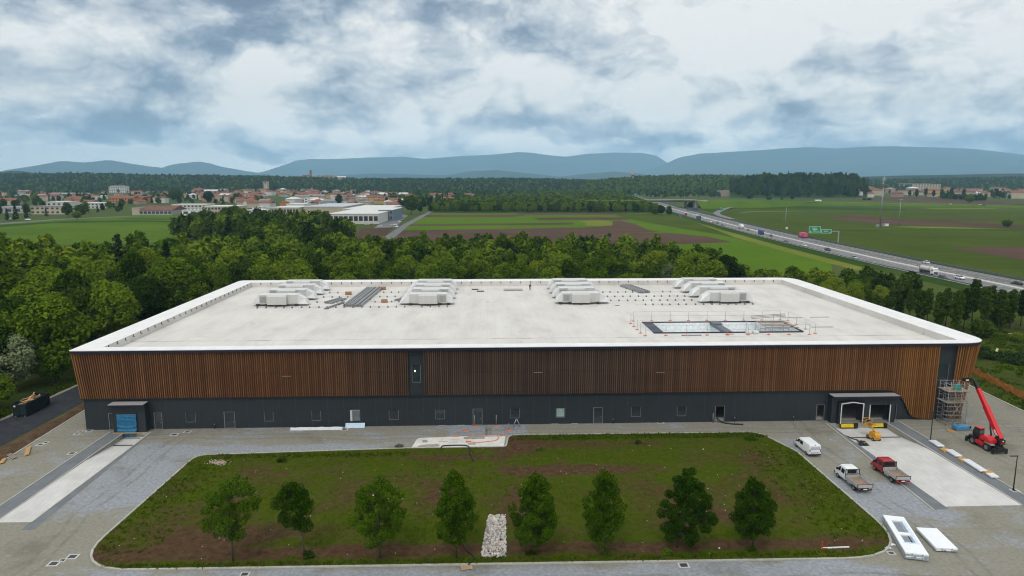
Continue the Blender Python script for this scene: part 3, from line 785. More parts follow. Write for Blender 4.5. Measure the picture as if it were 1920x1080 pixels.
for b0, t0, nrm in rest:
    b0, t0 = Vector(b0), Vector(t0); upv = t0 - b0; ln = upv.length; upv.normalize()
    n = Vector((nrm[0], nrm[1], 0)); tx = upv.cross(-n); tx.normalize(); n2 = upv.cross(tx)
    base = len(V)
    for z in (0, 1):
        for yv in (-1, 0):
            for xv in (-.5, .5): V.append(b0 + tx * (.15 * xv) + n2 * (.22 * yv) + upv * (ln * z))
    for j, f in enumerate([(0, 1, 5, 4), (0, 2, 3, 1), (4, 5, 7, 6), (2, 6, 7, 3), (0, 4, 6, 2), (1, 3, 7, 5)]):
        F.append([base + q for q in f]); MI.append(0 if j == 0 else 1)
    tone += [rs.uniform()] * 8
me = np_mesh('slat_cladding', V, F, [S_F2, S_S2], mi=MI)
at = me.attributes.new('tone', 'FLOAT', 'POINT'); at.data.foreach_set('value', tone)
o = obj('slat_cladding', me, hall); o['kind'] = 'stuff'
# dark rails carrying the slats: thin, behind them
for z in (6.0, 9.6, 13.2):
    r_ = MB(); 
    for xa, xb in ((-.2, 54.4), (57.2, 146.8)): r_.box(xa, -.30, z, xb, -.20, z + .12)
    for xa, xb in ((-.2, 54.4), (57.2, 146.8)): r_.box(xa, -.20, z + .02, xb, -.003, z + .08)
    r_.build('rail', M_DARK, hall)
lip = MB(); lip.box(-.3, -.36, 5.42, 137.9, -.06, 5.55); lip.build('lower_lip', M_DARK, hall)
lp = MB(); pts = [(137.9, 5.48), (139.0, 5.38), (140.1, 4.9), (141.0, 4.0), (141.6, 3.0), (142.1, 2.0), (142.6, 1.1), (143.3, .5), (144.2, .18), (146.9, .08)]
for (xa, za), (xb, zb) in zip(pts, pts[1:]): lp.hexa([(xa, -.36, za - .06), (xb, -.36, zb - .06), (xb, -.02, zb - .06), (xa, -.02, za - .06)], [(xa, -.36, za + .05), (xb, -.36, zb + .05), (xb, -.02, zb + .05), (xa, -.02, za + .05)])
lp.build('curved_edge', M_DARK, hall)
for u, v in ((540, 703), (1008, 696), (1236, 696)):   # little battens across a few slats
    x_, z_ = front(u, v); MB().box(x_ - .75, -.82, z_ - .04, x_ + .75, -.78, z_ + .04).build('batten', S_F, hall)

# roof --------------------------------------------------------------
OUT = round_poly([(-1.05, -.95), (156.1, -.95), (156.3, 79.0), (-1.05, 79.0)], [.25, 5.2, 5.0, 2.0], 10)
INN = [(3.3, 1.4), (151.2, 1.4), (151.4, 74.6), (3.3, 74.6)]
ZR, ZD = 14.08, 12.8
CRT = [(100.2, 13.95), (129.2, 13.95), (129.2, 23.5), (100.2, 23.5)]
obj('roof_deck', poly_mesh('roof_deck', [INN, CRT], ZD, M_MEMB), hall)
band = MB()
tl = poly_mesh('t', [OUT, INN], ZR, M_COPE)
n0 = len(OUT)
band.add([tuple(v.co) for v in tl.vertices], [tuple(p.vertices) for p in tl.polygons], 0)
for i in range(n0):
    a, c = OUT[i], OUT[(i + 1) % n0]
    band.add([(a[0], a[1], ZR - .10), (c[0], c[1], ZR - .10), (c[0], c[1], ZR), (a[0], a[1], ZR)], [(0, 1, 2, 3)], 0)
for i in range(4):
    a, c = INN[i], INN[(i + 1) % 4]
    band.add([(a[0], a[1], ZD), (c[0], c[1], ZD), (c[0], c[1], ZR), (a[0], a[1], ZR)], [(0, 3, 2, 1)], 1)
band.build('parapet', [M_COPE, M_MEMB], hall)
cen = (76, 39)
OUT2 = [(p[0] + (.05 if p[0] < cen[0] else -.05), p[1] + (.05 if p[1] < cen[1] else -.05)) for p in OUT]
fas = MB()
for i in range(n0):
    a, c = OUT2[i], OUT2[(i + 1) % n0]
    fas.add([(a[0], a[1], 13.55), (c[0], c[1], 13.55), (c[0], c[1], ZR - .1), (a[0], a[1], ZR - .1)], [(0, 1, 2, 3)], 0)
tl2 = poly_mesh('t2', [OUT2, [(.2, .2), (L - .2, .2), (L - .2, 78.1), (.2, 78.1)]], 13.62, M_DARK)
fas.add([tuple(v.co) for v in tl2.vertices], [tuple(p.vertices)[::-1] for p in tl2.polygons], 1)
bpy.data.meshes.remove(tl2)
fas.build('fascia', [M_NAVY, M_DARK], hall)
# little dark straps on the inner faces of the parapet
st_m = MB().box(-.09, -.1, -.42, .09, .0, -.02).cbox((0, -.16, -.5), (.14, .3, .08)).mesh('strap', plain('strap metal', (.11, .115, .12), .5, .4))
for x in np.arange(6, 150, 2.75):
    o = obj('strap', st_m, hall); o.location = (float(x), 74.6, ZR)
for y in np.arange(3, 74, 2.75):
    o = obj('strap', st_m, hall); o.location = (3.3, float(y), ZR); o.rotation_euler = (0, 0, R(90))
# sunken court in the roof
court = MB()
x0, y0 = CRT[0]; x1, y1 = CRT[2]
M_CRT = plain('court wall', (.80, .84, .85), .5); M_CRTD = plain('court ledge', (.10, .115, .14), .5)
zb_ = 8.8
court.add([(x0, y1, zb_), (x1, y1, zb_), (x1, y1, ZD), (x0, y1, ZD)], [(0, 1, 2, 3)], 0)
court.add([(x1, y0, zb_), (x1, y1, zb_), (x1, y1, ZD), (x1, y0, ZD)], [(0, 3, 2, 1)], 0)
court.add([(x0, y0, zb_), (x0, y1, zb_), (x0, y1, ZD), (x0, y0, ZD)], [(0, 1, 2, 3)], 0)
court.add([(x0, y0, zb_), (x1, y0, zb_), (x1, y0, ZD), (x0, y0, ZD)], [(0, 3, 2, 1)], 0)
court.add([(x0, y0, zb_), (x1, y0, zb_), (x1, y1, zb_), (x0, y1, zb_)], [(0, 1, 2, 3)], 0)
court.build('roof_court', M_CRT, hall)
tr = MB(); 
tr.box(x0 - .1, y0 - .25, ZD + .003, x1 + .1, y0, ZD + .22); tr.box(x0 - .1, y1, ZD + .003, x1 + .1, y1 + .25, ZD + .22)
tr.box(x1, y0, ZD + .003, x1 + .3, y1, ZD + .22); tr.box(x0, y0, ZD - .2, x0 + 1.9, y1, ZD + .18)
tr.build('court_trim', [M_NAVY], hall)
MB().box(114.2, y0, ZD - .5, 115.6, y1, ZD + .15).box(114.0, y0 + 6.5, ZD + .15, 115.8, y1, ZD + .35).build('court_beam', M_CRTD, hall)

# docks -------------------------------------------------------------
def dock(x0, x1, bays, zt=4.55):
    d = MB()
    for r in cut(x0, x1, 0.0, zt, bays): d.box(r[0], -1.4, r[2], r[1], -1.25, r[3])
    d.box(x0, -1.25, 0, x0 + .15, -.003, zt); d.box(x1 - .15, -1.25, 0, x1, -.003, zt)
    o = d.build('dock_house', [M_WALL], hall)
    c = MB(); c.box(x0 - .25, -2.3, zt + .004, x1 + .25, -.45, zt + .28, 1); c.box(x0 - .2, -2.25, zt + .28, x1 + .2, -.45, zt + .33, 0)
    c.build('canopy', [plain('canopy sheet', (.34, .32, .31), .6), M_NAVY], o)
    return o
dl = dock(5.3, 10.7, [(6.15, 9.15, 0.0, 3.15)], 4.75)
dr = dock(128.0, 139.3, [(129.4, 133.4, 0.0, 3.55), (134.9, 138.3, 0.0, 3.2)], 4.75)
# dock shelter frame round the left bay
s_ = MB(); M_SH = plain('shelter edge', (.62, .62, .62), .5); yf = -2.0
for xa in (129.35, 133.25): s_.box(xa, yf, .05, xa + .16, yf + .12, 3.55)
s_.hexa([(129.35, yf, 3.55), (131.4, yf, 3.85), (131.4, yf + .12, 3.85), (129.35, yf + .12, 3.55)], [(129.35, yf, 3.7), (131.4, yf, 4.0), (131.4, yf + .12, 4.0), (129.35, yf + .12, 3.7)])
s_.hexa([(131.4, yf, 3.85), (133.41, yf, 3.55), (133.41, yf + .12, 3.55), (131.4, yf + .12, 3.85)], [(131.4, yf, 4.0), (133.41, yf, 3.7), (133.41, yf + .12, 3.7), (131.4, yf + .12, 4.0)])
o = s_.build('dock_shelter', M_SH, dr)
b_ = MB(); b_.box(128.95, -2.0, .0, 129.33, -1.41, 3.75); b_.box(133.43, -1.95, .0, 133.6, -1.41, 3.6)
b_.hexa([(129.0, -1.9, 3.75), (131.4, -1.9, 4.02), (131.4, -1.41, 4.02), (129.0, -1.41, 3.75)], [(129.0, -1.9, 3.85), (131.4, -1.9, 4.15), (131.4, -1.41, 4.15), (129.0, -1.41, 3.85)])
b_.hexa([(131.4, -1.9, 4.02), (133.6, -1.9, 3.72), (133.6, -1.41, 3.72), (131.4, -1.41, 4.02)], [(131.4, -1.9, 4.15), (133.6, -1.9, 3.85), (133.6, -1.41, 3.85), (131.4, -1.41, 4.15)])
b_.build('shelter_curtain', plain('black curtain', (.010, .011, .013), .7), dr)
MB().box(134.72, -1.47, 0, 134.88, -1.402, 3.25).box(138.32, -1.47, 0, 138.48, -1.402, 3.25).build('bay_frame', M_SH, dr)
M_YEL = plain('yellow leveller', (.62, .46, .015), .5)
for xa, xb, n in ((129.7, 131.9, 'left'), (135.2, 137.2, 'right')):
    t = MB(); t.hexa([(xa, -1.95, -.62), (xb, -1.95, -.62), (xb, -1.62, -.62), (xa, -1.62, -.62)], [(xa, -1.75, -.05), (xb, -1.75, -.05), (xb, -1.60, -.05), (xa, -1.60, -.05)])
    o = t.build('dock_leveller', M_YEL, dr)
    MB().box(xa - .05, -1.62, -.85, xb + .9, -1.41, -.03).box(xb + .15, -1.98, -.78, xb + .62, -1.62, -.1).build('bumper', plain('black rubber', (.018, .018, .02), .8), dr)
o = MB().cyl((up_h[0][0] + .45, 1.1, 9.6), .12, .25).build('work_light', plain('bulb holder', (.5, .5, .45), .5), hall)
m, b = base_mat('lit bulb'); em = b.n('ShaderNodeEmission', {'Color': (1, .86, .6, 1), 'Strength': 3.0}); finish(m, b, em)
MB().cyl((up_h[0][0] + .45, .06, 9.75), .08, .26).build('bulb', m, o)
# ------------------------------------------------------------------ things on the roof
M_AHU = plain('unit casing', (.50, .50, .485), .5, .1, .06, .6)
M_AHU2 = plain('unit hood', (.66, .665, .66), .42, .15, .05, .6)
M_LOUV = plain('louvre', (.27, .275, .265), .6)
M_RUB = plain('black foot', (.035, .037, .04), .7)
def louvre_mat():
    m, b = base_mat('ribbed casing')
    co = b.n('ShaderNodeTexCoord').outputs['Object']; x, y, z = b.sep(co)
    f = b.m('ABSOLUTE', b.m('SUBTRACT', b.m('FRACT', b.m('MULTIPLY', x, 1 / .55)), .5))
    c = b.ramp(f, [(.0, (.52, .515, .495)), (.42, (.58, .575, .555)), (.5, (.36, .36, .35))])
    nz = b.noise(co, .7, 5, .65); c = b.mix(b.m('MULTIPLY', nz, .3), c, (.43, .42, .40))
    return finish(m, b, b.n('ShaderNodeBsdfPrincipled', {'Base Color': c, 'Roughness': .5, 'Metallic': .1}))
M_RIB = louvre_mat()
def ahu(label, flip):
    t = thing('air_handling_unit', label, 'air handling unit', group='air handling units on the hall roof')
    sx = -1 if flip else 1
    def bx(mb, x0, y0, z0, x1, y1, z1, mi=0):
        if flip: x0, x1 = -x1, -x0
        return mb.box(x0, y0, z0, x1, y1, z1, mi)
    def hex_(mb, lo, hi, mi=0):
        if flip: lo = [(-a, b_, c) for a, b_, c in lo][::-1]; hi = [(-a, b_, c) for a, b_, c in hi][::-1]
        return mb.hexa(lo, hi, mi)
    z0, z1 = .55, 2.62
    m_ = MB(); bx(m_, -4.6, 0, z0, 4.2, 2.8, z1); m_.build('casing', M_RIB, t)
    c = MB(); bx(c, -2.5, -.9, z0 - .08, 1.9, -.003, z1 - .18); hex_(c, [(-2.5, -.9, z1 - .18), (1.9, -.9, z1 - .18), (1.9, 0, z1 - .18), (-2.5, 0, z1 - .18)], [(-2.4, -.75, z1 + .05), (1.8, -.75, z1 + .05), (1.8, 1.6, z1 + .12), (-2.4, 1.6, z1 + .12)]); c.build('fan_section', M_RIB, t)
    q = MB()
    for k in range(7): bx(q, -4.35 + k * .21, -.06, z0 + .25, -4.35 + k * .21 + .12, -.003, z1 - .3)
    q.build('louvre', M_LOUV, t)
    h = MB(); hex_(h, [(4.203, .1, z0), (6.6, .1, z0 - .1), (6.6, 2.6, z0 - .1), (4.203, 2.6, z0)], [(4.203, .1, z1), (5.9, .5, z0 + 1.2), (5.9, 2.3, z0 + 1.2), (4.203, 2.6, z1)]); h.build('intake_hood', M_AHU2, t)
    h = MB(); hex_(h, [(-6.3, .2, z0), (-4.603, .1, z0), (-4.603, 2.6, z0), (-6.3, 2.4, z0)], [(-5.9, .3, z0 + 1.1), (-4.603, .1, z1), (-4.603, 2.6, z1), (-5.9, 2.2, z0 + 1.1)]); h.build('exhaust_hood', M_AHU2, t)
    tp = MB(); hex_(tp, [(-4.7, -.05, z1 + .003), (4.3, -.05, z1 + .003), (4.3, 2.85, z1 + .003), (-4.7, 2.85, z1 + .003)], [(-4.6, .1, z1 + .1), (4.2, .1, z1 + .1), (4.2, 2.7, z1 + .1), (-4.6, 2.7, z1 + .1)]); tp.build('lid', M_AHU2, t)
    for xx in (-5.0, -2.9, 3.9):
        for ya, yb in ((-.2, .4), (2.2, 2.7)):
            l = MB(); bx(l, xx - .3, ya, 0, xx + .3, yb, z0 - .003); l.build('foot', M_RUB, t)
    l = MB(); bx(l, -.5, -1.0, 0, -.2, -.6, z0 - .1); l.build('foot', M_RUB, t)
    bs = MB(); bx(bs, -4.6, .4, .3, 6.4, .5, z0 - .09); bs.build('base_rail', M_STEEL, t)
    return t
A0 = ahu('', False); A1 = ahu('', True)
ordn = ['first', 'second', 'third', 'fourth']
rown = ['front', 'second', 'third', 'rearmost']
first = {}
for ci, (xc, flip) in enumerate(((19.6, 0), (54.0, 1), (90.6, 0), (125.6, 1))):
    for ri, yy in enumerate((45.4, 53.2, 60.4, 67.4)):
        src = A1 if flip else A0
        lab = 'grey air handling unit, %s of the %s cluster from the left on the white roof' % (rown[ri], ordn[ci])
        if src.name not in first: o = src; first[src.name] = 1; o.location = (xc, yy, ZD); o['label'] = lab
        else: o = dup(src, (xc, yy, ZD), 0, lab)
# rows of mounting feet with thin rails
foot = MB().hexa([(-.16, -.3, 0), (.16, -.3, 0), (.16, .3, 0), (-.16, .3, 0)], [(-.1, .1, .34), (.1, .1, .34), (.1, .3, .36), (-.1, .3, .36)]).mesh('foot', plain('rack foot', (.12, .125, .13), .5, .4))
def rack(x0, x1, y, step, n):
    t = thing('mounting_rail', '%s on the roof' % n, 'mounting rail', (x0, y, ZD), group='rails for panels laid out on the roof')
    MB().box(0, -.02, .2, x1 - x0, .03, .235).build('rail', M_STEEL, t)
    xx = .4
    while xx < x1 - x0:
        if random.random() < .93: o = obj('foot', foot, t); o.location = (xx + random.uniform(-.1, .1), random.uniform(-.15, .15), 0)
        xx += step
random.seed(4)
for i, (y, xe) in enumerate(((43.0, 59.5), (49.8, 47.2), (57.0, 47.2), (63.8, 47.2))):
    rack(15.0 if i == 0 else 26.8, xe, y, 1.98, 'thin rail on feet, %s row, between the first and second unit clusters' % rown[i])
for i, (y, xe) in enumerate(((43.6, 131.5), (49.4, 119), (55.2, 119), (62.0, 119))):
    rack(103.0 if i == 0 else 98.0, xe, y, 1.98, 'thin rail on feet, %s row, between the third and fourth unit clusters' % rown[i])
M_RAILD = plain('bundled rails', (.30, .305, .31), .5, .3)
def bundle(x, y, w_, ln, h, rz, label, n=9):
    t = thing('rail_bundle', label, 'rail bundle', (x, y, ZD), rz, group='bundles of metal rails on the roof')
    for i in range(n):
        MB().box(-w_ / 2 + i * w_ / n, random.uniform(0, .6), .12, -w_ / 2 + (i + .55) * w_ / n, ln - random.uniform(0, .8), .12 + h * random.uniform(.6, 1)).build('bar', M_RAILD, t)
    for yy in (1, ln * .35, ln * .65, ln - 1.5): MB().box(-w_ / 2 - .15, yy, 0, w_ / 2 + .15, yy + .15, .117).build('bearer', M_RUB, t)
bundle(36.9, 43.6, 4.4, 27.5, .55, R(-2), 'long wide bundle of grey rails between the first two unit clusters', 12)
bundle(31.2, 40.6, .7, 9.5, .3, R(-17), 'narrow bundle of dark rails lying left of the long wide bundle', 3)
bundle(30.2, 48.0, 2.0, 7.2, .4, R(-22), 'short bundle of grey rails close to the first unit cluster', 5)
bundle(46.2, 51.0, 1.6, 5.0, .35, R(-20), 'short bundle of rails just left of the second unit cluster', 4)
bundle(109.4, 60.5, 3.0, 13.0, .5, R(14), 'bundle of grey rails between the third and fourth unit clusters', 8)
M_PANB = plain('stacked sheet', (.36, .42, .48), .5)
for x, y, lab in ((36.6, 52, 'pale blue sheet stack beside the long rail bundle'), (75.0, 66.5, 'long pale board lying near the roof worker')):
    t = thing('sheet_stack', lab, 'sheet stack', (x, y, ZD)); MB().box(-2.4 if x > 60 else -1.4, -.7, .1, 2.6 if x > 60 else 1.4, .7, .45).build('sheet', M_PANB if x < 60 else plain('grey board', (.42, .43, .40), .6), t); MB().box(-1.2, -.6, 0, -1.0, .6, .097).build('bearer', M_RUB, t); MB().box(1.0, -.6, 0, 1.2, .6, .097).build('bearer', M_RUB, t)
M_CRATE = plain('rusty crate wood', (.36, .17, .085), .8)
for x, y, lab in ((32.5, 61.3, 'small brown crate right of the first unit cluster'), (40.2, 69.0, 'small brown crate in front of the rear parapet'), (43.4, 49.6, 'small brown crate between long rail bundle and second unit cluster')):
    t = thing('crate', lab, 'crate', (x, y, ZD), group='small crates left on the roof'); MB().box(-.7, -.5, .1, .7, .5, .75).build('box', M_CRATE, t); MB().box(-.75, -.5, 0, -.55, .5, .097).box(.55, -.5, 0, .75, .5, .097).build('skid', M_RUB, t)
for x, y, lab in ((66.4, 65.0, 'dark pallet on the bare roof between the middle clusters'), (64.9, 68.2, 'small dark trolley on the bare roof near the rear parapet'), (58.6, 66.0, 'scatter of dark straps right of the second unit cluster')):
    t = thing('pallet', lab, 'pallet', (x, y, ZD)); 
    for k in range(4): MB().box(-.9 + k * .48, -.5, .1, -.9 + k * .48 + .36, .5, .16).build('plank', M_RUB, t)
    MB().box(-.9, -.5, 0, .9, -.38, .097).box(-.9, .38, 0, .9, .5, .097).build('bearer', M_RUB, t)
# temporary fence round the roof court
M_POST = plain('fence tube', (.34, .35, .36), .5, .5); M_ORB = plain('orange foot', (.62, .13, .06), .6)
def guard(pts, label, h=2.0):
    t = thing('guard_rail', label, 'guard rail', (0, 0, ZD), group='guard rails round the roof court')
    for p, q in zip(pts, pts[1:]):
        for z in (h, h * .55): MB().tube([(p[0], p[1], z), (q[0], q[1], z)], .018, 4).build('rail', M_POST, t)
    for p in pts:
        o = MB().tube([(p[0], p[1], .1), (p[0], p[1], h)], .035, 5).build('post', M_POST, t)
        MB().box(p[0] - .3, p[1] - .14, 0, p[0] + .3, p[1] + .14, .12).build('foot', M_ORB, o)
guard([(98.6 + i * 3.9, 25.4) for i in range(9)], 'tall tube guard rail on orange feet behind the roof court')
guard([(98.0 + i * 3.95, 11.8) for i in range(9)], 'tube guard rail on orange feet in front of the roof court')
guard([(97.6, 14.0 + i * 3.0) for i in range(4)], 'short tube guard rail at the left end of the roof court')
guard([(131.0, 12.4 + i * 4.0) for i in range(4)], 'tube guard rail at the right end of the roof court')
# small scaffold over the court's right end
t = thing('scaffold_tower', 'small scaffold tower with planks over the right end of the roof court', 'scaffold', (121.6, 15.4, 8.85))
for x in (0, 2.0, 5.6):
    for y in (0, 2.4, 7.4): MB().tube([(x, y, 0), (x, y, 5.6 if x > 4 or y < 3 else 4.6)], .05, 5).build('standard', M_POST, t)
for z in (1.2, 3.0, 4.4):
    for y in (0, 2.4): MB().tube([(0, y, z), (5.6, y, z)], .045, 5).build('ledger', M_POST, t)
MB().tube([(2.0, 0, 0), (5.6, 0, 3.8)], .05, 5).build('brace', M_POST, t); MB().tube([(0, 0, 3.8), (2.0, 0, .4)], .045, 5).build('brace', M_POST, t)
M_OLDP = plain('weathered plank', (.24, .20, .165), .8, 0, .2)
for i in range(5): MB().box(1.2 + .1 * i, .2 + i * 1.5, 4.45 + .06 * (i % 2), 7.8, .9 + i * 1.5, 4.5 + .06 * (i % 2)).build('plank', M_OLDP, t)
for i in range(3): MB().tube([(.8, 6.8 + i * .3, 5.0 + i * .2), (8.0, 7.0 + i * .2, 5.4 + i * .2)], .06, 5).build('loose_tube', M_OLDP, t)
for x, y, w_, lab, mt in ((113.6, 12.6, 1.6, 'orange plank lying in front of the roof court', M_ORB), (118.3, 12.9, .9, 'white sack at the front edge of the roof court, left one of two', M_AHU2), (119.7, 13.0, .9, 'white sack at the front edge of the roof court, right one of two', M_AHU2), (105.0, 11.9, 3.8, 'dark plank beside the orange feet in front of the roof court', M_RUB), (98.2, 43.4, 1.0, 'short blue strip lying on the roof in front of the third rail field', plain('blue strip', (.06, .08, .30), .5)), (130.6, 27.6, 5.0, 'long thin pale profile lying right of the roof court, farther one', M_STEEL), (133.0, 18.2, 4.5, 'long thin pale profile lying right of the roof court, nearer one', M_STEEL), (137.5, 28.0, 4.0, 'thin pale profile lying farthest right on the roof', M_STEEL)):
    sack = 'sack' in lab
    mb = MB(); 
    if sack: mb.loft([[(x + a * k, y + c * k * .7, ZD + z) for a, c in ((-.5, -.5), (.5, -.5), (.5, .5), (-.5, .5))] for k, z in ((.8, 0), (1.1, .2), (.9, .5), (.5, .62))])
    else: mb.box(x, y - .14, ZD + .003, x + w_, y + .14, ZD + .1)
    tag(mb.build('sack' if sack else ('plank' if 'plank' in lab else ('strip' if 'strip' in lab else 'metal_profile')), mt), lab, 'sack' if sack else ('plank' if 'plank' in lab else ('strip' if 'strip' in lab else 'metal profile')))

# ------------------------------------------------------------------ a person: one skinned body
def person(name, label, loc, rz, J, cloth, skin):
    """J: joint name -> (x, y, z); edges and radii fixed"""
    E = [('pelvis', 'chest'), ('chest', 'neck'), ('neck', 'head'), ('head', 'crown'), ('chest', 'shL'), ('shL', 'elL'), ('elL', 'haL'), ('chest', 'shR'), ('shR', 'elR'), ('elR', 'haR'), ('pelvis', 'hipL'), ('hipL', 'knL'), ('knL', 'anL'), ('anL', 'toL'), ('pelvis', 'hipR'), ('hipR', 'knR'), ('knR', 'anR'), ('anR', 'toR')]
    rad = dict(pelvis=.15, chest=.17, neck=.07, head=.10, crown=.085, shL=.085, elL=.055, haL=.045, hipL=.10, knL=.07, anL=.05, toL=.045)
    names = list(J); me = bpy.data.meshes.new(name)
    me.from_pydata([J[n] for n in names], [(names.index(a), names.index(c)) for a, c in E], [])
    t = thing(name, label, 'person', loc, rz)
    o = obj('body', me, t); me.materials.append(cloth)
    sk = o.modifiers.new('skin', 'SKIN'); sk.use_smooth_shade = True
    if not me.skin_vertices: me.attributes.new('x', 'FLOAT', 'POINT')
    bpy.context.view_layer.objects.active = o
    lay = me.skin_vertices[0].data if me.skin_vertices else None
    if lay:
        for i, n in enumerate(names):
            r = rad.get(n, rad.get(n.replace('R', 'L'), .06)); lay[i].radius = (r, r); lay[i].use_root = n == 'pelvis'
    ss = o.modifiers.new('sub', 'SUBSURF'); ss.levels = ss.render_levels = 1
    h = MB(); c = Vector(J['head']); 
    h.loft([[(c.x + .098 * k * math.cos(q), c.y + .11 * k * math.sin(q), c.z + z) for q in np.linspace(0, 2 * math.pi, 9)[:-1]] for k, z in ((1.08, .02), (1.1, .08), (.8, .15), (.3, .185))], smooth=True)
    h.build('hair', plain('dark hair', (.02, .016, .014), .8), t)
    return t
person('person', 'person in dark work clothes standing near the rear parapet on the roof', (79.6, 66.6, ZD), R(30),
       dict(pelvis=(0, 0, .92), chest=(.02, -.03, 1.32), neck=(.02, -.04, 1.50), head=(.02, -.07, 1.62), crown=(.02, -.07, 1.70), shL=(.2, -.02, 1.42), elL=(.30, -.10, 1.14), haL=(.22, -.32, .98), shR=(-.18, -.02, 1.42), elR=(-.28, -.02, 1.13), haR=(-.30, -.16, .88), hipL=(.1, 0, .86), knL=(.13, -.05, .48), anL=(.14, .02, .07), toL=(.15, -.16, .04), hipR=(-.1, 0, .86), knR=(-.12, -.02, .48), anR=(-.14, .10, .07), toR=(-.15, -.06, .04)), plain('dark work clothes', (.022, .024, .03), .8), None)
# ------------------------------------------------------------------ vehicles
M_TYRE = plain('tyre', (.018, .018, .019), .85); M_RIM = plain('steel rim', (.28, .28, .29), .4, .6)
M_BLK = plain('black plastic', (.016, .017, .018), .6); M_CGLASS = glass('car glass', (.012, .016, .02), .06)
M_LAMP = plain('red lamp', (.35, .012, .012), .3); M_HEAD = plain('head lamp', (.6, .62, .62), .2); M_PLATE = plain('number plate', (.72, .72, .68), .5)
def paint(name, col, rough=.28):
    return plain(name, col, rough, 0, .05, 1.0, .55)
def wheel(par, x, y, r, wd, name='wheel'):
    o = MB().cyl((0, 0, 0), r, wd, 'x', 18).build(name, M_TYRE, par); o.location = (x, y, r)
    s_ = 1 if x > 0 else -1
    MB().cyl((s_ * (wd / 2 + .004), 0, 0), r * .58, .02, 'x', 14).cyl((s_ * (wd / 2 + .02), 0, 0), r * .2, .03, 'x', 8).build('rim', M_RIM, o)
    return o
def sect(y, wb, zb, zw, wt, zt, r=.12):
    h = [(-wb * .9, zb), (-wb, zb + .22), (-wb, zw), (-(wb * .35 + wt * .65), zw + (zt - zw) * .72), (-wt + r * .3, zt - r * .55), (-wt + r * 1.4, zt)]
    return [(x, y, z) for x, z in h] + [(-x, y, z) for x, z in h[::-1]]
def side_x(wb, wt, zw, zt, z):
    xm, zm = wb * .35 + wt * .65, zw + (zt - zw) * .72
    if z <= zw: return wb
    if z <= zm: return wb + (xm - wb) * (z - zw) / (zm - zw)
    return xm + (wt - xm) * (z - zm) / (zt - zm)
def side_win(par, y0, y1, z0, z1, wb, wt, zw, zt, slant0=0, slant1=0, mat=None, name='side_window'):
    for s_ in (-1, 1):
        a, c = side_x(wb, wt, zw, zt, z0), side_x(wb, wt, zw, zt, z1)
        q = [(y0, z0, a), (y1, z0, a), (y1 - slant1, z1, c), (y0 + slant0, z1, c)]
        lo = [(s_ * (x + .015), y, z) for y, z, x in q]; hi = [(s_ * (x - .05), y, z) for y, z, x in q]
        if s_ > 0: lo, hi = hi, lo
        MB().hexa(lo, hi).build(name, mat or M_CGLASS, par)
def make_van(label, body, loc, rz):
    t = thing('parked_van', label, 'van', loc, rz); L2 = 2.55; wb, wt, zw, zt = .97, .86, 1.12, 1.96
    b_ = MB(); b_.loft([sect(-L2, .93, .38, 1.0, .80, 1.80), sect(-L2 + .08, wb, .32, zw, wt, 1.93), sect(-L2 + .5, wb, .3, zw, wt, zt), sect(.2, wb, .3, zw, wt, zt), sect(.75, wb, .3, zw, wt, 1.93), sect(1.05, wb, .3, zw, wt * .98, 1.84), sect(1.75, wb, .3, zw, .80, 1.22), sect(2.2, .94, .3, .95, .78, 1.06), sect(2.5, .84, .34, .78, .66, .86), sect(2.55, .78, .38, .7, .6, .8)], smooth=False)
    b_.build('body', body, t, .02)
    a = dict(wb=wb, wt=wt, zw=zw, zt=zt)
    side_win(t, .55, 1.45, 1.14, 1.70, slant1=.55, **a); side_win(t, -.45, .42, 1.14, 1.68, **a)
    MB().hexa([(-.74, 1.70, 1.27), (.74, 1.70, 1.27), (.68, 1.66, 1.24), (-.68, 1.66, 1.24)], [(-.70, 1.06, 1.86), (.70, 1.06, 1.86), (.66, 1.02, 1.8), (-.66, 1.02, 1.8)]).build('windscreen', M_CGLASS, t)
    MB().hexa([(-.74, -L2 - .02, 1.16), (.74, -L2 - .02, 1.16), (.74, -L2 + .1, 1.16), (-.74, -L2 + .1, 1.16)], [(-.68, -L2 + .005, 1.70), (.68, -L2 + .005, 1.70), (.68, -L2 + .12, 1.70), (-.68, -L2 + .12, 1.70)]).build('rear_window', glass('sky lit glass', (.34, .38, .46), .12), t)
    for s_ in (-1, 1):
        MB().box(s_ * .83 - .07, -L2 - .03, .86, s_ * .83 + .07, -L2 + .1, 1.25).build('tail_lamp', M_LAMP, t)
        MB().box(s_ * .66 - .14, 2.32, .72, s_ * .66 + .14, 2.53, .88).build('headlight', M_HEAD, t)
        MB().box(s_ * 1.09 - .1, 1.3, 1.12, s_ * 1.09 + .1, 1.42, 1.34).build('mirror', M_BLK, t)
        for y in (-1.6, 1.6): wheel(t, s_ * .86, y, .33, .22)
    MB().box(-.92, -L2 - .08, .34, .92, -L2 + .05, .50).build('rear_bumper', M_BLK, t)
    MB().box(-.70, -L2 - .045, .66, .70, -L2 - .005, .72).build('door_trim', M_BLK, t)
    MB().box(-.26, -L2 - .1, .52, .26, -L2 - .02, .63).build('number_plate', M_PLATE, t)
    MB().box(-.88, 2.40, .34, .88, 2.6, .56).build('front_bumper', M_BLK, t)
    MB().box(-.08, -L2 + .02, 1.86, .08, -L2 + .1, 1.95).build('brake_lamp', M_LAMP, t)
    return t
make_van('white panel van with dark side window parked along the lawn kerb', paint('white van paint', (.80, .82, .84)), (118.15, -13.3, 0), R(1.5))
M_ALU = plain('aluminium board', (.52, .53, .53), .45, .4); M_BED = plain('worn plywood bed', (.27, .19, .135), .8, 0, .25, 2.0)
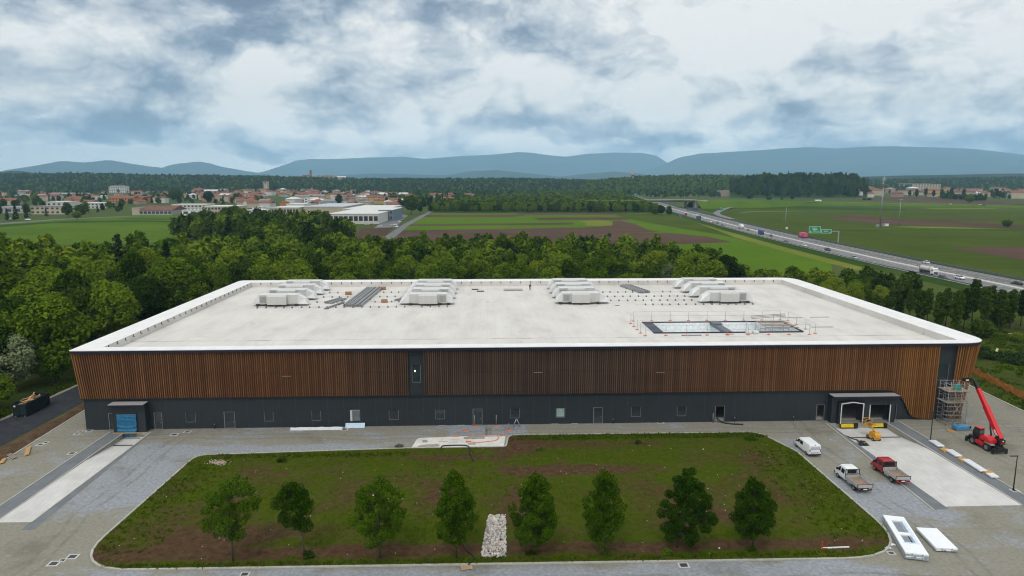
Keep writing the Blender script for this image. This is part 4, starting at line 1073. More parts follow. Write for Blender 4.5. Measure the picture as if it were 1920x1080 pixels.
def make_flatbed(label, cabm, loc, rz, barred):
    t = thing('flatbed_truck', label, 'truck', loc, rz, 'flatbed trucks parked on the yard'); wb, wt, zw, zt = .99, .86, 1.28, 2.24
    b_ = MB(); b_.loft([sect(.28, .98, .5, zw, .84, 2.12), sect(.36, wb, .46, zw, wt, 2.21), sect(1.0, wb, .46, zw, wt, zt), sect(1.75, wb, .46, zw, wt, 2.22), sect(2.05, wb, .46, zw, .84, 2.10), sect(2.62, wb, .42, zw, .80, 1.42), sect(3.0, .95, .40, 1.05, .76, 1.15), sect(3.22, .86, .40, .85, .66, .95), sect(3.27, .8, .44, .76, .6, .88)])
    b_.build('cab', cabm, t, .02)
    a = dict(wb=wb, wt=wt, zw=zw, zt=zt)
    side_win(t, 1.55, 2.35, 1.30, 1.92, slant1=.5, **a); side_win(t, .55, 1.35, 1.30, 1.90, **a)
    MB().hexa([(-.74, 2.60, 1.47), (.74, 2.60, 1.47), (.68, 2.54, 1.42), (-.68, 2.54, 1.42)], [(-.72, 2.08, 2.1), (.72, 2.08, 2.1), (.66, 2.02, 2.06), (-.66, 2.02, 2.06)]).build('windscreen', M_CGLASS, t)
    MB().box(-.62, .26, 1.50, .62, .33, 1.98).build('rear_window', M_CGLASS, t)
    MB().box(-.42, -2.95, .48, -.30, 3.0, .66).box(.30, -2.95, .48, .42, 3.0, .66).box(-.42, -2.6, .5, .42, -2.5, .6).build('chassis', M_BLK, t)
    z0 = .92; y0, y1 = -3.0, .12
    MB().box(-1.02, y0, z0 - .1, 1.02, y1, z0).build('bed_floor', M_BED, t)
    for s_ in (-1, 1):
        MB().box(s_ * 1.04 - .025, y0, z0 - .06, s_ * 1.04 + .025, y1, z0 + .38).build('side_board', M_ALU, t)
        MB().box(s_ * 1.04 - .04, y1 - .1, z0 - .06, s_ * 1.04 + .04, y1 + .0, z0 + .5).box(s_ * 1.04 - .04, y0 - .06, z0 - .06, s_ * 1.04 + .04, y0 - .003, z0 + .5).build('corner_post', M_BLK, t)
        MB().box(s_ * .80 - .16, y0 - .1, .62, s_ * .80 + .16, y0 - .02, .78).build('tail_lamp', M_LAMP, t)
        MB().box(s_ * .68 - .15, 3.05, .82, s_ * .68 + .15, 3.26, 1.0).build('headlight', M_HEAD, t)
        MB().box(s_ * 1.14 - .12, 2.1, 1.3, s_ * 1.14 + .12, 2.22, 1.62).build('mirror', M_BLK, t)
        wheel(t, s_ * .86, -1.9, .36, .26); wheel(t, s_ * .88, 2.2, .36, .24)
        MB().box(s_ * .72 - .22, -1.1, .5, s_ * .72 + .22, -.1, .80).build('side_locker', M_ALU if s_ < 0 else M_BLK, t)
    MB().box(-1.0, y0 - .02, z0 + .36, 1.0, y0 + .06, z0 + .40).build('board_rim', M_BLK, t)
    MB().box(-1.0, y0 - .05, z0 - .06, 1.0, y0 - .003, z0 + .355).build('tailboard', M_ALU, t)
    MB().box(-1.0, y1 - .04, z0 + .003, 1.0, y1, z0 + .45).build('front_board', M_ALU, t)
    h = MB(); fr = M_BLK
    for x in (-.98, .98): h.box(x - .04, y1 + .02, z0, x + .04, y1 + .09, 2.16 if barred else 2.1)
    h.box(-.98, y1 + .02, 2.08, .98, y1 + .08, 2.15); h.box(-.98, y1 + .025, z0 + .46, .98, y1 + .075, z0 + .54)
    if barred:
        for i in range(7): x = -.72 + i * .24; h.box(x - .025, y1 + .03, z0 + .54, x + .025, y1 + .07, 2.08)
        h.box(-.03, y1 + .02, z0, .03, y1 + .09, z0 + .46)
    else:
        for i in range(3): z = 1.55 + i * .18; h.box(-.94, y1 + .03, z, .94, y1 + .06, z + .13)
    h.build('headboard_rack', fr, t)
    MB().box(-.26, y0 - .12, .62, .26, y0 - .06, .74).build('number_plate', M_PLATE, t)
    MB().box(-.95, y0 - .08, .5, .95, y0 - .0, .62).build('rear_bar', cabm if not barred else M_BLK, t)
    MB().box(-.92, 3.12, .42, .92, 3.32, .66).build('front_bumper', M_BLK, t)
    return t
make_flatbed('white crew cab flatbed truck with barred headboard on the yard', paint('white cab paint', (.78, .80, .82)), (119.0, -25.3, 0), R(1), True)
red = make_flatbed('red crew cab flatbed truck standing across the ramp kerb', paint('dark red cab paint', (.34, .014, .020)), (125.6, -23.1, .05), R(1), False)
red['group'] = 'flatbed trucks parked on the yard'

# rotating telehandler ------------------------------------------------
M_RED = paint('machine red', (.58, .012, .018), .35); M_MBLK = plain('machine black', (.014, .014, .016), .5)
def telehandler():
    t = thing('telehandler', 'red rotating telehandler with raised boom near the scaffold corner', 'telehandler', (147.25, -12.95, 0), R(3))
    MB().loft([[(x, -3.0, z) for x, z in ((-.55, .55), (.55, .55), (.6, 1.1), (-.6, 1.1))], [(x, 3.0, z) for x, z in ((-.55, .55), (.55, .55), (.6, 1.1), (-.6, 1.1))]]).build('chassis', M_MBLK, t)
    for s_ in (-1, 1):
        for y in (-1.45, 1.45): wheel(t, s_ * 1.0, y, .62, .46)
        MB().box(s_ * .95 - .3, -.75, .55, s_ * .95 + .3, .8, 1.08).build('side_tank', M_RED if s_ < 0 else M_MBLK, t)
        MB().prism([(-2.3, 1.2), (-.75, 1.2), (-.9, 1.34), (-2.1, 1.34)], s_ * .8 - .35, s_ * .8 + .35, 'x').build('mudguard', plain('grey mudguard', (.22, .22, .22), .6), t)
        MB().prism([(.75, 1.2), (2.3, 1.2), (2.1, 1.34), (.9, 1.34)], s_ * .8 - .35, s_ * .8 + .35, 'x').build('mudguard', M_MBLK, t)
    for y in (-2.75, 2.75):
        MB().box(-1.15, y - .22, .35, 1.15, y + .22, .85).box(-1.25, y - .15, .06, -1.0, y + .15, .6).box(1.0, y - .15, .06, 1.25, y + .15, .6).build('outrigger', M_MBLK, t)
    MB().cyl((0, 0, 1.22), .7, .28, n=18).build('slew_ring', M_MBLK, t)
    # upper structure
    MB().loft([[(-1.0, y, 1.36), (.1, y, 1.36), (.1, y, z), (-.85, y, z), (-1.0, y, z - .25)] for y, z in ((-1.9, 1.9), (-1.2, 2.15), (-.2, 2.2), (.3, 2.0))]).build('engine_cover', M_RED, t, .03)
    MB().prism([(.32, 1.38), (1.7, 1.38), (1.75, 2.2), (1.35, 2.95), (.42, 2.95), (.32, 2.2)], -1.05, -.18, 'x').build('cab', M_MBLK, t, .03)
    for x in (-1.06, -.17): MB().prism([(.45, 2.1), (1.58, 2.1), (1.28, 2.82), (.5, 2.82)], x - .012, x + .012, 'x').build('cab_window', M_CGLASS, t)
    MB().box(-1.0, .30, 2.1, -.23, .34, 2.8).build('rear_window', glass('green tinted glass', (.05, .10, .09), .1), t)
    MB().prism([(.25, 2.953), (1.4, 2.953), (1.25, 3.06), (.35, 3.06)], -1.08, -.15, 'x').build('cab_roof', M_RED, t)
    MB().tube([(-1.1, 1.72, 2.0), (-1.35, 1.9, 2.4), (-1.35, 1.9, 2.8)], .035, 5).box(-1.45, 1.84, 2.45, -1.27, 1.94, 2.85).build('mirror', M_MBLK, t)
    MB().box(.15, -2.5, 1.36, 1.05, -1.1, 2.1).build('counterweight', M_MBLK, t, .04)
    MB().box(.22, -2.56, 1.5, .95, -2.503, 1.72).build('warning_panel', M_LAMP, t)
    MB().cyl((.6, -2.53, 1.92), .1, .06, 'y').build('tail_lamp', M_PLATE, t)
    # boom: pivot behind, three telescoping boxes
    p0 = Vector((.58, -1.85, 2.25)); p2 = Vector(P(1826, 711, 109)) - Vector((147.25, -12.95, 0)); p2 = Matrix.Rotation(-R(3), 3, 'Z') @ p2; d = (p2 - p0); ln = d.length; d.normalize()
    rx = d.cross(Vector((0, 0, 1))).normalized(); uz = rx.cross(d)
    rot = Matrix((rx, d, uz)).transposed()
    def seg(a, c, w_, h_, nm, mt):
        return MB().cbox(p0 + d * (a + c) / 2, (w_, c - a, h_), rot).build(nm, mt, t, .03)
    seg(-.3, 5.6, .62, .82, 'boom_base', M_RED); seg(5.603, 8.6, .50, .66, 'boom_middle', M_RED); seg(8.603, ln - .5, .42, .56, 'boom_tip', M_MBLK)
    MB().cbox(p0 + d * 4.3 - uz * 0 + rx * .36, (.06, 8.2, .12), rot).build('boom_hose', M_MBLK, t)
    MB().cbox(p0 + d * .75 - rx * .325, (.012, 1.3, .36), rot).build('white_badge', M_PLATE, t)
    e = p0 + d * (ln - .5)
    MB().tube([e, e + d * .7 - uz * .2, e + d * .9 + Vector((-.5, 0, -.5))], .26, 8).build('boom_head', M_MBLK, t)
    f = e + d * .8
    MB().cbox(f + Vector((-1.05, 0, -.30)), (1.3, .5, .6)).cbox(f + Vector((-1.1, -.3, .05)), (1.1, .16, .2)).build('tool_carrier', M_MBLK, t, .04)
    MB().cbox(f + Vector((-1.2, -.29, -.32)), (.5, .06, .22)).build('carrier_plate', M_PLATE, t)
    q0 = Vector((.58, -.3, 1.6)); q1 = p0 + d * 3.4 - uz * .5
    MB().tube([q0, q0 + (q1 - q0) * .6], .13, 8).tube([q0 + (q1 - q0) * .58, q1], .08, 8).build('lift_cylinder', M_MBLK, t)
    MB().prism([(-2.3, 1.36), (-1.1, 1.36), (-1.5, 2.55), (-2.1, 2.55)], .18, .26, 'x').prism([(-2.3, 1.36), (-1.1, 1.36), (-1.5, 2.55), (-2.1, 2.55)], .9, .98, 'x').build('boom_bracket', M_MBLK, t)
    return t
telehandler()
# yellow work platform on the ramp ------------------------------------
t = thing('work_platform', 'yellow boom work platform folded up on the wide ramp', 'work platform', (132.25, -7.35, -.72), R(4))
M_YO = paint('platform yellow', (.60, .30, .025), .4)
MB().box(-.55, -1.0, .3, .55, 1.0, .75).build('chassis', M_YO, t, .05)
for s_ in (-1, 1):
    for y in (-.72, .72): wheel(t, s_ * .55, y, .3, .2)
MB().prism([(-1.3, .78), (.5, .78), (.4, 1.35), (-.9, 1.5), (-1.3, 1.2)], -.5, .5, 'x').build('turret', M_YO, t, .05)
for a, c, nm in (((0, -.9, 1.35), (0, 1.35, 2.15), 'lower_arm'), ((.0, 1.35, 2.3), (0, -.6, 2.75), 'upper_arm')): MB().tube([a, c], .17, 6).build(nm, M_YO, t)
bk = MB()
for x in (-.55, .55):
    for y in (1.45, 2.3): bk.tube([(x, y, 1.9), (x, y, 3.0)], .035, 5)
for z in (2.45, 3.0): bk.tube([(-.55, 1.45, z), (.55, 1.45, z), (.55, 2.3, z), (-.55, 2.3, z), (-.55, 1.45, z)], .035, 5)
bk.box(-.6, 1.4, 1.85, .6, 2.35, 1.93); o = bk.build('basket', M_YO, t); MB().box(-.25, 1.5, 2.6, .25, 1.7, 2.95).build('control_box', M_MBLK, o)
# black plastic left on the ramp
def ramp_z(y): return float(np.interp(y, [-32.2, -19, -13, -5.4], [0.004, -.03, -.10, -.95]))
gx, gy = G(1618, 832, -.3)
zz = ramp_z(gy)
t = thing('plastic_sheet', 'black plastic sheets folded on the ramp behind the yellow platform', 'plastic sheet', (gx, gy, zz + .03))
rb = np.random.RandomState(3)
def crumple(nx, ny, w_, h_, amp):
    V = [(w_ * (i / nx - .5) + rb.uniform(-.05, .05), h_ * (j / ny - .5) + rb.uniform(-.05, .05), amp * rb.uniform(.1, 1)) for j in range(ny + 1) for i in range(nx + 1)]
    F = [(j * (nx + 1) + i, j * (nx + 1) + i + 1, (j + 1) * (nx + 1) + i + 1, (j + 1) * (nx + 1) + i) for j in range(ny) for i in range(nx)]
    return MB().add(V, F)
crumple(5, 5, 1.35, 1.9, .42).build('sheet', M_BLK, t)
o = crumple(4, 3, 1.3, .9, .25).build('fold', M_BLK, t); o.location = (-1.25, -.5, 0)
MB().box(.0, .35, .40, .28, .6, .46).box(-.1, -.5, .40, .15, -.3, .46).build('label', plain('tan label', (.40, .30, .16), .7), t)
t = thing('strap', 'dark strap lying along the left wall of the wide ramp', 'strap', (0, 0, 0))
gx, gy = G(1579, 812, -.6); MB().tube([(gx, gy, ramp_z(gy) + .08), (gx + .5, gy - 1.2, ramp_z(gy - 1.2) + .1), (gx + .55, gy - 2.4, ramp_z(gy - 2.4) + .08), (gx + 1.0, gy - 3.2, ramp_z(gy - 3.2) + .08)], .09, 6).build('webbing', M_BLK, t)

# facade scaffold ------------------------------------------------------
t = thing('scaffold', 'grey tube scaffold with two plank decks in the corner recess', 'scaffold', (147.2, -3.4, 0))
for ix, x in enumerate((0, 1.15, 2.3, 3.45)):
    for y in (0, 1.2, 2.4): MB().tube([(x, y, 0), (x, y, 7.5 if y > 0 or ix == 3 else 6.8)], .04, 5).build('standard', M_STEEL, t)
for z in (.5, 1.15, 1.8, 2.6, 3.4, 4.0, 5.0, 5.5, 6.0, 6.9, 7.4):
    for y in (0, 2.4): MB().tube([(-.15, y, z), (3.6, y, z)], .034, 5).build('ledger', M_STEEL, t)
    for x in (0, 3.45): MB().tube([(x, -.1, z), (x, 2.5, z)], .034, 5).build('transom', M_STEEL, t)
for a, c in (((0, 0, .3), (2.3, 0, 3.9)), ((3.45, 0, .3), (1.15, 0, 3.9)), ((3.45, 0, 4.1), (2.3, 0, 6)), ((0, 2.4, .3), (3.45, 2.4, 3.9))): MB().tube([a, c], .04, 5).build('brace', M_STEEL, t)
M_PLK = plain('scaffold plank', (.31, .265, .205), .8, 0, .18, 2)
for z in (4.1, 6.1):
    for i in range(8): MB().box(-.3, -.15 + i * .34, z, 3.75, .16 + i * .34, z + .06).build('plank', M_PLK, t)
t = thing('mixer_tub', 'turquoise plastic tub on the top deck of the facade scaffold', 'tub', (149.3, -2.5, 6.165))
MB().loft([[(r * math.cos(q), r * .8 * math.sin(q), z) for q in np.linspace(0, 2 * math.pi, 13)[:-1]] for r, z in ((.5, 0), (.72, .55), (.76, .62), (.6, .62), (.5, .3))]).build('tub', plain('turquoise plastic', (.05, .34, .29), .4), t)
MB().box(-.5, -.2, .62, .3, .2, .95).build('lid', plain('turquoise plastic', (.05, .34, .29), .4), t); MB().tube([(-.7, 0, .6), (0, 0, 1.1), (.7, 0, .6)], .03, 5).build('handle', M_STEEL, t)
gx, gy = G(1801, 806)
t = thing('wrapped_pallet', 'low blue wrapped pack on the ground below the scaffold', 'wrapped pack', (gx, gy, 0), R(4))
MB().loft([[(-1.2 * k, -.6 * k, z), (1.2 * k, -.6 * k, z), (1.2 * k, .6 * k, z), (-1.2 * k, .6 * k, z)] for k, z in ((1, .14), (1.02, .4), (.98, .72), (.9, .82))]).build('wrap', plain('blue film', (.06, .22, .40), .3, 0, .25, 4), t, .03)
MB().box(-1.2, -.55, 0, 1.2, -.4, .137).build('skid', M_BED, t); MB().box(-1.2, .4, 0, 1.2, .55, .137).build('skid', M_BED, t)
gx, gy = G(1781, 809)
t = thing('timber_offcut', 'yellow timber offcuts on the ground left of the blue pack', 'timber', (gx, gy, 0), R(20)); M_TIM = plain('fresh timber', (.46, .27, .10), .7)
for i in range(4): MB().cbox((0, -.3 + i * .2, .06 + .12 * (i % 2)), (1.3 - .15 * i, .18, .12), Matrix.Rotation(.2 * i - .3, 3, 'Z')).build('board', M_TIM, t)

# lamp posts ------------------------------------------------------------
def lamp(loc, label):
    t = thing('lamp_post', label, 'lamp post', loc, 0, 'dark lamp posts along the ramp kerb')
    MB().tube([(0, 0, 0), (0, 0, 4.9)], .085, 8, r1=.06).build('pole', M_MBLK, t)
    MB().box(-.12, -.12, 0, .12, .12, .12).build('base', M_MBLK, t)
    MB().hexa([(-1.05, -.13, 4.82), (.1, -.08, 4.82), (.1, .08, 4.82), (-1.05, .13, 4.82)], [(-1.05, -.12, 4.9), (.1, -.07, 4.93), (.1, .07, 4.93), (-1.05, .12, 4.9)]).build('lamp_head', M_MBLK, t)
lamp(G(1744.5, 826) + (0,), 'dark lamp post at the kerb in front of the scaffold')
lamp(G(1900, 918) + (0,), 'dark lamp post at the kerb near the photo\'s right edge, arm over the ramp strip')

# wrapped facade packs in a line ----------------------------------------
M_WRAP = plain('white film', (.68, .71, .74), .3, 0, .08, 2.5); M_BRD = plain('fresh board', (.50, .30, .11), .7)
pk = [(1756, 831, 'w', 2.4), (1773, 843, 'b', 1.2), (1788, 849, 'w', 2.5), (1806, 861, 'b', 1.1), (1827, 872, 'w', 4.2), (1852, 884, 'b', 1.3), (1861, 891, 'w', 1.2)]
nw = ['nearest the scaffold', 'second from the scaffold', 'third from the scaffold and longest', 'farthest from the scaffold and shortest']; iw = ib = 0
nb = ['nearest the scaffold', 'in the middle', 'farthest from the scaffold']
for u, v, k, ln in pk:
    gx, gy = G(u, v, .25)
    if k == 'w':
        t = thing('wrapped_panel_pack', 'white film wrapped pack beside the grey strip, %s' % nw[iw], 'panel pack', (gx, gy, 0), R(-3), 'white packs laid along the ramp kerb'); iw += 1
        MB().loft([[(-.55 * k_, -ln / 2 * k_, z), (.55 * k_, -ln / 2 * k_, z), (.55 * k_, ln / 2 * k_, z), (-.55 * k_, ln / 2 * k_, z)] for k_, z in ((1, .1), (1.02, .25), (.97, .36))]).build('wrap', M_WRAP, t, .03)
        for yy in (-ln * .35, ln * .35): MB().box(-.5, yy - .06, 0, .5, yy + .06, .097).build('skid', M_BED, t)
    else:
        t = thing('timber_board', 'fresh yellow boards between the white packs, %s' % nb[ib], 'timber', (gx, gy, 0), R(-3), 'yellow boards among the white packs'); ib += 1
        for i in range(4): MB().box(-.6 + i * .31, -ln / 2, .02, -.6 + i * .31 + .28, ln / 2, .30).build('board', M_BRD, t)

# insulated panel stacks ---------------------------------------------------
M_PW = plain('white panel', (.82, .84, .86), .4, 0, .03, 1); M_PS = plain('panel edge', (.34, .38, .41), .6, 0, .35, 5); M_TEAL = plain('teal mark', (.03, .22, .26), .5); M_PB = plain('pale blue film', (.60, .72, .84), .4)
def stack(tl, tr_, bl, br, z, n, label, cut_):
    A, B_, C_, D_ = [Vector(G(*p, z)) for p in (bl, br, tr_, tl)]
    c = (A + B_ + C_ + D_) / 4; ax = ((C_ + D_) / 2 - (A + B_) / 2); ln = ax.length; rz = math.atan2(-ax.x, ax.y); w_ = ((B_ - A).length + (C_ - D_).length) / 2 * math.cos(rz) ** .5
    t = thing('panel_stack', label, 'panel stack', (c.x, c.y, 0), rz, 'white insulated panel stacks on the yard')
    th = (z - .14) / n
    for i in range(n):
        z0 = .14 + i * th; e = .02 * ((i % 2) * 2 - 1)
        if i == n - 1 and cut_:
            p = MB(); hx, hy = w_ * .24, ln * .36
            for r in cut(-w_ / 2, w_ / 2, -ln / 2, ln / 2, [(-hx, hx, -hy * .62, -.25), (-hx, hx, .35, hy)]): p.box(r[0], r[2], z0, r[1], r[3], z0 + th - .01)
            o = p.build('panel', M_PW, t)
            for ya, yb in ((-hy * .62, -.25), (.35, hy)):
                for q in range(5): MB().box(-hx + .1 + q * hx * .26, ya + .2, z0 - .003, -hx + .1 + q * hx * .26 + hx * .15, yb - .15, z0 + .07).build('bar', plain('grey profile', (.30, .34, .40), .5), o)
                MB().box(hx * .45, ya + .1, z0 + .0, hx * .62, yb - .1, z0 + .1).build('profile', M_MBLK if ya < 0 else M_PS, o)
            MB().box(-hx - .25, -hy * .62 - .3, z0 + th - .008, hx + .35, -hy * .62 - .02, z0 + th).build('film_strip', M_PB, o)
            MB().box(hx + .02, -hy * .62, z0 + th - .008, hx + .35, hy + .2, z0 + th).build('film_strip', M_PB, o)
        else:
            o = MB().box(-w_ / 2 + e, -ln / 2 + e, z0, w_ / 2 + e, ln / 2 + e, z0 + th - .01, 0).build('panel', M_PW if i == n - 1 else M_PS, t)
        for q in (-.32, .12):   # end labels with a small slanted mark
            if n > 3 and i % 2 == 0: continue
            y = -ln / 2 - .028
            MB().box(w_ * q - .35, y, z0 + .015, w_ * q + .42, y + .012, z0 + th * .9).build('end_label', M_PW, o)
            MB().prism([(w_ * q + .12, z0 + .04), (w_ * q + .38, z0 + .04), (w_ * q + .30, z0 + th * .8)], y - .012, y - .002, 'y').build('mark', M_TEAL, o)
    for yy in (-ln * .4, -ln * .13, ln * .13, ln * .4):
        MB().box(-w_ / 2 + .1, yy - .12, 0, w_ / 2 - .1, yy + .12, .137).build('skid', M_PB, t)
stack((1653, 966), (1697, 968), (1701, 1036), (1739, 1040), .86, 4, 'long stack of white insulated panels with two openings cut in its top', True)
stack((1717, 989), (1757, 990), (1755, 1026), (1796, 1030), .5, 2, 'short low stack of plain white insulated panels right of the long stack', False)
gx, gy = G(1664, 1028)
t = thing('film_scrap', 'crumpled pale blue film on the gravel beside the long panel stack', 'film scrap', (gx, gy, .01)); crumple(4, 3, .9, .5, .16).build('film', M_PB, t)
t = thing('film_scrap', 'small white film scrap touching the long panel stack', 'film scrap', G(1673, 1022) + (.01,)); crumple(3, 3, .6, .5, .12).build('film', M_PW, t)

# manhole covers ---------------------------------------------------------------
M_MH = plain('precast frame', (.52, .51, .48), .7); M_IRON = plain('cast iron', (.06, .062, .066), .6, .3)
MH = [(144, 814, 'largest dark cover near the hall\'s left corner'), (151, 809, 'small cover just behind the dark cover at the left corner'), (167, 808, 'pale cover touching the hall\'s left corner'), (66, 823, 'cover beside the soil bank'), (76, 834, 'lower of the cover pair left of the narrow ramp'), (86, 830, 'upper of the cover pair left of the narrow ramp'), (135, 850, 'cover on the kerb of the narrow ramp'), (327, 815, 'left cover of the pair right of the tarp dock'), (351, 810, 'right cover of the pair right of the tarp dock'), (101, 1057, 'left end of the cover row at the lawn\'s near left corner'), (117, 1051, 'small middle cover at the lawn\'s near left corner'), (136, 1044, 'right end of the cover row at the lawn\'s near left corner'), (459, 1077, 'cover at the bottom edge before the near kerb'), (1282, 1060, 'cover before the near kerb below the right lawn trees'), (646, 805, 'cover below the leaning pale blue board'), (829, 796, 'lone cover left of the trench along the wall'), (852, 795, 'left of two covers beside the glass door by the trench'), (865, 796, 'right of two covers beside the glass door by the trench'), (1040, 793, 'left of two covers under the pale window'), (1050, 793, 'right of two covers under the pale window'), (1077, 793, 'cover between pale window and glass door'), (1238, 792, 'cover along the wall between two dark windows'), (1903, 920, 'cover at the foot of the right lamp post'), (1671, 1037, 'cover beside the long panel stack')]
cm = MB().box(-.52, -.52, 0, .52, -.36, .035).box(-.52, .36, 0, .52, .52, .035).box(-.52, -.36, 0, -.36, .36, .035).box(.36, -.36, 0, .52, .36, .035).mesh('frame', M_MH); cp = MB().box(-.355, -.355, 0, .355, .355, .022).mesh('lid', M_IRON)
for u, v, lab in MH:
    t = thing('manhole_cover', lab, 'manhole cover', G(u, v) + (.004,), 0, 'manhole covers in the yard'); obj('frame', cm, t); obj('lid', cp, t)
    s_ = random.uniform(.7, 1.05) if 'small' not in lab else .65; t.scale = (s_ * 1.15, s_, 1)

# blue tarp at the left dock ------------------------------------------------------
def tarp_mat():
    m, b = base_mat('blue tarpaulin'); co = b.n('ShaderNodeTexCoord').outputs['Object']
    n = b.noise(co, 1.2, 5, .6); c = b.ramp(n, [(.3, (.010, .105, .215)), (.7, (.018, .16, .30))])
    return finish(m, b, b.n('ShaderNodeBsdfPrincipled', {'Base Color': c, 'Roughness': .35}))
t = thing('tarpaulin', 'blue tarpaulin hung over the left loading dock door', 'tarpaulin', (7.65, -1.47, 0)); NX, NZ = 22, 26; V = []
for j in range(NZ + 1):
    q = j / NZ; z = 3.2 - q * 3.75
    wd = 1.62 if q < .72 else 1.62 - (q - .72) / .28 * .42
    for i in range(NX + 1):
        p = i / NX * 2 - 1
        sag = .14 * math.exp(-((z - .85 - .35 * p * p) / .12) ** 2) + .10 * math.exp(-((z - 2.2 + .1 * p) / .08) ** 2) + .09 * math.exp(-((z - 2.75 + .2 * p * p) / .07) ** 2)
        V.append((p * wd, -.05 - sag - .06 * abs(math.sin(7 * p + 3 * q)) - (.16 if z < .6 else 0) - .05 * rb.uniform(0, 1), z))
o = obj('sheet', np_mesh('sheet', V, [(j * (NX + 1) + i, j * (NX + 1) + i + 1, (j + 1) * (NX + 1) + i + 1, (j + 1) * (NX + 1) + i) for j in range(NZ) for i in range(NX)], tarp_mat(), True), t)
o.modifiers.new('solid', 'SOLIDIFY').thickness = .01
for z, w_, lab, mt in ((.02, 2.2, 'pale timber beam across the blue tarp', M_TIM), (-.84, 2.2, 'grey beam at the foot of the blue tarp', M_STEEL)):
    mb = MB().box(7.65 - w_, -1.98 if z > 0 else -2.3, z, 7.65 + w_, -1.84 if z > 0 else -2.05, z + .13 ); tag(mb.build('beam', mt), lab, 'beam')
# objects along the front wall -----------------------------------------------------
x0, _ = front(549, 800); x1, _ = front(645, 797)
t = thing('foil_roll', 'long white foil bundle lying along the front wall', 'foil bundle', ((x0 + x1) / 2, -1.0, 0)); h = (x1 - x0) / 2
MB().loft([[(xx, yy * s_ - .1, max(.02, zz * s_)) for yy, zz in ((-.5, .0), (-.42, .28), (-.1, .42), (.25, .34), (.42, .02))] for xx, s_ in zip(np.linspace(-h, h, 13), 1 + np.random.RandomState(2).uniform(-.25, .25, 13))]).build('foil', M_WRAP, t)
x0, _ = front(649, 795); x1, _ = front(685, 795)
t = thing('insulation_board', 'pale blue insulation board leaning below the open window', 'board', ((x0 + x1) / 2, -.62, 0)); h = (x1 - x0) / 2
MB().hexa([(-h, -.16, .02), (h, -.16, .02), (h, .02, .02), (-h, .02, .02)], [(-h, .22, .78), (h, .22, .78), (h, .4, .72), (-h, .4, .72)]).build('board', plain('blue insulation', (.50, .66, .76), .6), t)
MB().box(-h * .9, -.2, 0, -h * .8, .2, .017).box(h * .8, -.2, 0, h * .9, .2, .017).build('packing', M_BED, t)
def hose(pts, r, label, mat=M_BLK):
    # smooth the polyline
    P_ = [Vector(p) for p in pts]; Q = []
    for i in range(len(P_) - 1):
        a, b_, c, d = P_[max(i - 1, 0)], P_[i], P_[i + 1], P_[min(i + 2, len(P_) - 1)]
        for k in range(6):
            u = k / 6; Q.append(.5 * ((2 * b_) + (c - a) * u + (2 * a - 5 * b_ + 4 * c - d) * u * u + (3 * b_ - a - 3 * c + d) * u ** 3))
    Q.append(P_[-1]); o = MB().tube(Q, r, 7).build('hose', mat); return tag(o, label, 'hose')
xd = doors[5][0]
hose([(xd + .5, .4, .5), (xd + .6, -.3, .45), (xd + 1.3, -.9, .16), (xd + 2.8, -1.5, .12), (xd + 4.4, -1.8, .12)], .13, 'thick black hose running out of the open doorway')
hose([G(828, 845) + (.12,), G(829, 838) + (.12,), G(845, 836.5) + (.14,), G(872, 836.5) + (.14,), G(880, 841) + (.14,), G(881, 852) + (.16,), G(888, 866) + (.16,)], .10, 'black hose looping over the concrete apron onto the lawn')
hose([G(868, 1020) + (.14,), G(876, 1034) + (.14,), G(888, 1045) + (.14,), G(883, 1056) + (.2,), G(878, 1062) + (.16,)], .08, 'black hose at the near kerb beside the rubble strip')
hose([G(882, 880) + (.12,), G(884, 890) + (.12,), G(880, 897) + (.12,)], .06, 'short piece of black hose lying in the middle of the lawn')
t = thing('door_post_wrap', 'dark pipe standing left of the open doorway with the hose', 'pipe', (xd - .45, -.35, 0)); MB().tube([(0, 0, 0), (0, 0, 1.7)], .1, 7).build('pipe', plain('lilac pipe', (.16, .15, .19), .5), t)
for u, lab in ((403, 'left of the second glass door'), (1149, 'right of the centre glass door'), (1376, 'right of the doorway with the hose'), (1486, 'left of the right dock house')):
    x_, _ = front(u, 790); t = thing('stub_pipe', 'dark stub pipe at the wall, %s' % lab, 'pipe', (x_, -.28, 0), 0, 'stub pipes along the front wall'); MB().tube([(0, 0, 0), (0, 0, .75)], .07, 6).build('pipe', M_BLK, t); MB().cyl((0, 0, .82), .1, .13, n=8).build('cap', M_JAMB, t)

# trench barriers ----------------------------------------------------------------------
bp = [(65.9, -.9, 1.9, 'behind the trench, left one'), (69.6, -.9, 1.9, 'behind the trench, right one'), (64.3, -3.0, .0, 'left of the trench, halfway'), (71.7, -2.9, 1.1, 'right of the trench, halfway'), (62.9, -5.4, .0, 'at the apron\'s edge left of the trench'), (70.6, -5.4, .0, 'at the apron\'s edge right of the trench'), (65.0, -7.9, 0, 'standing on the concrete apron')]
for x, y, h, lab in bp:
    t = thing('barrier_stand', 'orange barrier foot %s' % lab, 'barrier foot', (x, y, .05 if y < -7 else 0), random.uniform(-.15, .15), 'orange barrier feet round the trench')
    MB().hexa([(-.45, -.2, 0), (.45, -.2, 0), (.45, .2, 0), (-.45, .2, 0)], [(-.38, -.14, .16), (.38, -.14, .16), (.38, .14, .16), (-.38, .14, .16)]).build('foot', plain('faded orange', (.62, .16, .07), .7), t)
    if h: MB().tube([(0, 0, .16), (0, 0, .16 + h)], .045, 6).build('post', M_STEEL, t)
t = thing('stepladder', 'grey stepladder standing open right of the trench', 'stepladder', (73.1, -1.1, 0))
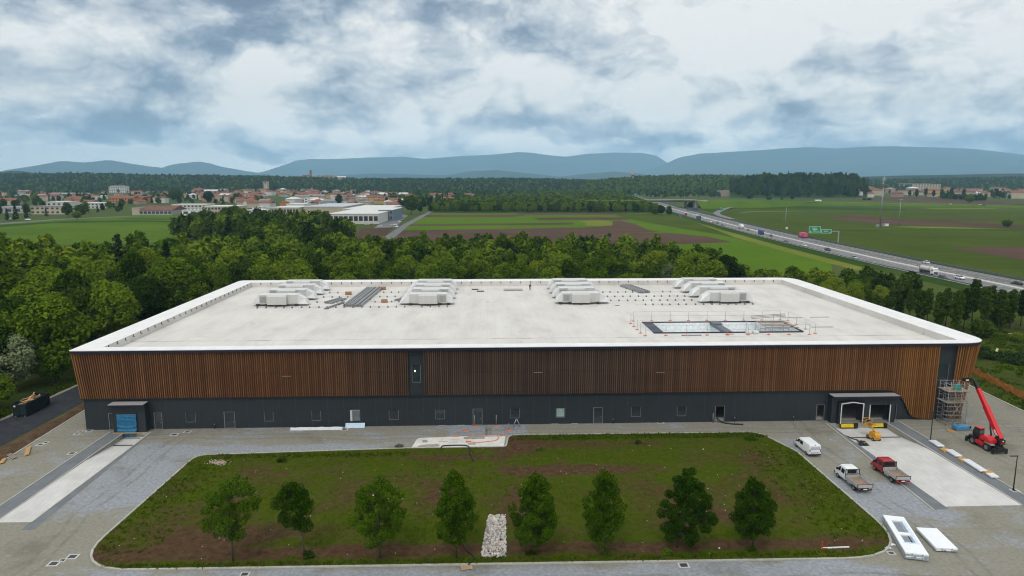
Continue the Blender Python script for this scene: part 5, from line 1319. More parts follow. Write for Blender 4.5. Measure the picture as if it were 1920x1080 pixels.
for s_ in (-1, 1):
    for k in (-1, 1): MB().tube([(s_ * .62, k * .25, 0), (s_ * .06, k * .18, 1.35)], .05, 5).build('stile', M_STEEL, t)
    for i in range(1, 4): q = i / 4; MB().tube([(s_ * (.62 - .56 * q), -.25, 1.35 * q), (s_ * (.62 - .56 * q), .25, 1.35 * q)], .03, 4).build('rung', M_STEEL, t)
mb = MB().box(64.8, -5.6, .06, 70.2, -5.35, .14); tag(mb.build('plank', plain('salmon plank', (.55, .28, .20), .7)), 'salmon coloured plank lying across the near end of the trench', 'plank')
mb = MB().box(64.2, -6.6, .035, 67.6, -5.75, .09); tag(mb.build('board', M_CONCD), 'grey board on the apron left of the trench end', 'board')
hose([(69.8, -5.7, .3), (69.9, -6.6, .2), (69.4, -7.5, .12), (68.0, -7.9, .1), (66.4, -8.3, .1), (65.3, -8.0, .15)], .05, 'orange tape trailing over the concrete apron', plain('orange tape', (.66, .20, .12), .6))
for k, (x, y, w_, lab) in enumerate(((58.6, -7.6, 1.6, 'upper'), (60.5, -7.0, 1.5, 'middle'), (60.3, -7.9, 1.7, 'lower'))):
    mb = MB().box(x + 1.5, y, .034, x + 1.5 + w_, y + .1, .07); tag(mb.build('lath', M_TIM), 'thin timber lath on the concrete apron, %s of three' % lab, 'lath', 'laths on the apron')
t = thing('debris_pile', 'small dark heap of rags at the kerb left of the apron', 'rag heap', G(748, 839) + (.1,)); crumple(5, 4, 1.4, .9, .4).build('rags', plain('dark rag', (.08, .06, .055), .9), t)
# apron stains keep their own shape: thin dried mud
def mud(pts, lab):
    o = sheet('mud_patch', [round_poly([G(u, v, .034) for u, v in pts], .5, 4)], .034, M_CONCD); return o
mud([(783, 836), (800, 833), (822, 832), (826, 837), (800, 839), (784, 838.5)], ''); mud([(790, 826), (800, 824), (803, 829), (794, 830)], ''); mud([(876, 831), (892, 830.5), (893, 833.5), (878, 834)], '')

# pallet and barrier in front ---------------------------------------------------------------
gx, gy = G(875, 1066)
t = thing('pallet', 'wooden pallet leaning on the near kerb below the rubble strip', 'pallet', (gx, gy, .02), R(12))
for i in range(6): MB().box(-.62, -.42 + i * .155, .12, .62, -.42 + i * .155 + .115, .145).build('slat', plain('pallet wood', (.42, .30, .19), .8, 0, .2), t)
for x in (-.56, -.05, .46): MB().box(x, -.42, .0, x + .1, .47, .117).build('bearer', plain('pallet wood', (.42, .30, .19), .8, 0, .2), t)
t = thing('barrier_bar', 'white bar with red end lying on the lawn at right', 'barrier', G(1540, 1030) + (.1,), R(2))
MB().box(0, -.06, .0, 3.3, .06, .12).build('bar', M_PW, t); MB().box(.0, -.065, .12, .13, .065, .9).build('red_post', plain('barrier red', (.48, .05, .03), .5), t); MB().box(-.003, -.09, -.05, .7, -.062, .1).build('red_end', plain('barrier red', (.48, .05, .03), .5), t)
# rubble strip
rs = np.random.RandomState(12); V = []; F = []; MI = []
for k in range(1500):
    q = rs.uniform(); y = -42.3 + 9.5 * q; x0 = 67.3 + .85 * q; x1 = 70.1 + .25 * q
    x = rs.uniform(x0, x1); s_ = rs.uniform(.09, .22); z = .1 + rs.uniform(0, .22); base = len(V)
    rot = Euler(rs.uniform(0, 6, 3)).to_matrix()
    for c in [(1, 0, 0), (-1, 0, 0), (0, 1, 0), (0, -1, 0), (0, 0, 1), (0, 0, -1)]:
        p = rot @ Vector(c) * s_ * rs.uniform(.6, 1.1); V.append((x + p.x, y + p.y, z + p.z * .8))
    for f in ((0, 2, 4), (2, 1, 4), (1, 3, 4), (3, 0, 4), (2, 0, 5), (1, 2, 5), (3, 1, 5), (0, 3, 5)): F.append([base + i for i in f]); MI.append(0 if k % 9 < 6 else (1 if k % 9 < 8 else 2))
o = obj('rubble', np_mesh('rubble', V, F, [plain('pale stone', (.58, .56, .52), .9, 0, .3, .9, coords='Object'), plain('grey stone', (.30, .30, .29), .9), plain('brick stone', (.40, .24, .17), .9)], mi=MI)); o['kind'] = 'stuff'; o['label'] = 'strip of loose pale rubble stones in the lawn'
# loose stones scattered over lawn and soil
V = []; F = []
for k in range(230):
    x, y = rs.uniform(22, 116), rs.uniform(-43, -6)
    if not inside((x, y), LAWN): continue
    s_ = rs.uniform(.03, .085) * (2 if k % 23 == 0 else 1); base = len(V)
    for c in [(1, 0, 0), (-1, 0, 0), (0, 1, 0), (0, -1, 0), (0, 0, 1)]: V.append((x + c[0] * s_, y + c[1] * s_, .06 + c[2] * s_ * .8))
    for f in ((0, 2, 4), (2, 1, 4), (1, 3, 4), (3, 0, 4)): F.append([base + i for i in f])
o = obj('stones', np_mesh('stones', V, F, plain('pale stone', (.42, .40, .37), .9))); o['kind'] = 'stuff'
# white stones along the far lawn edge left
V = []; F = []
for k in range(220):
    x, y = G(rs.normal(408, 9), rs.normal(868, 2.2)); s_ = rs.uniform(.05, .14); base = len(V)
    for c in [(1, 0, 0), (-1, 0, 0), (0, 1, 0), (0, -1, 0), (0, 0, 1)]: V.append((x + c[0] * s_, y + c[1] * s_, .07 + c[2] * s_))
    for f in ((0, 2, 4), (2, 1, 4), (1, 3, 4), (3, 0, 4)): F.append([base + i for i in f])
o = obj('pebbles', np_mesh('pebbles', V, F, plain('pinkish stone', (.40, .31, .26), .9))); o['kind'] = 'stuff'

# dumpster -------------------------------------------------------------------------------------
t = thing('roll_off_container', 'dark open container of waste timber standing on the asphalt road', 'container', (-15.6, 10.3, .02), R(0)); M_CON = plain('container paint', (.012, .022, .024), .5, .1)
c = MB(); c.box(-1.25, -3.3, .2, 1.25, 3.3, .3)
c.box(-1.25, -3.2, .3, -1.17, 3.3, 2.45); c.box(1.17, -3.2, .3, 1.25, 3.3, 2.45); c.box(-1.17, 3.22, .3, 1.17, 3.3, 2.45); c.build('body', M_CON, t)
for s_ in (-1, 1):
    for i in range(9): MB().box(s_ * 1.30 - .045, -3.0 + i * .75, .3, s_ * 1.30 + .045, -2.9 + i * .75, 2.3).build('rib', M_CON, t)
    MB().box(s_ * 1.28 - .07, -3.3, 2.35, s_ * 1.28 + .07, 3.3, 2.48).build('top_rim', M_CON, t)
    MB().box(s_ * .6 - .56, -3.32, .32, s_ * .6 + .56, -3.22, 2.3).build('door', M_CON, t)
    MB().box(s_ * .8 - .07, -3.3, 0, s_ * .8 + .07, 3.3, .197).build('skid', plain('rusty skid', (.30, .24, .17), .8), t)
MB().box(-.95, -3.34, 1.85, -.6, -3.325, 2.1).build('label_plate', M_PLATE, t)
t2 = thing('waste_timber', 'load of yellow waste planks heaped in the dark container', 'timber', (-15.6, 10.3, .3))
for i in range(26): MB().cbox((rs.uniform(-.9, .9), rs.uniform(-2.0, 2.2), 1.75 + rs.uniform(0, .55)), (rs.uniform(.15, .35), rs.uniform(1.5, 2.8), .05), Euler((rs.uniform(-.2, .2), rs.uniform(-.3, .3), rs.uniform(-.5, .5))).to_matrix()).build('plank', M_TIM if i % 3 else M_OLDP, t2)
mb = MB().box(-1.1, -3.0, .05, 1.1, 3.1, 1.7); mb.build('fill', plain('packed waste', (.07, .06, .05), .9), t2)
# planks beside the soil bank
for (u, v, ln, rz, lab) in ((52, 847, 4.0, -62, 'long plank pair at the yard\'s left edge'), (22, 857, 2.6, -40, 'pale slab heap at the far left edge of the yard'), (5, 866, 2.0, -70, 'tan board at the far left edge, nearest the camera')):
    t = thing('timber_offcut', lab, 'timber', G(u, v) + (.05,), R(rz)); 
    for i in range(3): MB().box(-ln / 2, -.3 + i * .22, .02 + .05 * i, ln / 2, -.12 + i * .22, .10 + .05 * i).build('board', M_OLDP if 'heap' in lab else M_TIM, t)

# orange net fence ------------------------------------------------------------------------------
m, b = base_mat('orange net'); co = b.n('ShaderNodeNewGeometry').outputs['Position']; x, y, z = b.sep(co)
nz = b.noise(co, .6, 4, .6); cc = b.ramp(nz, [(.3, (.50, .13, .02)), (.7, (.66, .24, .05))])
hole = b.m('MULTIPLY', b.smooth(b.m('ABSOLUTE', b.m('SUBTRACT', b.m('FRACT', b.m('MULTIPLY', z, 9)), .5)), .22, .28), b.smooth(b.m('ABSOLUTE', b.m('SUBTRACT', b.m('FRACT', b.m('MULTIPLY', y, 6)), .5)), .22, .28))
bs = b.n('ShaderNodeBsdfPrincipled', {'Base Color': cc, 'Roughness': .6}); tr_ = b.n('ShaderNodeBsdfTransparent')
ms = b.n('ShaderNodeMixShader'); b.put(ms.inputs[0], b.m('SUBTRACT', .80, b.m('MULTIPLY', hole, .0))); b.put(ms.inputs[1], tr_.outputs[0]); b.put(ms.inputs[2], bs.outputs[0]); finish(m, b, ms)
t = thing('net_fence', 'orange safety net fence in the grass beyond the right yard edge', 'net fence', (0, 0, 0))
fp = [(171.3, -6), (171.4, 0), (171.5, 5), (171.7, 10), (172.2, 14), (172.9, 18.5), (173.6, 22), (174.3, 26), (175.6, 30), (177.6, 33)]
for i, (a, c) in enumerate(zip(fp, fp[1:])):
    V = []
    for j in range(9):
        q = j / 8; sg = math.sin(math.pi * q)
        for k in range(4): V.append((a[0] + (c[0] - a[0]) * q + .12 * sg * rs.uniform(-1, 1), a[1] + (c[1] - a[1]) * q, .05 + k / 3 * (1.65 - .25 * sg)))
    obj('net', np_mesh('net', V, [(j * 4 + k, (j + 1) * 4 + k, (j + 1) * 4 + k + 1, j * 4 + k + 1) for j in range(8) for k in range(3)], m), t)
for p in fp: MB().tube([(p[0], p[1], 0), (p[0], p[1], 1.85)], .04, 5).build('stake', M_OLDP, t)
# ------------------------------------------------------------------ vegetation
def foliage(name, dark, mid, light, trans=.2, vary=.62):
    m, b = base_mat(name)
    rnd = b.n('ShaderNodeObjectInfo').outputs['Random']
    pos = b.n('ShaderNodeNewGeometry').outputs['Position']
    isl = b.n('ShaderNodeNewGeometry').outputs['Random Per Island']
    n = b.noise(pos, .45, 4, .65)
    f = b.m('ADD', b.m('MULTIPLY', rnd, vary), b.m('ADD', b.m('MULTIPLY', n, .50), b.m('MULTIPLY', isl, .36)))
    c = b.ramp(f, [(.34, dark), (.68, mid), (1.05 if vary > .6 else .98, light)])
    d = b.n('ShaderNodeBsdfDiffuse', {'Color': c}); t = b.n('ShaderNodeBsdfTranslucent', {'Color': c})
    ms = b.n('ShaderNodeMixShader'); b.put(ms.inputs[0], trans); b.put(ms.inputs[1], d.outputs[0]); b.put(ms.inputs[2], t.outputs[0])
    return finish(m, b, ms)
F_DARK = foliage('dark leaves', (.009, .022, .003), (.027, .054, .006), (.058, .098, .011), vary=.9)
F_MID = foliage('green leaves', (.016, .036, .003), (.057, .110, .006), (.130, .196, .014), vary=.9)
F_LIGHT = foliage('yellow green leaves', (.038, .072, .003), (.098, .150, .008), (.170, .225, .018), vary=.9)
F_LAWN2 = foliage('light lawn tree leaves', (.018, .046, .002), (.058, .118, .004), (.125, .20, .012))
F_SILV = foliage('silver leaves', (0.063, 0.095, 0.041), (0.131, 0.174, 0.079), (0.210, 0.252, 0.124))
F_CON = foliage('conifer needles', (0.009, 0.022, 0.007), (0.022, 0.045, 0.013), (0.043, 0.070, 0.019))
F_LAWN = foliage('lawn tree leaves', (.013, .038, .002), (.044, .098, .004), (.098, .168, .010))
F_GRASS = foliage('grass blades', (0.028, 0.053, 0.002), (0.064, 0.105, 0.004), (0.107, 0.151, 0.009))
M_BARK = plain('bark', (.075, .060, .045), .9, 0, .3, 2.0)
M_BARKP = plain('pale bark', (.17, .15, .125), .9, 0, .25, 2.0)
def leaves(rs, n, clumps, leaf, up=.35, flat=1.0):
    """n leaf sprays scattered over the shells of clumps (x, y, z, r)"""
    cl = np.array(clumps); w_ = cl[:, 3] ** 2; pick = rs.choice(len(cl), n, p=w_ / w_.sum())
    c = cl[pick]; d = rs.normal(size=(n, 3)); d /= np.linalg.norm(d, axis=1)[:, None]
    r = c[:, 3] * (1 - .55 * rs.uniform(size=n) ** 2.2)
    p = c[:, :3] + d * r[:, None] * np.array([1, 1, flat])
    nm = d * .9 + rs.normal(size=(n, 3)) * .55 + np.array([0, 0, up]); nm /= np.linalg.norm(nm, axis=1)[:, None]
    a = np.cross(nm, rs.normal(size=(n, 3))); a /= np.linalg.norm(a, axis=1)[:, None]; b_ = np.cross(nm, a)
    s_ = leaf * rs.uniform(.55, 1.35, n)[:, None]; t_ = s_ * rs.uniform(.55, .9, n)[:, None]
    V = np.stack([p - a * s_, p + b_ * t_ * .8, p + a * s_, p - b_ * t_], 1).reshape(-1, 3)
    F = np.arange(4 * n).reshape(n, 4); return V, F
def trunk_mb(rs, h, r, fork, spread, limbs=6, lean=0.0):
    mb = MB(); top = Vector((lean * h, rs.uniform(-.03, .03) * h, h))
    mb.tube([(0, 0, -.1), (top.x * .25 + rs.uniform(-.02, .02) * h, top.y * .3, h * .35), (top.x * .6, top.y * .6, h * .68), top], r, 7, r1=r * .22)
    for k in range(limbs):
        q = fork + (0.92 - fork) * k / max(1, limbs - 1); a = k * 2.4 + rs.uniform(-.4, .4); ln = spread * (1 - .5 * (q - fork) / (1 - fork)) * rs.uniform(.7, 1.1)
        b0 = Vector((top.x * q, top.y * q, h * q)); e = b0 + Vector((math.cos(a) * ln, math.sin(a) * ln, ln * rs.uniform(.5, .95)))
        mb.tube([b0, (b0 + e) / 2 + Vector((0, 0, -ln * .08)), e], r * .42 * (1 - q * .5), 5, r1=r * .08, cap=False)
    return mb
def crown_clumps(rs, k, z0, z1, rad, prof, cr, fill=.75, inner=.15):
    out = []
    for i in range(k):
        q = (i + rs.uniform(0, 1)) / k; R_ = rad * prof(q); a = i * 2.39996 + rs.uniform(-.5, .5); f = math.sqrt(rs.uniform(inner, 1)) * fill
        out.append((math.cos(a) * R_ * f, math.sin(a) * R_ * f, z0 + (z1 - z0) * q, cr * rs.uniform(.7, 1.3) * (.55 + .45 * prof(q))))
    return out
P_ROUND = lambda q: math.sin(math.pi * (.12 + .80 * q)) ** .65
P_EGG = lambda q: math.sin(math.pi * (q * .86 + .10) ** .8) ** .8
P_COL = lambda q: (math.sin(math.pi * (.06 + .88 * q)) ** .45)
P_CONE = lambda q: 1.02 - q * .96
def tree_proto(seed, h, rad, z0, prof, clumps, cr, n, leaf, fol, bark=M_BARK, tr=.2, fork=.35, flat=.85, up=.4):
    rs = np.random.RandomState(seed)
    V, F = leaves(rs, n, crown_clumps(rs, clumps, z0, h - cr * .5, rad, prof, cr, .82), leaf, up, flat)
    return np_mesh('crown', V, F, fol), trunk_mb(rs, h * .9, tr, fork, rad * .7).mesh('trunk', bark)
PROTO = {
 'round': [tree_proto(s_, 14, 5.0, 4.0, P_ROUND, 28, 2.15, 9000, .32, F_MID) for s_ in (1, 2, 3, 4, 5, 6)],
 'egg': [tree_proto(s_, 16, 4.0, 3.5, P_EGG, 28, 1.85, 8000, .30, F_MID) for s_ in (11, 12, 13, 14)],
 'col': [tree_proto(s_, 13, 1.5, 3.8, P_COL, 26, .9, 3200, .24, F_DARK, fork=.45) for s_ in (21, 22, 23)],
 'con': [tree_proto(s_, 17, 3.6, 1.2, P_CONE, 44, 1.1, 3600, .30, F_CON, flat=.5, up=.2) for s_ in (31, 32)],
 'bush': [tree_proto(s_, 4.2, 2.3, .8, P_ROUND, 20, 1.0, 1700, .24, F_MID, tr=.08, fork=.2) for s_ in (41, 42)],
}
def make_tree(kind, i, fol, loc, sc, rz, label, name='broadleaf_tree', group=None, cat='tree'):
    cm_, tm = PROTO[kind][i % len(PROTO[kind])]
    t = thing(name, label, cat, loc, rz, group); t.scale = sc if isinstance(sc, tuple) else (sc, sc, sc)
    o = obj('crown', cm_, t); o.material_slots[0].link = 'OBJECT'; o.material_slots[0].material = fol
    obj('trunk', tm, t); return t
rs = np.random.RandomState(77)
PLACED = []
def free(x, y, d):
    for a, c, e in PLACED:
        if (a - x) ** 2 + (c - y) ** 2 < (min(d, e) * .5 + max(d, e) * .5) ** 2 * .55: return False
    return True
POOL = []
def wood(poly, step, kinds, hs, region, dmin=0, keep=1.0):
    xs = [p[0] for p in poly]; ys_ = [p[1] for p in poly]; y = min(ys_)
    while y < max(ys_):
        x = min(xs)
        while x < max(xs):
            px, py = x + rs.uniform(-.38, .38) * step, y + rs.uniform(-.38, .38) * step
            if inside((px, py), poly) and rs.uniform() < keep:
                r = rs.uniform(); acc = 0
                for k, fo, w_ in kinds:
                    acc += w_
                    if r < acc: break
                POOL.append((px, py, k, fo, rs.uniform(*hs), rs.uniform(0, 6.28), region))
            x += step
        y += step * .87
# the woods: (world polygons seen in the photo)
LW = [(-20.5, 14), (-23, 60), (-22, 87), (-50, 200), (-330, 190), (-300, 150), (-130, -30), (-30, -30), (-24, -5)]
wood(LW, 9.8, [('round', F_MID, .40), ('round', F_LIGHT, .16), ('egg', F_MID, .20), ('egg', F_LIGHT, .07), ('round', F_DARK, .12), ('con', F_CON, .05)], (.86, 1.38), 'left')
BW = [(-22, 90), (60, 90), (146, 92), (158, 140), (168, 190), (150, 205), (112, 235), (-50, 235), (-50, 120)]
wood(BW, 9.6, [('round', F_MID, .38), ('round', F_LIGHT, .12), ('egg', F_MID, .25), ('round', F_DARK, .2), ('egg', F_LIGHT, .05)], (.80, 1.14), 'behind')
HW = [(0, 236), (112, 236), (118, 270), (-10, 275), (-30, 260)]
wood(HW, 6.0, [('egg', F_MID, .7), ('egg', F_DARK, .1), ('egg', F_LIGHT, .2)], (.60, .72), 'plantation')
CW = [(-62, 235), (-12, 262), (-20, 330), (-75, 470), (-150, 470), (-165, 400), (-100, 330), (-70, 330)]
wood(CW, 8.5, [('round', F_DARK, .45), ('round', F_MID, .3), ('egg', F_DARK, .15), ('con', F_CON, .05), ('round', F_LIGHT, .05)], (.95, 1.3), 'copse')
RW = [(152, 96), (172, 92), (186, 84), (196, 100), (205, 128), (196, 150), (168, 152), (150, 140)]
wood(RW, 6.2, [('round', F_LIGHT, .62), ('bush', F_LIGHT, .2), ('round', F_MID, .18)], (.48, .66), 'right')
RD = [(190, 112), (214, 110), (222, 118), (218, 134), (200, 138)]
wood(RD, 6.0, [('round', F_DARK, .7), ('egg', F_DARK, .3)], (.52, .72), 'rightdark')
def cam_d(x, y): return math.hypot(x - CAM_X, y - CAM_Y)
def in_view(x, y, z=8, m=60):
    a = (x - CAM_X) * CY - (y - CAM_Y) * SY; d = (x - CAM_X) * SY + (y - CAM_Y) * CY
    if d < 5: return False
    zc = d * CT - (z - CAM_H) * ST; return abs(FPX * a / zc) < 960 + m
POOL = [p for p in POOL if in_view(p[0], p[1]) and not (-19.5 < p[0] < 160 and -60 < p[1] < 84)]
GROUPS = {'left': 'trees of the wood left of the hall', 'behind': 'trees of the wood behind the hall', 'plantation': 'even young trees of the plantation strip', 'copse': 'tall trees of the far copse', 'right': 'light shrubs and trees behind the right roof corner', 'rightdark': 'dark trees between hall and motorway'}
COLN = {F_MID.name: 'mid green', F_LIGHT.name: 'yellow green', F_DARK.name: 'dark green', F_CON.name: 'blackish green', F_SILV.name: 'silvery'}
SHN = {'round': 'round tree', 'egg': 'oval tree', 'con': 'pointed conifer', 'col': 'slim columnar tree', 'bush': 'bushy shrub'}
PLN = {'left': 'in the dense wood left of the hall', 'behind': 'in the wood just behind the hall roof', 'plantation': 'in the even strip before the fields', 'copse': 'in the far copse before the factory sheds', 'right': 'behind the right rear roof corner', 'rightdark': 'between hall and motorway at right'}
POOL.sort(key=lambda p: cam_d(p[0], p[1]))
def uv_of(x, y, z=8.0):
    a = (x - CAM_X) * CY - (y - CAM_Y) * SY; d = (x - CAM_X) * SY + (y - CAM_Y) * CY; zc = d * CT - (z - CAM_H) * ST; yc = d * ST + (z - CAM_H) * CT
    return 960 + FPX * a / zc, 540 - FPX * yc / zc
def spot(x, y, reg):
    u, v = uv_of(x, y, 12)
    if reg == 'left':
        if v > 600: return 'close to the road in the left wood'
        return 'in the left wood, %s' % ('front rows, outer part' if v > 520 and u < 170 else 'front rows, by the hall' if v > 520 else 'middle rows, outer part' if v > 475 and u < 220 else 'middle rows, by the roof corner' if v > 475 else 'rear edge above the field')
    if reg == 'behind':
        for lim, nm in ((470, 'the roof\'s left rear corner'), (625, 'the first unit cluster'), (745, 'the long rail bundle'), (865, 'the second unit cluster'), (1020, 'the bare middle roof'), (1140, 'the third unit cluster'), (1260, 'the third rail field'), (1410, 'the fourth unit cluster'), (9999, 'the right parapet')):
            if u < lim: return 'behind %s, %s' % (nm, 'nearest rows' if y < 130 else 'middle rows' if y < 180 else 'rear rows')
    return PLN[reg]
N_IND = 226
far_pts = []
for i, (x, y, k, fo, s_, rz, reg) in enumerate(POOL):
    if i < N_IND:
        sc = (s_ * rs.uniform(.92, 1.1), s_ * rs.uniform(.92, 1.1), s_)
        make_tree(k, i, fo, (x, y, 0), sc, rz, '%s %s %s' % (COLN[fo.name], SHN[k], spot(x, y, reg)), {'con': 'conifer', 'bush': 'shrub'}.get(k, 'broadleaf_tree'), GROUPS[reg] + ', ' + COLN[fo.name] + ' ' + SHN[k])
    else: far_pts.append((x, y, 0, s_, rz, k, fo))
print('wood trees', len(POOL))
# trees that stand out one by one
def solo(u, v, kind, fol, h, label, name='broadleaf_tree', wide=1.0, group=None, i=0):
    x, y = G(u, v); base = {'round': 14, 'egg': 16, 'col': 13, 'con': 17, 'bush': 4.2}[kind]; s_ = h / base
    make_tree(kind, i, fol, (x, y, 0), (s_ * wide, s_ * wide, s_), rs.uniform(0, 6), label, name, group, 'shrub' if name == 'shrub' else 'tree')
for x, y, s_, lab in ((-38, 62, .95, 'left one of the silvery willows in the left wood'), (-32, 68, .9, 'middle one of the silvery willows in the left wood'), (-26.5, 73, .82, 'right one of the silvery willows in the left wood')):
    make_tree('round', 2, F_SILV, (x, y, 0), (s_, s_, s_), 1.0 + x, lab, 'willow_tree', 'silvery willows in the left wood')
make_tree('round', 1, F_SILV, (-26.5, 22, 0), (.92, .92, .82), .5, 'pale feathery willow at the photo\'s left edge beside the road', 'willow_tree')
make_tree('round', 4, F_MID, (-21.6, 27, 0), (.62, .62, .56), 1.5, 'rounded bright tree between the pale willow and the road', 'broadleaf_tree')
make_tree('round', 5, F_MID, (-23.5, 12, 0), (.66, .66, .50), 2.5, 'low bushy tree behind the dark waste container', 'broadleaf_tree')
make_tree('bush', 0, F_LIGHT, (-20.2, 4, 0), (1.1, 1.1, 1.0), 2.5, 'light green bush at the left edge in front of the waste container', 'shrub', None, 'shrub')
make_tree('round', 3, F_SILV, (127, 104, 0), (.85, .85, 1.05), .5, 'tall white flowering tree behind the hall\'s right half', 'flowering_tree')
make_tree('round', 0, F_SILV, (140, 112, 0), (.7, .7, .9), 2.5, 'smaller white flowering tree at the wood\'s right end', 'flowering_tree')
# columnar poplars at right
POP = [(1640, 612, 9.5), (1660, 618, 10), (1683, 624, 10), (1704, 598, 9), (1722, 622, 12.0), (1738, 605, 10.5), (1757, 628, 12), (1772, 612, 11.5), (1790, 632, 13), (1806, 622, 12.5), (1822, 606, 13.5), (1843, 622, 13), (1853, 614, 12.5), (1871, 620, 12), (1893, 616, 11.5), (1913, 612, 11), (1932, 625, 12), (1668, 598, 9), (1626, 598, 9)]
ordp = 'first second third fourth fifth sixth seventh eighth ninth tenth eleventh twelfth thirteenth fourteenth fifteenth sixteenth seventeenth eighteenth nineteenth'.split()
for i, (u, v, h) in enumerate(sorted(POP)):
    solo(u, v, 'col', F_DARK, h, '%s slim dark poplar from the left in the row before the motorway' % ordp[i], 'poplar_tree', 1.0, 'slim poplars in a row at right', i)
for i, (u, v, h, fo, lab) in enumerate(((1802, 582, 3.4, F_LIGHT, 'small pale green bush between two slim poplars'), (1762, 642, 3.0, F_MID, 'low dark bush at the foot of the poplar row'), (1745, 632, 4.0, F_DARK, 'dark undergrowth bush in the middle of the poplar row'), (1840, 632, 5.0, F_DARK, 'dark rounded bush behind the right poplars'), (1872, 612, 4.5, F_DARK, 'dark bush near parked cars behind the poplars'), (1905, 640, 2.4, F_MID, 'low green bush at the right photo edge below the poplars'), (1720, 645, 3.0, F_MID, 'green bush close to the roof\'s right edge'), (1690, 632, 4.2, F_DARK, 'dark bush close behind the roof\'s right edge'))):
    solo(u, v, 'bush', fo, h, lab, 'shrub', 1.2, None, i)
# brush heap beyond the yard
rb2 = np.random.RandomState(9)
V, F = leaves(rb2, 5200, [(rb2.uniform(-9, 9) , rb2.uniform(-5, 5), rb2.uniform(.1, .9), rb2.uniform(.8, 1.7)) for _ in range(46)], .26, .4, .7)
bx_, by_ = G(1885, 676)
o = obj('undergrowth', np_mesh('undergrowth', V, F, F_CON)); o.location = (bx_ + 3, by_, 0); o.rotation_euler = (0, 0, -.9); o['kind'] = 'stuff'; o['label'] = 'heap of dark cut brush beyond the orange net'
for u, v, ln, rz, lab in ((1857, 617, 3.4, 10, 'pale plank lying in the rough grass at right'), (1898, 627, 1.8, -30, 'short pale plank near the right photo edge'), (1868, 668, 3.6, 50, 'pale pole sticking out of the cut brush')):
    t = thing('timber_offcut', lab, 'timber', G(u, v) + (.1 if 'pole' not in lab else 1.5,), R(rz)); MB().box(-ln / 2, -.25, 0, ln / 2, .25, .1).build('plank', plain('split wood', (.46, .38, .26), .8), t)
# rough ground beyond the yard at right
def rough_fn(b, pos):
    n1 = b.noise(pos, .12, 7, .68); n2 = b.noise(pos, 1.2, 5, .7)
    c = b.ramp(b.m('ADD', b.m('MULTIPLY', n1, .65), b.m('MULTIPLY', n2, .35)), [(.36, (.045, .036, .022)), (.47, (.050, .065, .012)), (.6, (.055, .095, .008)), (.72, (.085, .125, .015))])
    return c, .97, b.n('ShaderNodeBump', {'Height': n2, 'Strength': .9, 'Distance': .4}).outputs[0]
M_ROUGH = ground_mat('rough grass', rough_fn)
sheet('rough_grass', [[(166.8, -40), (166.7, 3), (167.7, 17.4), (169.2, 34), (160.3, 82.2), (160.5, 90), (240, 120), (300, 60), (260, -40)]], .006, M_ROUGH)
sheet('woodland_floor', [[(-17.2, -80), (-16.8, 26), (-16.6, 90), (150, 93), (125, 190), (110, 235), (-62, 236), (-60, 250), (-60, 200), (-420, 190), (-300, 150), (-130, -80)]], .004, M_ROUGH)
rough = np.random.RandomState(14)

# lawn trees, one shape each ----------------------------------------------------
LT = [(437, 1052, 387, 485, 900, 1010, 31, 'thin', 'first lawn tree from the left, thin lopsided dark crown'), (572, 1046, 517, 592, 905, 992, 32, 'small', 'second lawn tree from the left, smallest crown on a bare stem'),
      (713, 1046, 663, 768, 903, 1008, 33, 'wide', 'third lawn tree from the left, wide spreading crown'), (856, 1047, 813, 893, 882, 1018, 34, 'tall', 'fourth lawn tree from the left, leafy low down, left of the rubble strip'),
      (995, 1036, 957, 1050, 887, 1018, 35, 'tall', 'fifth lawn tree from the left, egg shaped, right of the rubble strip'), (1135, 1036, 1090, 1170, 882, 1012, 36, 'tall', 'sixth lawn tree from the left, narrow airy crown'),
      (1270, 1028, 1235, 1335, 880, 1012, 37, 'tall', 'seventh lawn tree from the left, fullest and darkest crown'), (1411, 1028, 1368, 1448, 897, 1006, 38, 'tall', 'eighth lawn tree from the left, at the right end of the row')]
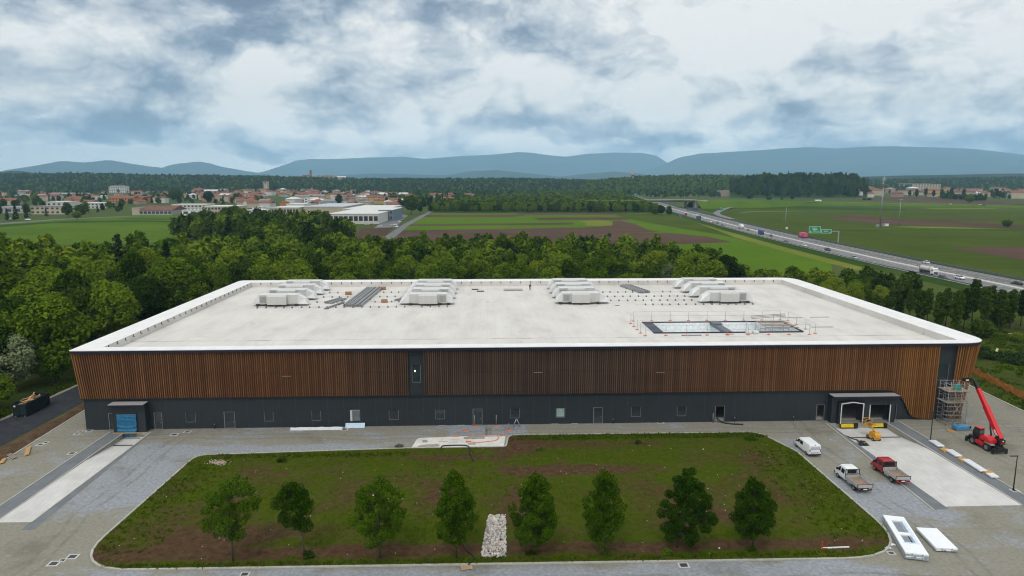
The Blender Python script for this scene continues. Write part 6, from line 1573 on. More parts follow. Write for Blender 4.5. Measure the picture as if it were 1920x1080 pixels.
for u, v, u0, u1, v0, v1, sd_, kind, lab in LT:
    r_ = np.random.RandomState(sd_); x, y = G(u, v); dep = DEP(u, v); dist = math.hypot(dep, CAM_H)
    ppm = FPX / (dep * CT + CAM_H * ST)
    ztop = ZAT(v0, dep); zb0 = max(.9, ZAT(v1, dep)); rad = (u1 - u0) / 2 / ppm; off = ((u0 + u1) / 2 - u) / ppm
    prof = {'thin': lambda q: .45 + .55 * math.sin(math.pi * (.1 + .75 * q)), 'small': P_ROUND, 'wide': lambda q: math.sin(math.pi * (.2 + .72 * q)) ** .6, 'tall': P_EGG}[kind]
    nl = {'thin': 10500, 'small': 9000, 'wide': 15000, 'tall': 18000}[kind]; dens = {33: 1, 36: .78, 37: 1.35, 35: 1.2}.get(sd_, 1)
    cl = crown_clumps(r_, {'thin': 64, 'small': 56, 'wide': 92, 'tall': 112}[kind], zb0 + .25, ztop - .3, rad * .98, prof, {'thin': .66, 'small': .62, 'wide': .62, 'tall': .58}[kind], .98, .0)
    cl = [(a * r_.uniform(.9, 1.06) + off * min(1, (c - zb0) / 2 + .3), b_, c + r_.uniform(-.2, .2), d * r_.uniform(.75, 1.2)) for a, b_, c, d in cl if r_.uniform() > .05]
    if kind == 'thin': cl = [c for i, c in enumerate(cl) if i % 4]
    V, F = leaves(r_, int(nl * dens), cl, .105, .3, .9)
    t = thing('lawn_tree', lab, 'tree', (x, y, .05), 0, 'young trees in a row on the lawn')
    obj('crown', np_mesh('crown', V, F, F_LAWN2 if sd_ in (33, 34, 35, 36) else F_LAWN), t)
    mb = MB(); hh = ztop * .9
    mb.tube([(0, 0, -.05), (off * .15, 0, hh * .3), (off * .6, 0, hh * .65), (off, 0, hh)], .115, 7, r1=.02)
    for k, c in enumerate(cl[::2]):
        q = min(.85, max(.22, (c[2] - 1.2) / hh)); b0 = Vector((off * q * q, 0, hh * q * .9)); mb.tube([b0, (b0 + Vector(c[:3])) / 2 + Vector((0, 0, -.12)), Vector(c[:3])], .035, 4, r1=.008, cap=False)
    mb.build('trunk', M_BARK, t)
# grass, weeds and low growth on the lawn: blades in tufts
def blades(rs, P_, size, per, mat, name, zz=.05):
    n = len(P_) * per; base = np.repeat(np.asarray(P_, dtype=float), per, axis=0); sz = np.repeat(np.asarray(size), per)
    a = rs.uniform(0, 2 * math.pi, n); lean = rs.uniform(.1, .8, n); w_ = sz * .16
    p = np.column_stack([base[:, 0] + rs.normal(0, .35, n) * sz, base[:, 1] + rs.normal(0, .35, n) * sz, np.full(n, zz)])
    dx_ = np.column_stack([-np.sin(a), np.cos(a), np.zeros(n)]) * w_[:, None]
    tip = p + np.column_stack([np.cos(a) * lean, np.sin(a) * lean, np.ones(n)]) * (sz * rs.uniform(.6, 1.2, n))[:, None]
    V = np.stack([p - dx_, p + dx_, tip], 1).reshape(-1, 3); F = np.arange(3 * n).reshape(n, 3)
    o = obj(name, np_mesh(name, V, F, mat)); o['kind'] = 'stuff'; return o
rg = np.random.RandomState(21); pts = []; sz = []
def dirtness(x, y): return sum(a * math.exp(-.7 * (((x - cx) / sx) ** 2 + ((y - cy_) / sy) ** 2)) for cx, cy_, sx, sy, a in DIRT)
gx_ = rg.uniform(size=(26, 16))
def patchy(x, y):
    fx, fy = (x - 20) / 98 * 25, (y + 46) / 42 * 15; i, j = int(fx) % 25, int(fy) % 15; u, v = fx - int(fx), fy - int(fy)
    return gx_[i, j] * (1 - u) * (1 - v) + gx_[i + 1, j] * u * (1 - v) + gx_[i, j + 1] * (1 - u) * v + gx_[i + 1, j + 1] * u * v
while len(pts) < 15000:
    x, y = rg.uniform(22, 116.5), rg.uniform(-44, -5)
    if not inside((x, y), LAWN): continue
    w_ = patchy(x, y) * 1.1 - dirtness(x, y) * .9
    if y < -42.3: w_ += .7
    if y > -7.5 and x > 72: w_ += .55
    if x > 111 or x < 27: w_ += .35
    if 67 < x < 70.5 and y < -32.5: continue
    if rg.uniform() < w_: pts.append((x, y)); sz.append(rg.uniform(.08, .20) * (1.4 if (y > -8 and x > 72) or w_ > 1.1 else 1))
blades(rg, pts, sz, 7, F_GRASS, 'lawn_grass')
pts = []; sz = []
for x0, x1, y0, y1, n in ((73, 115, -7.6, -5.5, 900), (23.5, 110, -43.3, -42.4, 500), (108, 116, -40, -12, 420), (23, 30, -40, -14, 300), (26, 56, -13.4, -11.8, 380)):
    for _ in range(n):
        x, y = rg.uniform(x0, x1), rg.uniform(y0, y1)
        if inside((x, y), LAWN): pts.append((x, y)); sz.append(rg.uniform(.14, .36))
blades(rg, pts, sz, 9, F_GRASS, 'weeds')
for i, (u, v, s_) in enumerate(((1250, 1040, .9), (1412, 1034, .8), (575, 1046, 1.0), (995, 1040, .7), (1137, 1040, .7), (1407, 826, 1.1), (530, 866, 1.0), (1010, 845, .7), (1200, 833, .8))):
    x, y = G(u, v); V, F = leaves(rg, 420, [(rg.uniform(-.7, .7), rg.uniform(-.35, .35), rg.uniform(.1, .35), .38) for _ in range(6)], .10, .5)
    V = V * s_; o = obj('weed_clump', np_mesh('weed_clump', V, F, F_LAWN)); o.location = (x, y, .08); tag(o, ['tuft of weeds at the foot of the seventh lawn tree', 'tuft of weeds at the foot of the eighth lawn tree', 'tuft of weeds at the foot of the second lawn tree', 'tuft of weeds at the foot of the fifth lawn tree', 'tuft of weeds at the foot of the sixth lawn tree', 'big weed clump at the lawn\'s far right corner', 'dark weed clump at the far lawn edge left of the apron', 'weed clump in the soil right of the apron', 'weed clump at the far lawn edge below the right windows'][i], 'weeds')
# rough tall grass on the right verge and along the road
pts = []; sz = []
for _ in range(9000):
    x, y = rg.uniform(166.5, 215), rg.uniform(-12, 75)
    if x < np.interp(y, [-95, 3, 17, 34, 82], [166.9, 166.9, 167.8, 169.3, 160.6]): continue
    if patchy((x - 160) * 1.4 + 22, (y % 36) - 44) > .42: pts.append((x, y)); sz.append(rg.uniform(.2, .6))
for _ in range(2600):
    y = rg.uniform(-40, 60); x = np.interp(y, [-70, 5, 26, 85], [-20.5, -17.6, -16.4, -16.2]) - 1 - abs(rg.normal(0, 1.6)); pts.append((x, y)); sz.append(rg.uniform(.2, .6))
blades(rg, pts, sz, 7, F_GRASS, 'rough_grass_blades', .01)
# ------------------------------------------------------------------ fields, roads and town beyond the woods
def GP(pts, z=0.0): return [G(u, v, z) for u, v in pts]
def field_fn(lo, mid, hi, row=0.0, ang=0.0):
    def fn(b, pos):
        n1 = b.noise(pos, .012, 6, .62, .5); n2 = b.noise(b.vm('MULTIPLY', pos, (.25, 1, 1)), .16, 6, .66); n3 = b.noise(pos, .6, 3, .7)
        f = b.m('ADD', b.m('MULTIPLY', n1, .5), b.m('ADD', b.m('MULTIPLY', n2, .4), b.m('MULTIPLY', n3, .15)))
        return b.ramp(f, [(.40, lo), (.53, mid), (.66, hi)]), .95, None
    return fn
M_CROP = ground_mat('young crop', field_fn((.055, .100, .006), (.075, .130, .010), (.092, .148, .016)))
M_CROP2 = ground_mat('bright crop', field_fn((.062, .122, .005), (.076, .142, .007), (.090, .158, .010)))
M_MEAD = ground_mat('grazed meadow', field_fn((.040, .060, .006), (.054, .080, .008), (.070, .092, .013)))
M_YELL = ground_mat('yellowing crop', field_fn((.10, .13, .016), (.14, .165, .024), (.17, .19, .035)))
M_PLOW = ground_mat('ploughed soil', field_fn((.066, .040, .028), (.088, .055, .039), (.112, .073, .053)))
M_VERGE = ground_mat('dark verge grass', field_fn((.022, .050, .006), (.032, .066, .008), (.048, .082, .012)))
def field(pts, mat, z=.02, rad=0): return sheet('field', [round_poly(GP(pts), rad, 4) if rad else GP(pts)], z, mat)
# left of the copse
field([(-420, 470), (-420, 425), (0, 418), (95, 411), (180, 407), (300, 403.5), (400, 403.5), (470, 404), (452, 414), (395, 420), (375, 432), (300, 455)], M_CROP, .02)
field([(-420, 428), (0, 421.5), (120, 415), (260, 413), (390, 416), (392, 417.5), (260, 416.2), (100, 418.5), (0, 426), (-420, 434)], M_VERGE, .035)
field([(230, 409.5), (360, 410), (420, 412), (420, 412.6), (300, 411.8), (230, 410.6)], M_VERGE, .035)
field([(385, 421), (455, 415), (520, 414), (520, 440), (380, 446)], M_PLOW, .025)
field([(676, 427.5), (737, 427.5), (716, 450), (660, 450)], M_PLOW, .025)
# strips right of the lane
field([(722, 450), (803, 400), (1245, 400), (1262, 404), (1300, 420), (1480, 470), (1480, 520), (700, 520)], M_CROP2, .02)
field([(800, 403.2), (968, 402), (972, 399.6), (1175, 399.6), (1185, 402.4), (985, 403.8), (960, 407.2), (792, 407.6)], M_PLOW, .05)
field([(1000, 408.4), (1145, 407), (1185, 407.6), (1192, 411), (1160, 412.6), (1012, 412.8)], M_PLOW, .05)
field([(768, 420.8), (1072, 417.6), (1080, 420), (1060, 421.5), (764, 423.8)], M_PLOW, .05)
field([(742, 432.2), (1100, 426.6), (1148, 423), (1150, 414.2), (1164, 413.8), (1190, 420), (1215, 431), (1240, 435), (1175, 437), (1150, 460), (700, 470)], M_PLOW, .05, 0)
field([(1180, 436.5), (1250, 436.5), (1330, 444), (1372, 454), (1280, 458), (1150, 458)], M_PLOW, .06)
field([(1082, 414), (1135, 413), (1146, 416), (1150, 423), (1095, 424.5), (1100, 419)], M_YELL, .06, 12)
field([(1150, 400.5), (1250, 401), (1290, 412), (1400, 445), (1480, 466), (1480, 472), (1350, 440), (1250, 424), (1190, 413), (1160, 405)], M_MEAD, .055)
field([(1330, 470), (1365, 455), (1400, 452), (1460, 466), (1560, 492), (1560, 530), (1330, 530)], M_CROP2, .045)
field([(1290, 411), (1400, 444), (1480, 466), (1620, 502), (1640, 512), (1600, 506), (1480, 474), (1380, 446)], M_YELL, .07)
# right of the motorway
field([(1330, 395), (1370, 392), (1480, 392), (1700, 390), (2300, 408), (2300, 640), (1960, 545), (1700, 487), (1480, 437), (1370, 408)], M_MEAD, .02)
field([(1545, 407), (1600, 403.5), (1660, 408), (1750, 414), (1920, 423), (2100, 431), (2100, 442), (1920, 428.5), (1780, 424.5), (1650, 421), (1590, 414.5)], M_PLOW, .05)
field([(1730, 406), (1790, 408), (1880, 412), (1860, 415), (1780, 412)], M_PLOW, .05)
field([(1780, 466), (1850, 463), (2100, 462), (2100, 500), (1940, 492), (1860, 478)], M_PLOW, .05, 8)
field([(1480, 431), (1620, 432), (1750, 430.5), (1920, 431.5), (2100, 438), (2100, 440), (1920, 432.8), (1750, 431.8), (1620, 433.4), (1480, 432)], M_VERGE, .06)
field([(1690, 424.6), (1760, 425), (1900, 430), (1760, 428), (1668, 425.6)], M_YELL, .055)
field([(1720, 389.6), (1850, 390), (1880, 391.4), (1760, 392.4)], M_YELL, .055)
field([(1380, 400), (1400, 396.6), (1440, 395.8), (1520, 396.4), (1440, 397), (1405, 398.2)], M_YELL, .05)
field([(1560, 375), (1700, 369), (1900, 380), (2000, 388), (1800, 381), (1680, 377)], M_PLOW, .04)
field([(1300, 388), (1420, 384), (1700, 392), (1700, 396), (1480, 392), (1380, 392), (1330, 398)], M_VERGE, .03)
# lane with cars left of the strips
M_LANE = ground_mat('lane asphalt', concrete_fn((.13, .135, .14), (.20, .20, .205), .2))
ribbon('road', GP([(700, 462), (722, 444), (752, 423), (775, 411), (795, 401), (806, 396)]), GP([(722, 462), (742, 444), (766, 423), (788, 411), (803, 401.5), (812, 396)]), .09, M_LANE)
ribbon('road', GP([(-200, 424), (0, 418.6), (100, 411.6), (200, 406.8), (260, 404.6)]), GP([(-200, 428), (0, 421), (100, 413), (200, 407.8), (260, 405.2)]), .09, M_LANE)
sheet('yard', [GP([(700, 428), (735, 405), (752, 401), (765, 404), (757, 412), (742, 426)])], .07, M_LANE)

# motorway ---------------------------------------------------------------------
MED = GP([(2400, 650), (2150, 594), (1920, 543), (1700, 497.5), (1590, 473), (1480, 448), (1380, 423.8), (1300, 402.5), (1262, 392), (1235, 383.5), (1205, 374.5), (1180, 367.5), (1160, 361.5), (1140, 356), (1125, 352)])
def smooth_line(P_, k=8):
    P_ = [Vector(p) for p in P_]; Q = []
    for i in range(len(P_) - 1):
        a, b_, c, d = P_[max(i - 1, 0)], P_[i], P_[i + 1], P_[min(i + 2, len(P_) - 1)]
        for j in range(k):
            u = j / k; Q.append(.5 * ((2 * b_) + (c - a) * u + (2 * a - 5 * b_ + 4 * c - d) * u * u + (3 * b_ - a - 3 * c + d) * u ** 3))
    Q.append(P_[-1]); return Q
ML = smooth_line(MED)
def off(line, o):
    out = []
    for i, p in enumerate(line):
        d = (line[min(i + 1, len(line) - 1)] - line[max(i - 1, 0)]).normalized(); out.append((p.x + d.y * o, p.y - d.x * o))
    return out
M_HWY = ground_mat('motorway asphalt', concrete_fn((.165, .165, .170), (.235, .232, .235), .1))
M_HWYB = ground_mat('motorway asphalt, newer', concrete_fn((.135, .132, .138), (.195, .190, .196), .1))
M_LINE = plain('road marking', (.62, .62, .60), .7)
ribbon('verge', off(ML, -25), off(ML, -14.5), .10, M_VERGE)
ribbon('verge', off(ML, 15), off(ML, 24), .10, M_VERGE)
ribbon('motorway', off(ML, -15), off(ML, -1.5), .25, M_HWY)
ribbon('motorway', off(ML, 1.5), off(ML, 15.5), .25, M_HWYB)
ribbon('median_strip', off(ML, -1.6), off(ML, 1.6), .35, M_CONC)
for o_ in (-14.2, -11.6, -2.2, 2.2, 12.0, 14.6): ribbon('edge_line', off(ML, o_ - .14), off(ML, o_ + .14), .27, M_LINE)
dash = MB()
for o_ in (-8.4, -5.2, 5.4, 8.7):
    P0 = off(ML, o_)
    acc = 0
    for a, c in zip(P0, P0[1:]):
        a, c = Vector(a), Vector(c); ln = (c - a).length; d = (c - a) / ln; nrm = Vector((-d.y, d.x)) * .12; s0 = (-acc) % 12
        while s0 < ln:
            e = min(s0 + 4.5, ln); q0, q1 = a + d * s0, a + d * e
            dash.add([(q0.x - nrm.x, q0.y - nrm.y, .275), (q1.x - nrm.x, q1.y - nrm.y, .275), (q1.x + nrm.x, q1.y + nrm.y, .275), (q0.x + nrm.x, q0.y + nrm.y, .275)], [(0, 1, 2, 3)]); s0 += 12
        acc += ln
o = dash.build('lane_markings', M_LINE); o['kind'] = 'stuff'
M_GRD = plain('grey guard rail', (.13, .145, .15), .5, .3)
def barrier(o_, h, nm, label, mat, n0=2, z=.3):
    L0 = off(ML, o_)[n0 * 4:]; mb = MB()
    rings = [[(p[0] - .08, p[1], z + .35), (p[0] - .08, p[1], z + h), (p[0] + .08, p[1], z + h), (p[0] + .08, p[1], z + .35)] for p in L0]
    t = thing(nm, label, 'guard rail'); mb.loft(rings); mb.build('rail', mat, t)
    pm = MB()
    for a, c in zip(L0[:40], L0[1:41]):
        ln = math.dist(a, c); k = max(1, int(ln / 8))
        for j in range(k): q = j / k; x, y = a[0] + (c[0] - a[0]) * q, a[1] + (c[1] - a[1]) * q; pm.box(x - .06, y - .06, z - .2, x + .06, y + .06, z + .35)
    pm.build('posts', mat, t)['kind'] = 'stuff'
barrier(16.2, 1.2, 'guard_rail', 'grey guard rail along the far side of the motorway', M_GRD)
barrier(-15.4, .8, 'guard_rail', 'low guard rail along the near side of the motorway', M_GRD)
barrier(0, .95, 'median_barrier', 'pale concrete barrier in the middle of the motorway', M_CONCD)
# exit ramp and the road over the motorway
RP = smooth_line([G(1372, 411), G(1345, 402), G(1348, 396.5), G(1362, 392), G(1386, 388, 1), G(1432, 382.5, 3.5), G(1473, 379, 6), G(1528, 378.2, 6)])
ribbon('exit_road', off(RP, -4), off(RP, 4), .3, M_HWY, zs=[.3 + min(6, 6 * max(0, (i - 20) / (len(RP) - 21))) for i in range(len(RP))])
ZB = 12.0
OV = [(1090, 375, 11.5), (1150, 375, 12), (1215, 375, ZB), (1300, 375, ZB), (1400, 375.6, 10.5), (1473, 377.2, 7.5), (1560, 379, 5), (1700, 381.5, 4), (1800, 383.6, 3.4), (2000, 389, 2.5), (2300, 398, 1.5)]
OL = smooth_line([Vector(G(u, v, z) + (z,)) for u, v, z in OV], 6)
def off3(line, o):
    out = []
    for i, p in enumerate(line):
        d = (line[min(i + 1, len(line) - 1)] - line[max(i - 1, 0)]); d.z = 0; d.normalize(); out.append(Vector((p.x + d.y * o, p.y - d.x * o, p.z)))
    return out
a_, c_ = off3(OL, -5), off3(OL, 5)
ribbon('overpass_road', [tuple(p) for p in a_], [tuple(p) for p in c_], 0, M_HWY, zs=[p.z + .05 for p in OL])
bi = [i for i, p in enumerate(OL)]
e0, e1 = off3(OL, -6), off3(OL, 6)
def bank(i0, i1):
    mb = MB(); V = []
    for i in range(i0, i1):
        p, q = e0[i], e1[i]; h = p.z
        d = (q - p); d.z = 0; d.normalize()
        V += [(p.x - d.x * h * 1.9, p.y - d.y * h * 1.9, -.05), (p.x, p.y, h), (q.x, q.y, h), (q.x + d.x * h * 1.9, q.y + d.y * h * 1.9, -.05)]
    n = i1 - i0; mb.add(V, [(4 * i + j, 4 * i + 4 + j, 4 * i + 5 + j, 4 * i + 1 + j) for i in range(n - 1) for j in range(3)])
    o = mb.build('embankment', M_CROP); o['kind'] = 'structure'
iL = min(range(len(OL)), key=lambda i: (OL[i] - Vector(G(1217, 375, ZB) + (ZB,))).length); iR = min(range(len(OL)), key=lambda i: (OL[i] - Vector(G(1292, 375, ZB) + (ZB,))).length)
bank(0, iL + 1); bank(iR, len(OL))
t = thing('road_bridge', 'concrete road bridge crossing over the motorway', 'bridge')
V = []; pl_, pr_ = OL[iL], OL[iR]; dd = (pr_ - pl_).normalized(); nn = Vector((-dd.y, dd.x, 0))
def bq(s0, s1, o0, o1, z0, z1, nm, mt):
    A = pl_ + dd * s0; B_ = pl_ + dd * s1
    MB().hexa([tuple((A - nn * -o0).xy) + (z0,), tuple((B_ - nn * -o0).xy) + (z0,), tuple((B_ - nn * -o1).xy) + (z0,), tuple((A - nn * -o1).xy) + (z0,)], [tuple((A - nn * -o0).xy) + (z1,), tuple((B_ - nn * -o0).xy) + (z1,), tuple((B_ - nn * -o1).xy) + (z1,), tuple((A - nn * -o1).xy) + (z1,)]).build(nm, mt, t)
ln = (pr_ - pl_).length; M_BRG = plain('bridge concrete', (.34, .335, .32), .8, 0, .12, .3); M_BRD2 = plain('bridge girder', (.06, .062, .068), .7)
bq(-3, ln + 3, -6.4, 6.4, ZB - .6, ZB, 'deck', M_BRG); bq(-1, ln + 1, -5.6, -4.6, ZB - 2.6, ZB - .603, 'girder', M_BRD2); bq(-1, ln + 1, 4.6, 5.6, ZB - 2.6, ZB - .603, 'girder', M_BRD2); bq(-1, ln + 1, -.5, .5, ZB - 2.6, ZB - .603, 'girder', M_BRD2)
bq(-3, -1.2, -6, 6, -.1, ZB - .61, 'abutment', M_BRG); bq(ln + 1.2, ln + 3, -6, 6, -.1, ZB - .61, 'abutment', M_BRG); bq(ln - 12, ln - 10.6, -5, 5, -.1, ZB - 2.61, 'pier', M_BRD2)
bq(-3, ln + 3, -6.6, -6.41, ZB - .3, ZB + 1.0, 'railing', M_BRG); bq(-3, ln + 3, 6.41, 6.6, ZB - .3, ZB + 1.0, 'railing', M_BRG)
A = pl_ + dd * (ln + 1.2)
MB().hexa([tuple((A + dd * 0 - nn * 6.1).xy) + (-.1,), tuple((A + dd * 2 - nn * 6.1).xy) + (-.1,), tuple((A + dd * 2 - nn * 5.9).xy) + (-.1,), tuple((A - nn * 5.9).xy) + (-.1,)], [tuple((A - nn * 6.1).xy) + (ZB - .05,), tuple((A + dd * 20 - nn * 6.1).xy) + (ZB - .05,), tuple((A + dd * 20 - nn * 5.9).xy) + (ZB - .05,), tuple((A - nn * 5.9).xy) + (ZB - .05,)]).build('wing_wall', M_BRG, t)

# traffic ------------------------------------------------------------------------------
def make_car(nm, label, body, h=1.45, L2=2.15):
    t = thing(nm, label, 'car'); wb, wt, zw = .88, .66, .88
    b_ = MB(); b_.loft([sect(-L2, .76, .35, .6, .7, .82, .08), sect(-L2 + .2, wb, .26, .7, .78, .98, .08), sect(-1.3, wb, .24, .8, .76, 1.0, .08), sect(-.3, wb, .24, .8, .76, .96, .08), sect(.9, wb, .24, .78, .76, .93, .08), sect(L2 - .3, .84, .26, .62, .7, .74, .08), sect(L2, .72, .36, .5, .6, .6, .08)]); b_.build('body', body, t)
    g = MB(); g.loft([[(-.72, -L2 + .25, .96), (.72, -L2 + .25, .96), (.72, .95, .93), (-.72, .95, .93)], [(-.60, -1.25, h - .06), (.60, -1.25, h - .06), (.60, .15, h - .04), (-.60, .15, h - .04)]]); g.build('windows', M_CGLASS, t)
    MB().loft([[(-.60, -1.3, h - .055), (.60, -1.3, h - .055), (.60, .2, h - .035), (-.60, .2, h - .035)], [(-.5, -1.1, h), (.5, -1.1, h), (.5, 0, h), (-.5, 0, h)]]).build('roof', body, t)
    for s_ in (-1, 1):
        for y in (-1.3, 1.3): o = MB().cyl((s_ * .78, y, .31), .31, .2, 'x', 10).build('wheel', M_TYRE, t)
    return t
P_WH, P_GR, P_DK, P_SV, P_RD, P_BL = paint('white car', (.75, .76, .77)), paint('grey car', (.14, .15, .16)), paint('black car', (.012, .014, .02)), paint('silver car', (.38, .40, .42)), paint('red car', (.35, .02, .02)), paint('blue car', (.02, .035, .10))
car0 = make_car('car', 'x', P_WH); used = []
def heading(x, y):
    i = min(range(len(ML) - 1), key=lambda k: (ML[k].x - x) ** 2 + (ML[k].y - y) ** 2); d = ML[i + 1] - ML[i]; return math.atan2(-d.x, d.y)
def put_car(u, v, mt, label, away=False, sc=1.0, hz=None, z=.28, group='cars on the motorway'):
    x, y = G(u, v, z + .5); rz = (heading(x, y) + (0 if away else math.pi)) if hz is None else hz
    if not used:
        o = car0; o.location = (x, y, z); o.rotation_euler = (0, 0, rz); o['label'] = label; o['group'] = group; used.append(1)
        for c in o.children:
            if c.name.split('.')[0] in ('body', 'roof'): c.material_slots[0].link = 'OBJECT'; c.material_slots[0].material = mt
    else: o = dup(car0, (x, y, z), rz, label, group, None, {'body': mt, 'roof': mt})
    o.scale = (sc, sc, sc)
put_car(1403, 431, P_GR, 'small grey car beside the white lorry on the motorway')
put_car(1446, 442, P_DK, 'black car just ahead of the blue lorry')
put_car(1474, 452, P_GR, 'dark grey car between the blue and the pink lorry')
put_car(1508, 460, P_WH, 'white car below the pink lorry', sc=1.05)
put_car(1552, 468, P_DK, 'dark car with pale windscreen, below the green signs', sc=1.18)
put_car(1602, 483.5, P_SV, 'silver and black car under the second dark car', sc=1.1)
put_car(1768, 520, P_DK, 'dark blue car hidden half behind the tank lorry')
put_car(1800, 521, P_WH, 'white saloon car ahead of the tank lorry', sc=1.12)
put_car(1906, 532, P_DK, 'black car at the right photo edge on the motorway', True, 1.12)
put_car(1736, 492, P_WH, 'white car on the far carriageway behind the tank lorry', True)
put_car(1333, 415.5, P_WH, 'white car followed by a red one near the sign gantry')
put_car(1337, 418, P_RD, 'red car close beside a white one near the sign gantry')
put_car(1345, 418, P_BL, 'dark blue car behind the red car near the gantry', sc=1.15)
put_car(1355, 421.5, P_GR, 'grey car between the gantry and the white lorry')
put_car(1322, 410, P_WH, 'white car beside the dark sign board')
put_car(1306, 403, P_WH, 'white van like car right of the sign gantry', True, 1.25)
put_car(1298, 402, P_WH, 'white car under the sign gantry', True)
put_car(1247, 389, P_WH, 'white car just past the bridge')
put_car(1242, 388, P_DK, 'dark car just past the bridge')
for i, (u, v, mt) in enumerate(((1190, 372.5, P_WH), (1183, 371, P_WH), (1178, 369.5, P_WH), (1173, 363.5, P_WH), (1166, 363, P_DK), (1150, 358.5, P_WH), (1140, 357.5, P_WH), (1128, 354.5, P_WH))): put_car(u, v, mt, '%s car %s in the far queue beyond the bridge' % ('dark' if mt is P_DK else 'white', ('nearest', 'second', 'third', 'fourth', 'fifth', 'sixth', 'seventh', 'farthest')[i]), sc=1.3)
put_car(1783, 382.6, P_WH, 'white car on the country road at right', hz=R(-85), z=3.6, group='cars on the country road'); put_car(1838, 384, P_WH, 'white car behind a dark one on the country road', hz=R(-85), z=3.3, group='cars on the country road'); put_car(1845, 384.2, P_BL, 'dark blue van on the country road at right', hz=R(-85), z=3.3, sc=1.3, group='cars on the country road')
put_car(745, 425.5, P_WH, 'white van on the lane beside the crop strips', hz=R(-10), z=.1, sc=1.25, group='cars on the lane'); put_car(750, 415.5, P_WH, 'pale car parked at the lane by the shed', hz=R(-25), z=.1, group='cars on the lane'); put_car(754, 413.5, P_GR, 'dark green car parked behind the pale car at the lane', hz=R(-25), z=.1, group='cars on the lane'); put_car(735, 422, P_WH, 'white car parked left of the lane', hz=R(60), z=.1, group='cars on the lane'); put_car(740, 421, P_WH, 'second white car parked left of the lane', hz=R(60), z=.1, group='cars on the lane')
put_car(697, 421, P_RD, 'red car parked in front of the long white shed', hz=R(80), z=.1, group='cars at the shed'); put_car(687, 421.5, P_SV, 'silver car parked in front of the long white shed', hz=R(80), z=.1, group='cars at the shed'); put_car(712, 424, P_WH, 'white car parked at the field corner by the shed', hz=R(80), z=.1, group='cars at the shed')
put_car(1861, 596, P_WH, 'white car parked behind the poplar row, nearer one', hz=R(70), z=.02, group='cars parked behind the poplars'); put_car(1876, 575, P_WH, 'white car parked behind the poplar row, farther one', hz=R(60), z=.02, group='cars parked behind the poplars')
put_car(1910, 578, P_SV, 'silver car parked at the right photo edge behind the poplars', hz=R(60), z=.02, group='cars parked behind the poplars')
put_car(19.5, 411.5, P_WH, 'white car on the road along the left field', hz=R(70), z=.1, sc=1.5, group='cars on the left road')
put_car(52, 412.6, P_WH, 'white van on the road along the left field', hz=R(60), z=.1, sc=1.7, group='cars on the left road')
def lorry(u, v, cabm, boxm, label, ln=7.5, away=False, tank=False, hz=None, z=.28, logo=None, h=3.7):
    x, y = G(u, v, z); rz = (heading(x, y) + (0 if away else math.pi)) if hz is None else hz
    t = thing('lorry', label, 'lorry', (x, y, z), rz, 'lorries on the roads')
    MB().loft([sect(ln / 2 - .05, 1.22, .5, 1.6, 1.15, 2.9, .1), sect(ln / 2 + 1.2, 1.22, .45, 1.6, 1.15, 3.1, .1), sect(ln / 2 + 1.9, 1.2, .45, 1.6, 1.12, 2.75, .1), sect(ln / 2 + 2.05, 1.15, .45, 1.4, 1.08, 2.6, .1)]).build('cab', cabm, t)
    MB().hexa([(-1.08, ln / 2 + 2.02, 1.75), (1.08, ln / 2 + 2.02, 1.75), (1.0, ln / 2 + 2.0, 1.75), (-1.0, ln / 2 + 2.0, 1.75)], [(-1.05, ln / 2 + 2.06, 2.5), (1.05, ln / 2 + 2.06, 2.5), (1.0, ln / 2 + 1.95, 2.5), (-1.0, ln / 2 + 1.95, 2.5)]).build('windscreen', M_CGLASS, t)
    for s_ in (-1, 1): MB().box(s_ * 1.2 - .03, ln / 2 + .7, 1.75, s_ * 1.2 + .03, ln / 2 + 1.5, 2.4).build('side_window', M_CGLASS, t)
    MB().box(-.9, ln / 2 + 2.04, .6, .9, ln / 2 + 2.09, 1.35).build('grille', M_MBLK, t)
    if tank:
        rg_ = [[(1.22 * k * math.cos(q), yy, 2.35 + 1.22 * k * math.sin(q)) for q in np.linspace(0, 2 * math.pi, 15)[:-1]] for yy, k in ((-ln / 2 - .2, .7), (-ln / 2, .97), (-ln / 2 + .3, 1), (ln / 2 - .9, 1), (ln / 2 - .6, .97), (ln / 2 - .4, .7))]
        MB().loft(rg_, smooth=True).build('tank', boxm, t)
        for yy in (-ln / 2 + .1, ln / 2 - 1.2): MB().cyl((0, yy, 2.35), 1.25, .28, 'y', 14).build('tank_band', plain('rust brown band', (.26, .06, .035), .5), t)
        MB().box(-1.15, -ln / 2, .7, 1.15, ln / 2 - .6, 1.25).build('tank_frame', M_MBLK, t); MB().box(-.5, -ln / 2 + .5, 3.56, .5, ln / 2 - 1.4, 3.66).build('walkway', M_STEEL, t)
    else:
        MB().box(-1.26, -ln / 2, 1.02, 1.26, ln / 2 - .12, h).build('box', boxm, t, .04); MB().box(-.9, -ln / 2, .6, .9, ln / 2, 1.0).build('frame', M_MBLK, t)
        if logo:
            for s_ in (-1, 1): MB().box(s_ * 1.265 - .008, ln / 2 - 2.9, 1.9, s_ * 1.265 + .008, ln / 2 - 1.4, 3.1).build('logo_patch', logo, t)
    for s_ in (-1, 1):
        for yy in (-ln / 2 + .9, -ln / 2 + 2.1, ln / 2 + 1.2): MB().cyl((s_ * 1.05, yy, .48), .48, .3, 'x', 10).build('wheel', M_TYRE, t)
M_PINK = paint('pink box', (.62, .06, .19), .5); M_TRB = paint('blue lorry paint', (.02, .06, .22), .5)
lorry(1389, 428.5, P_WH, P_WH, 'white box lorry on the motorway left of the blue lorry', 7.0)
lorry(1426, 439.5, M_TRB, M_TRB, 'blue tipper lorry on the motorway', 4.6, h=3.3)
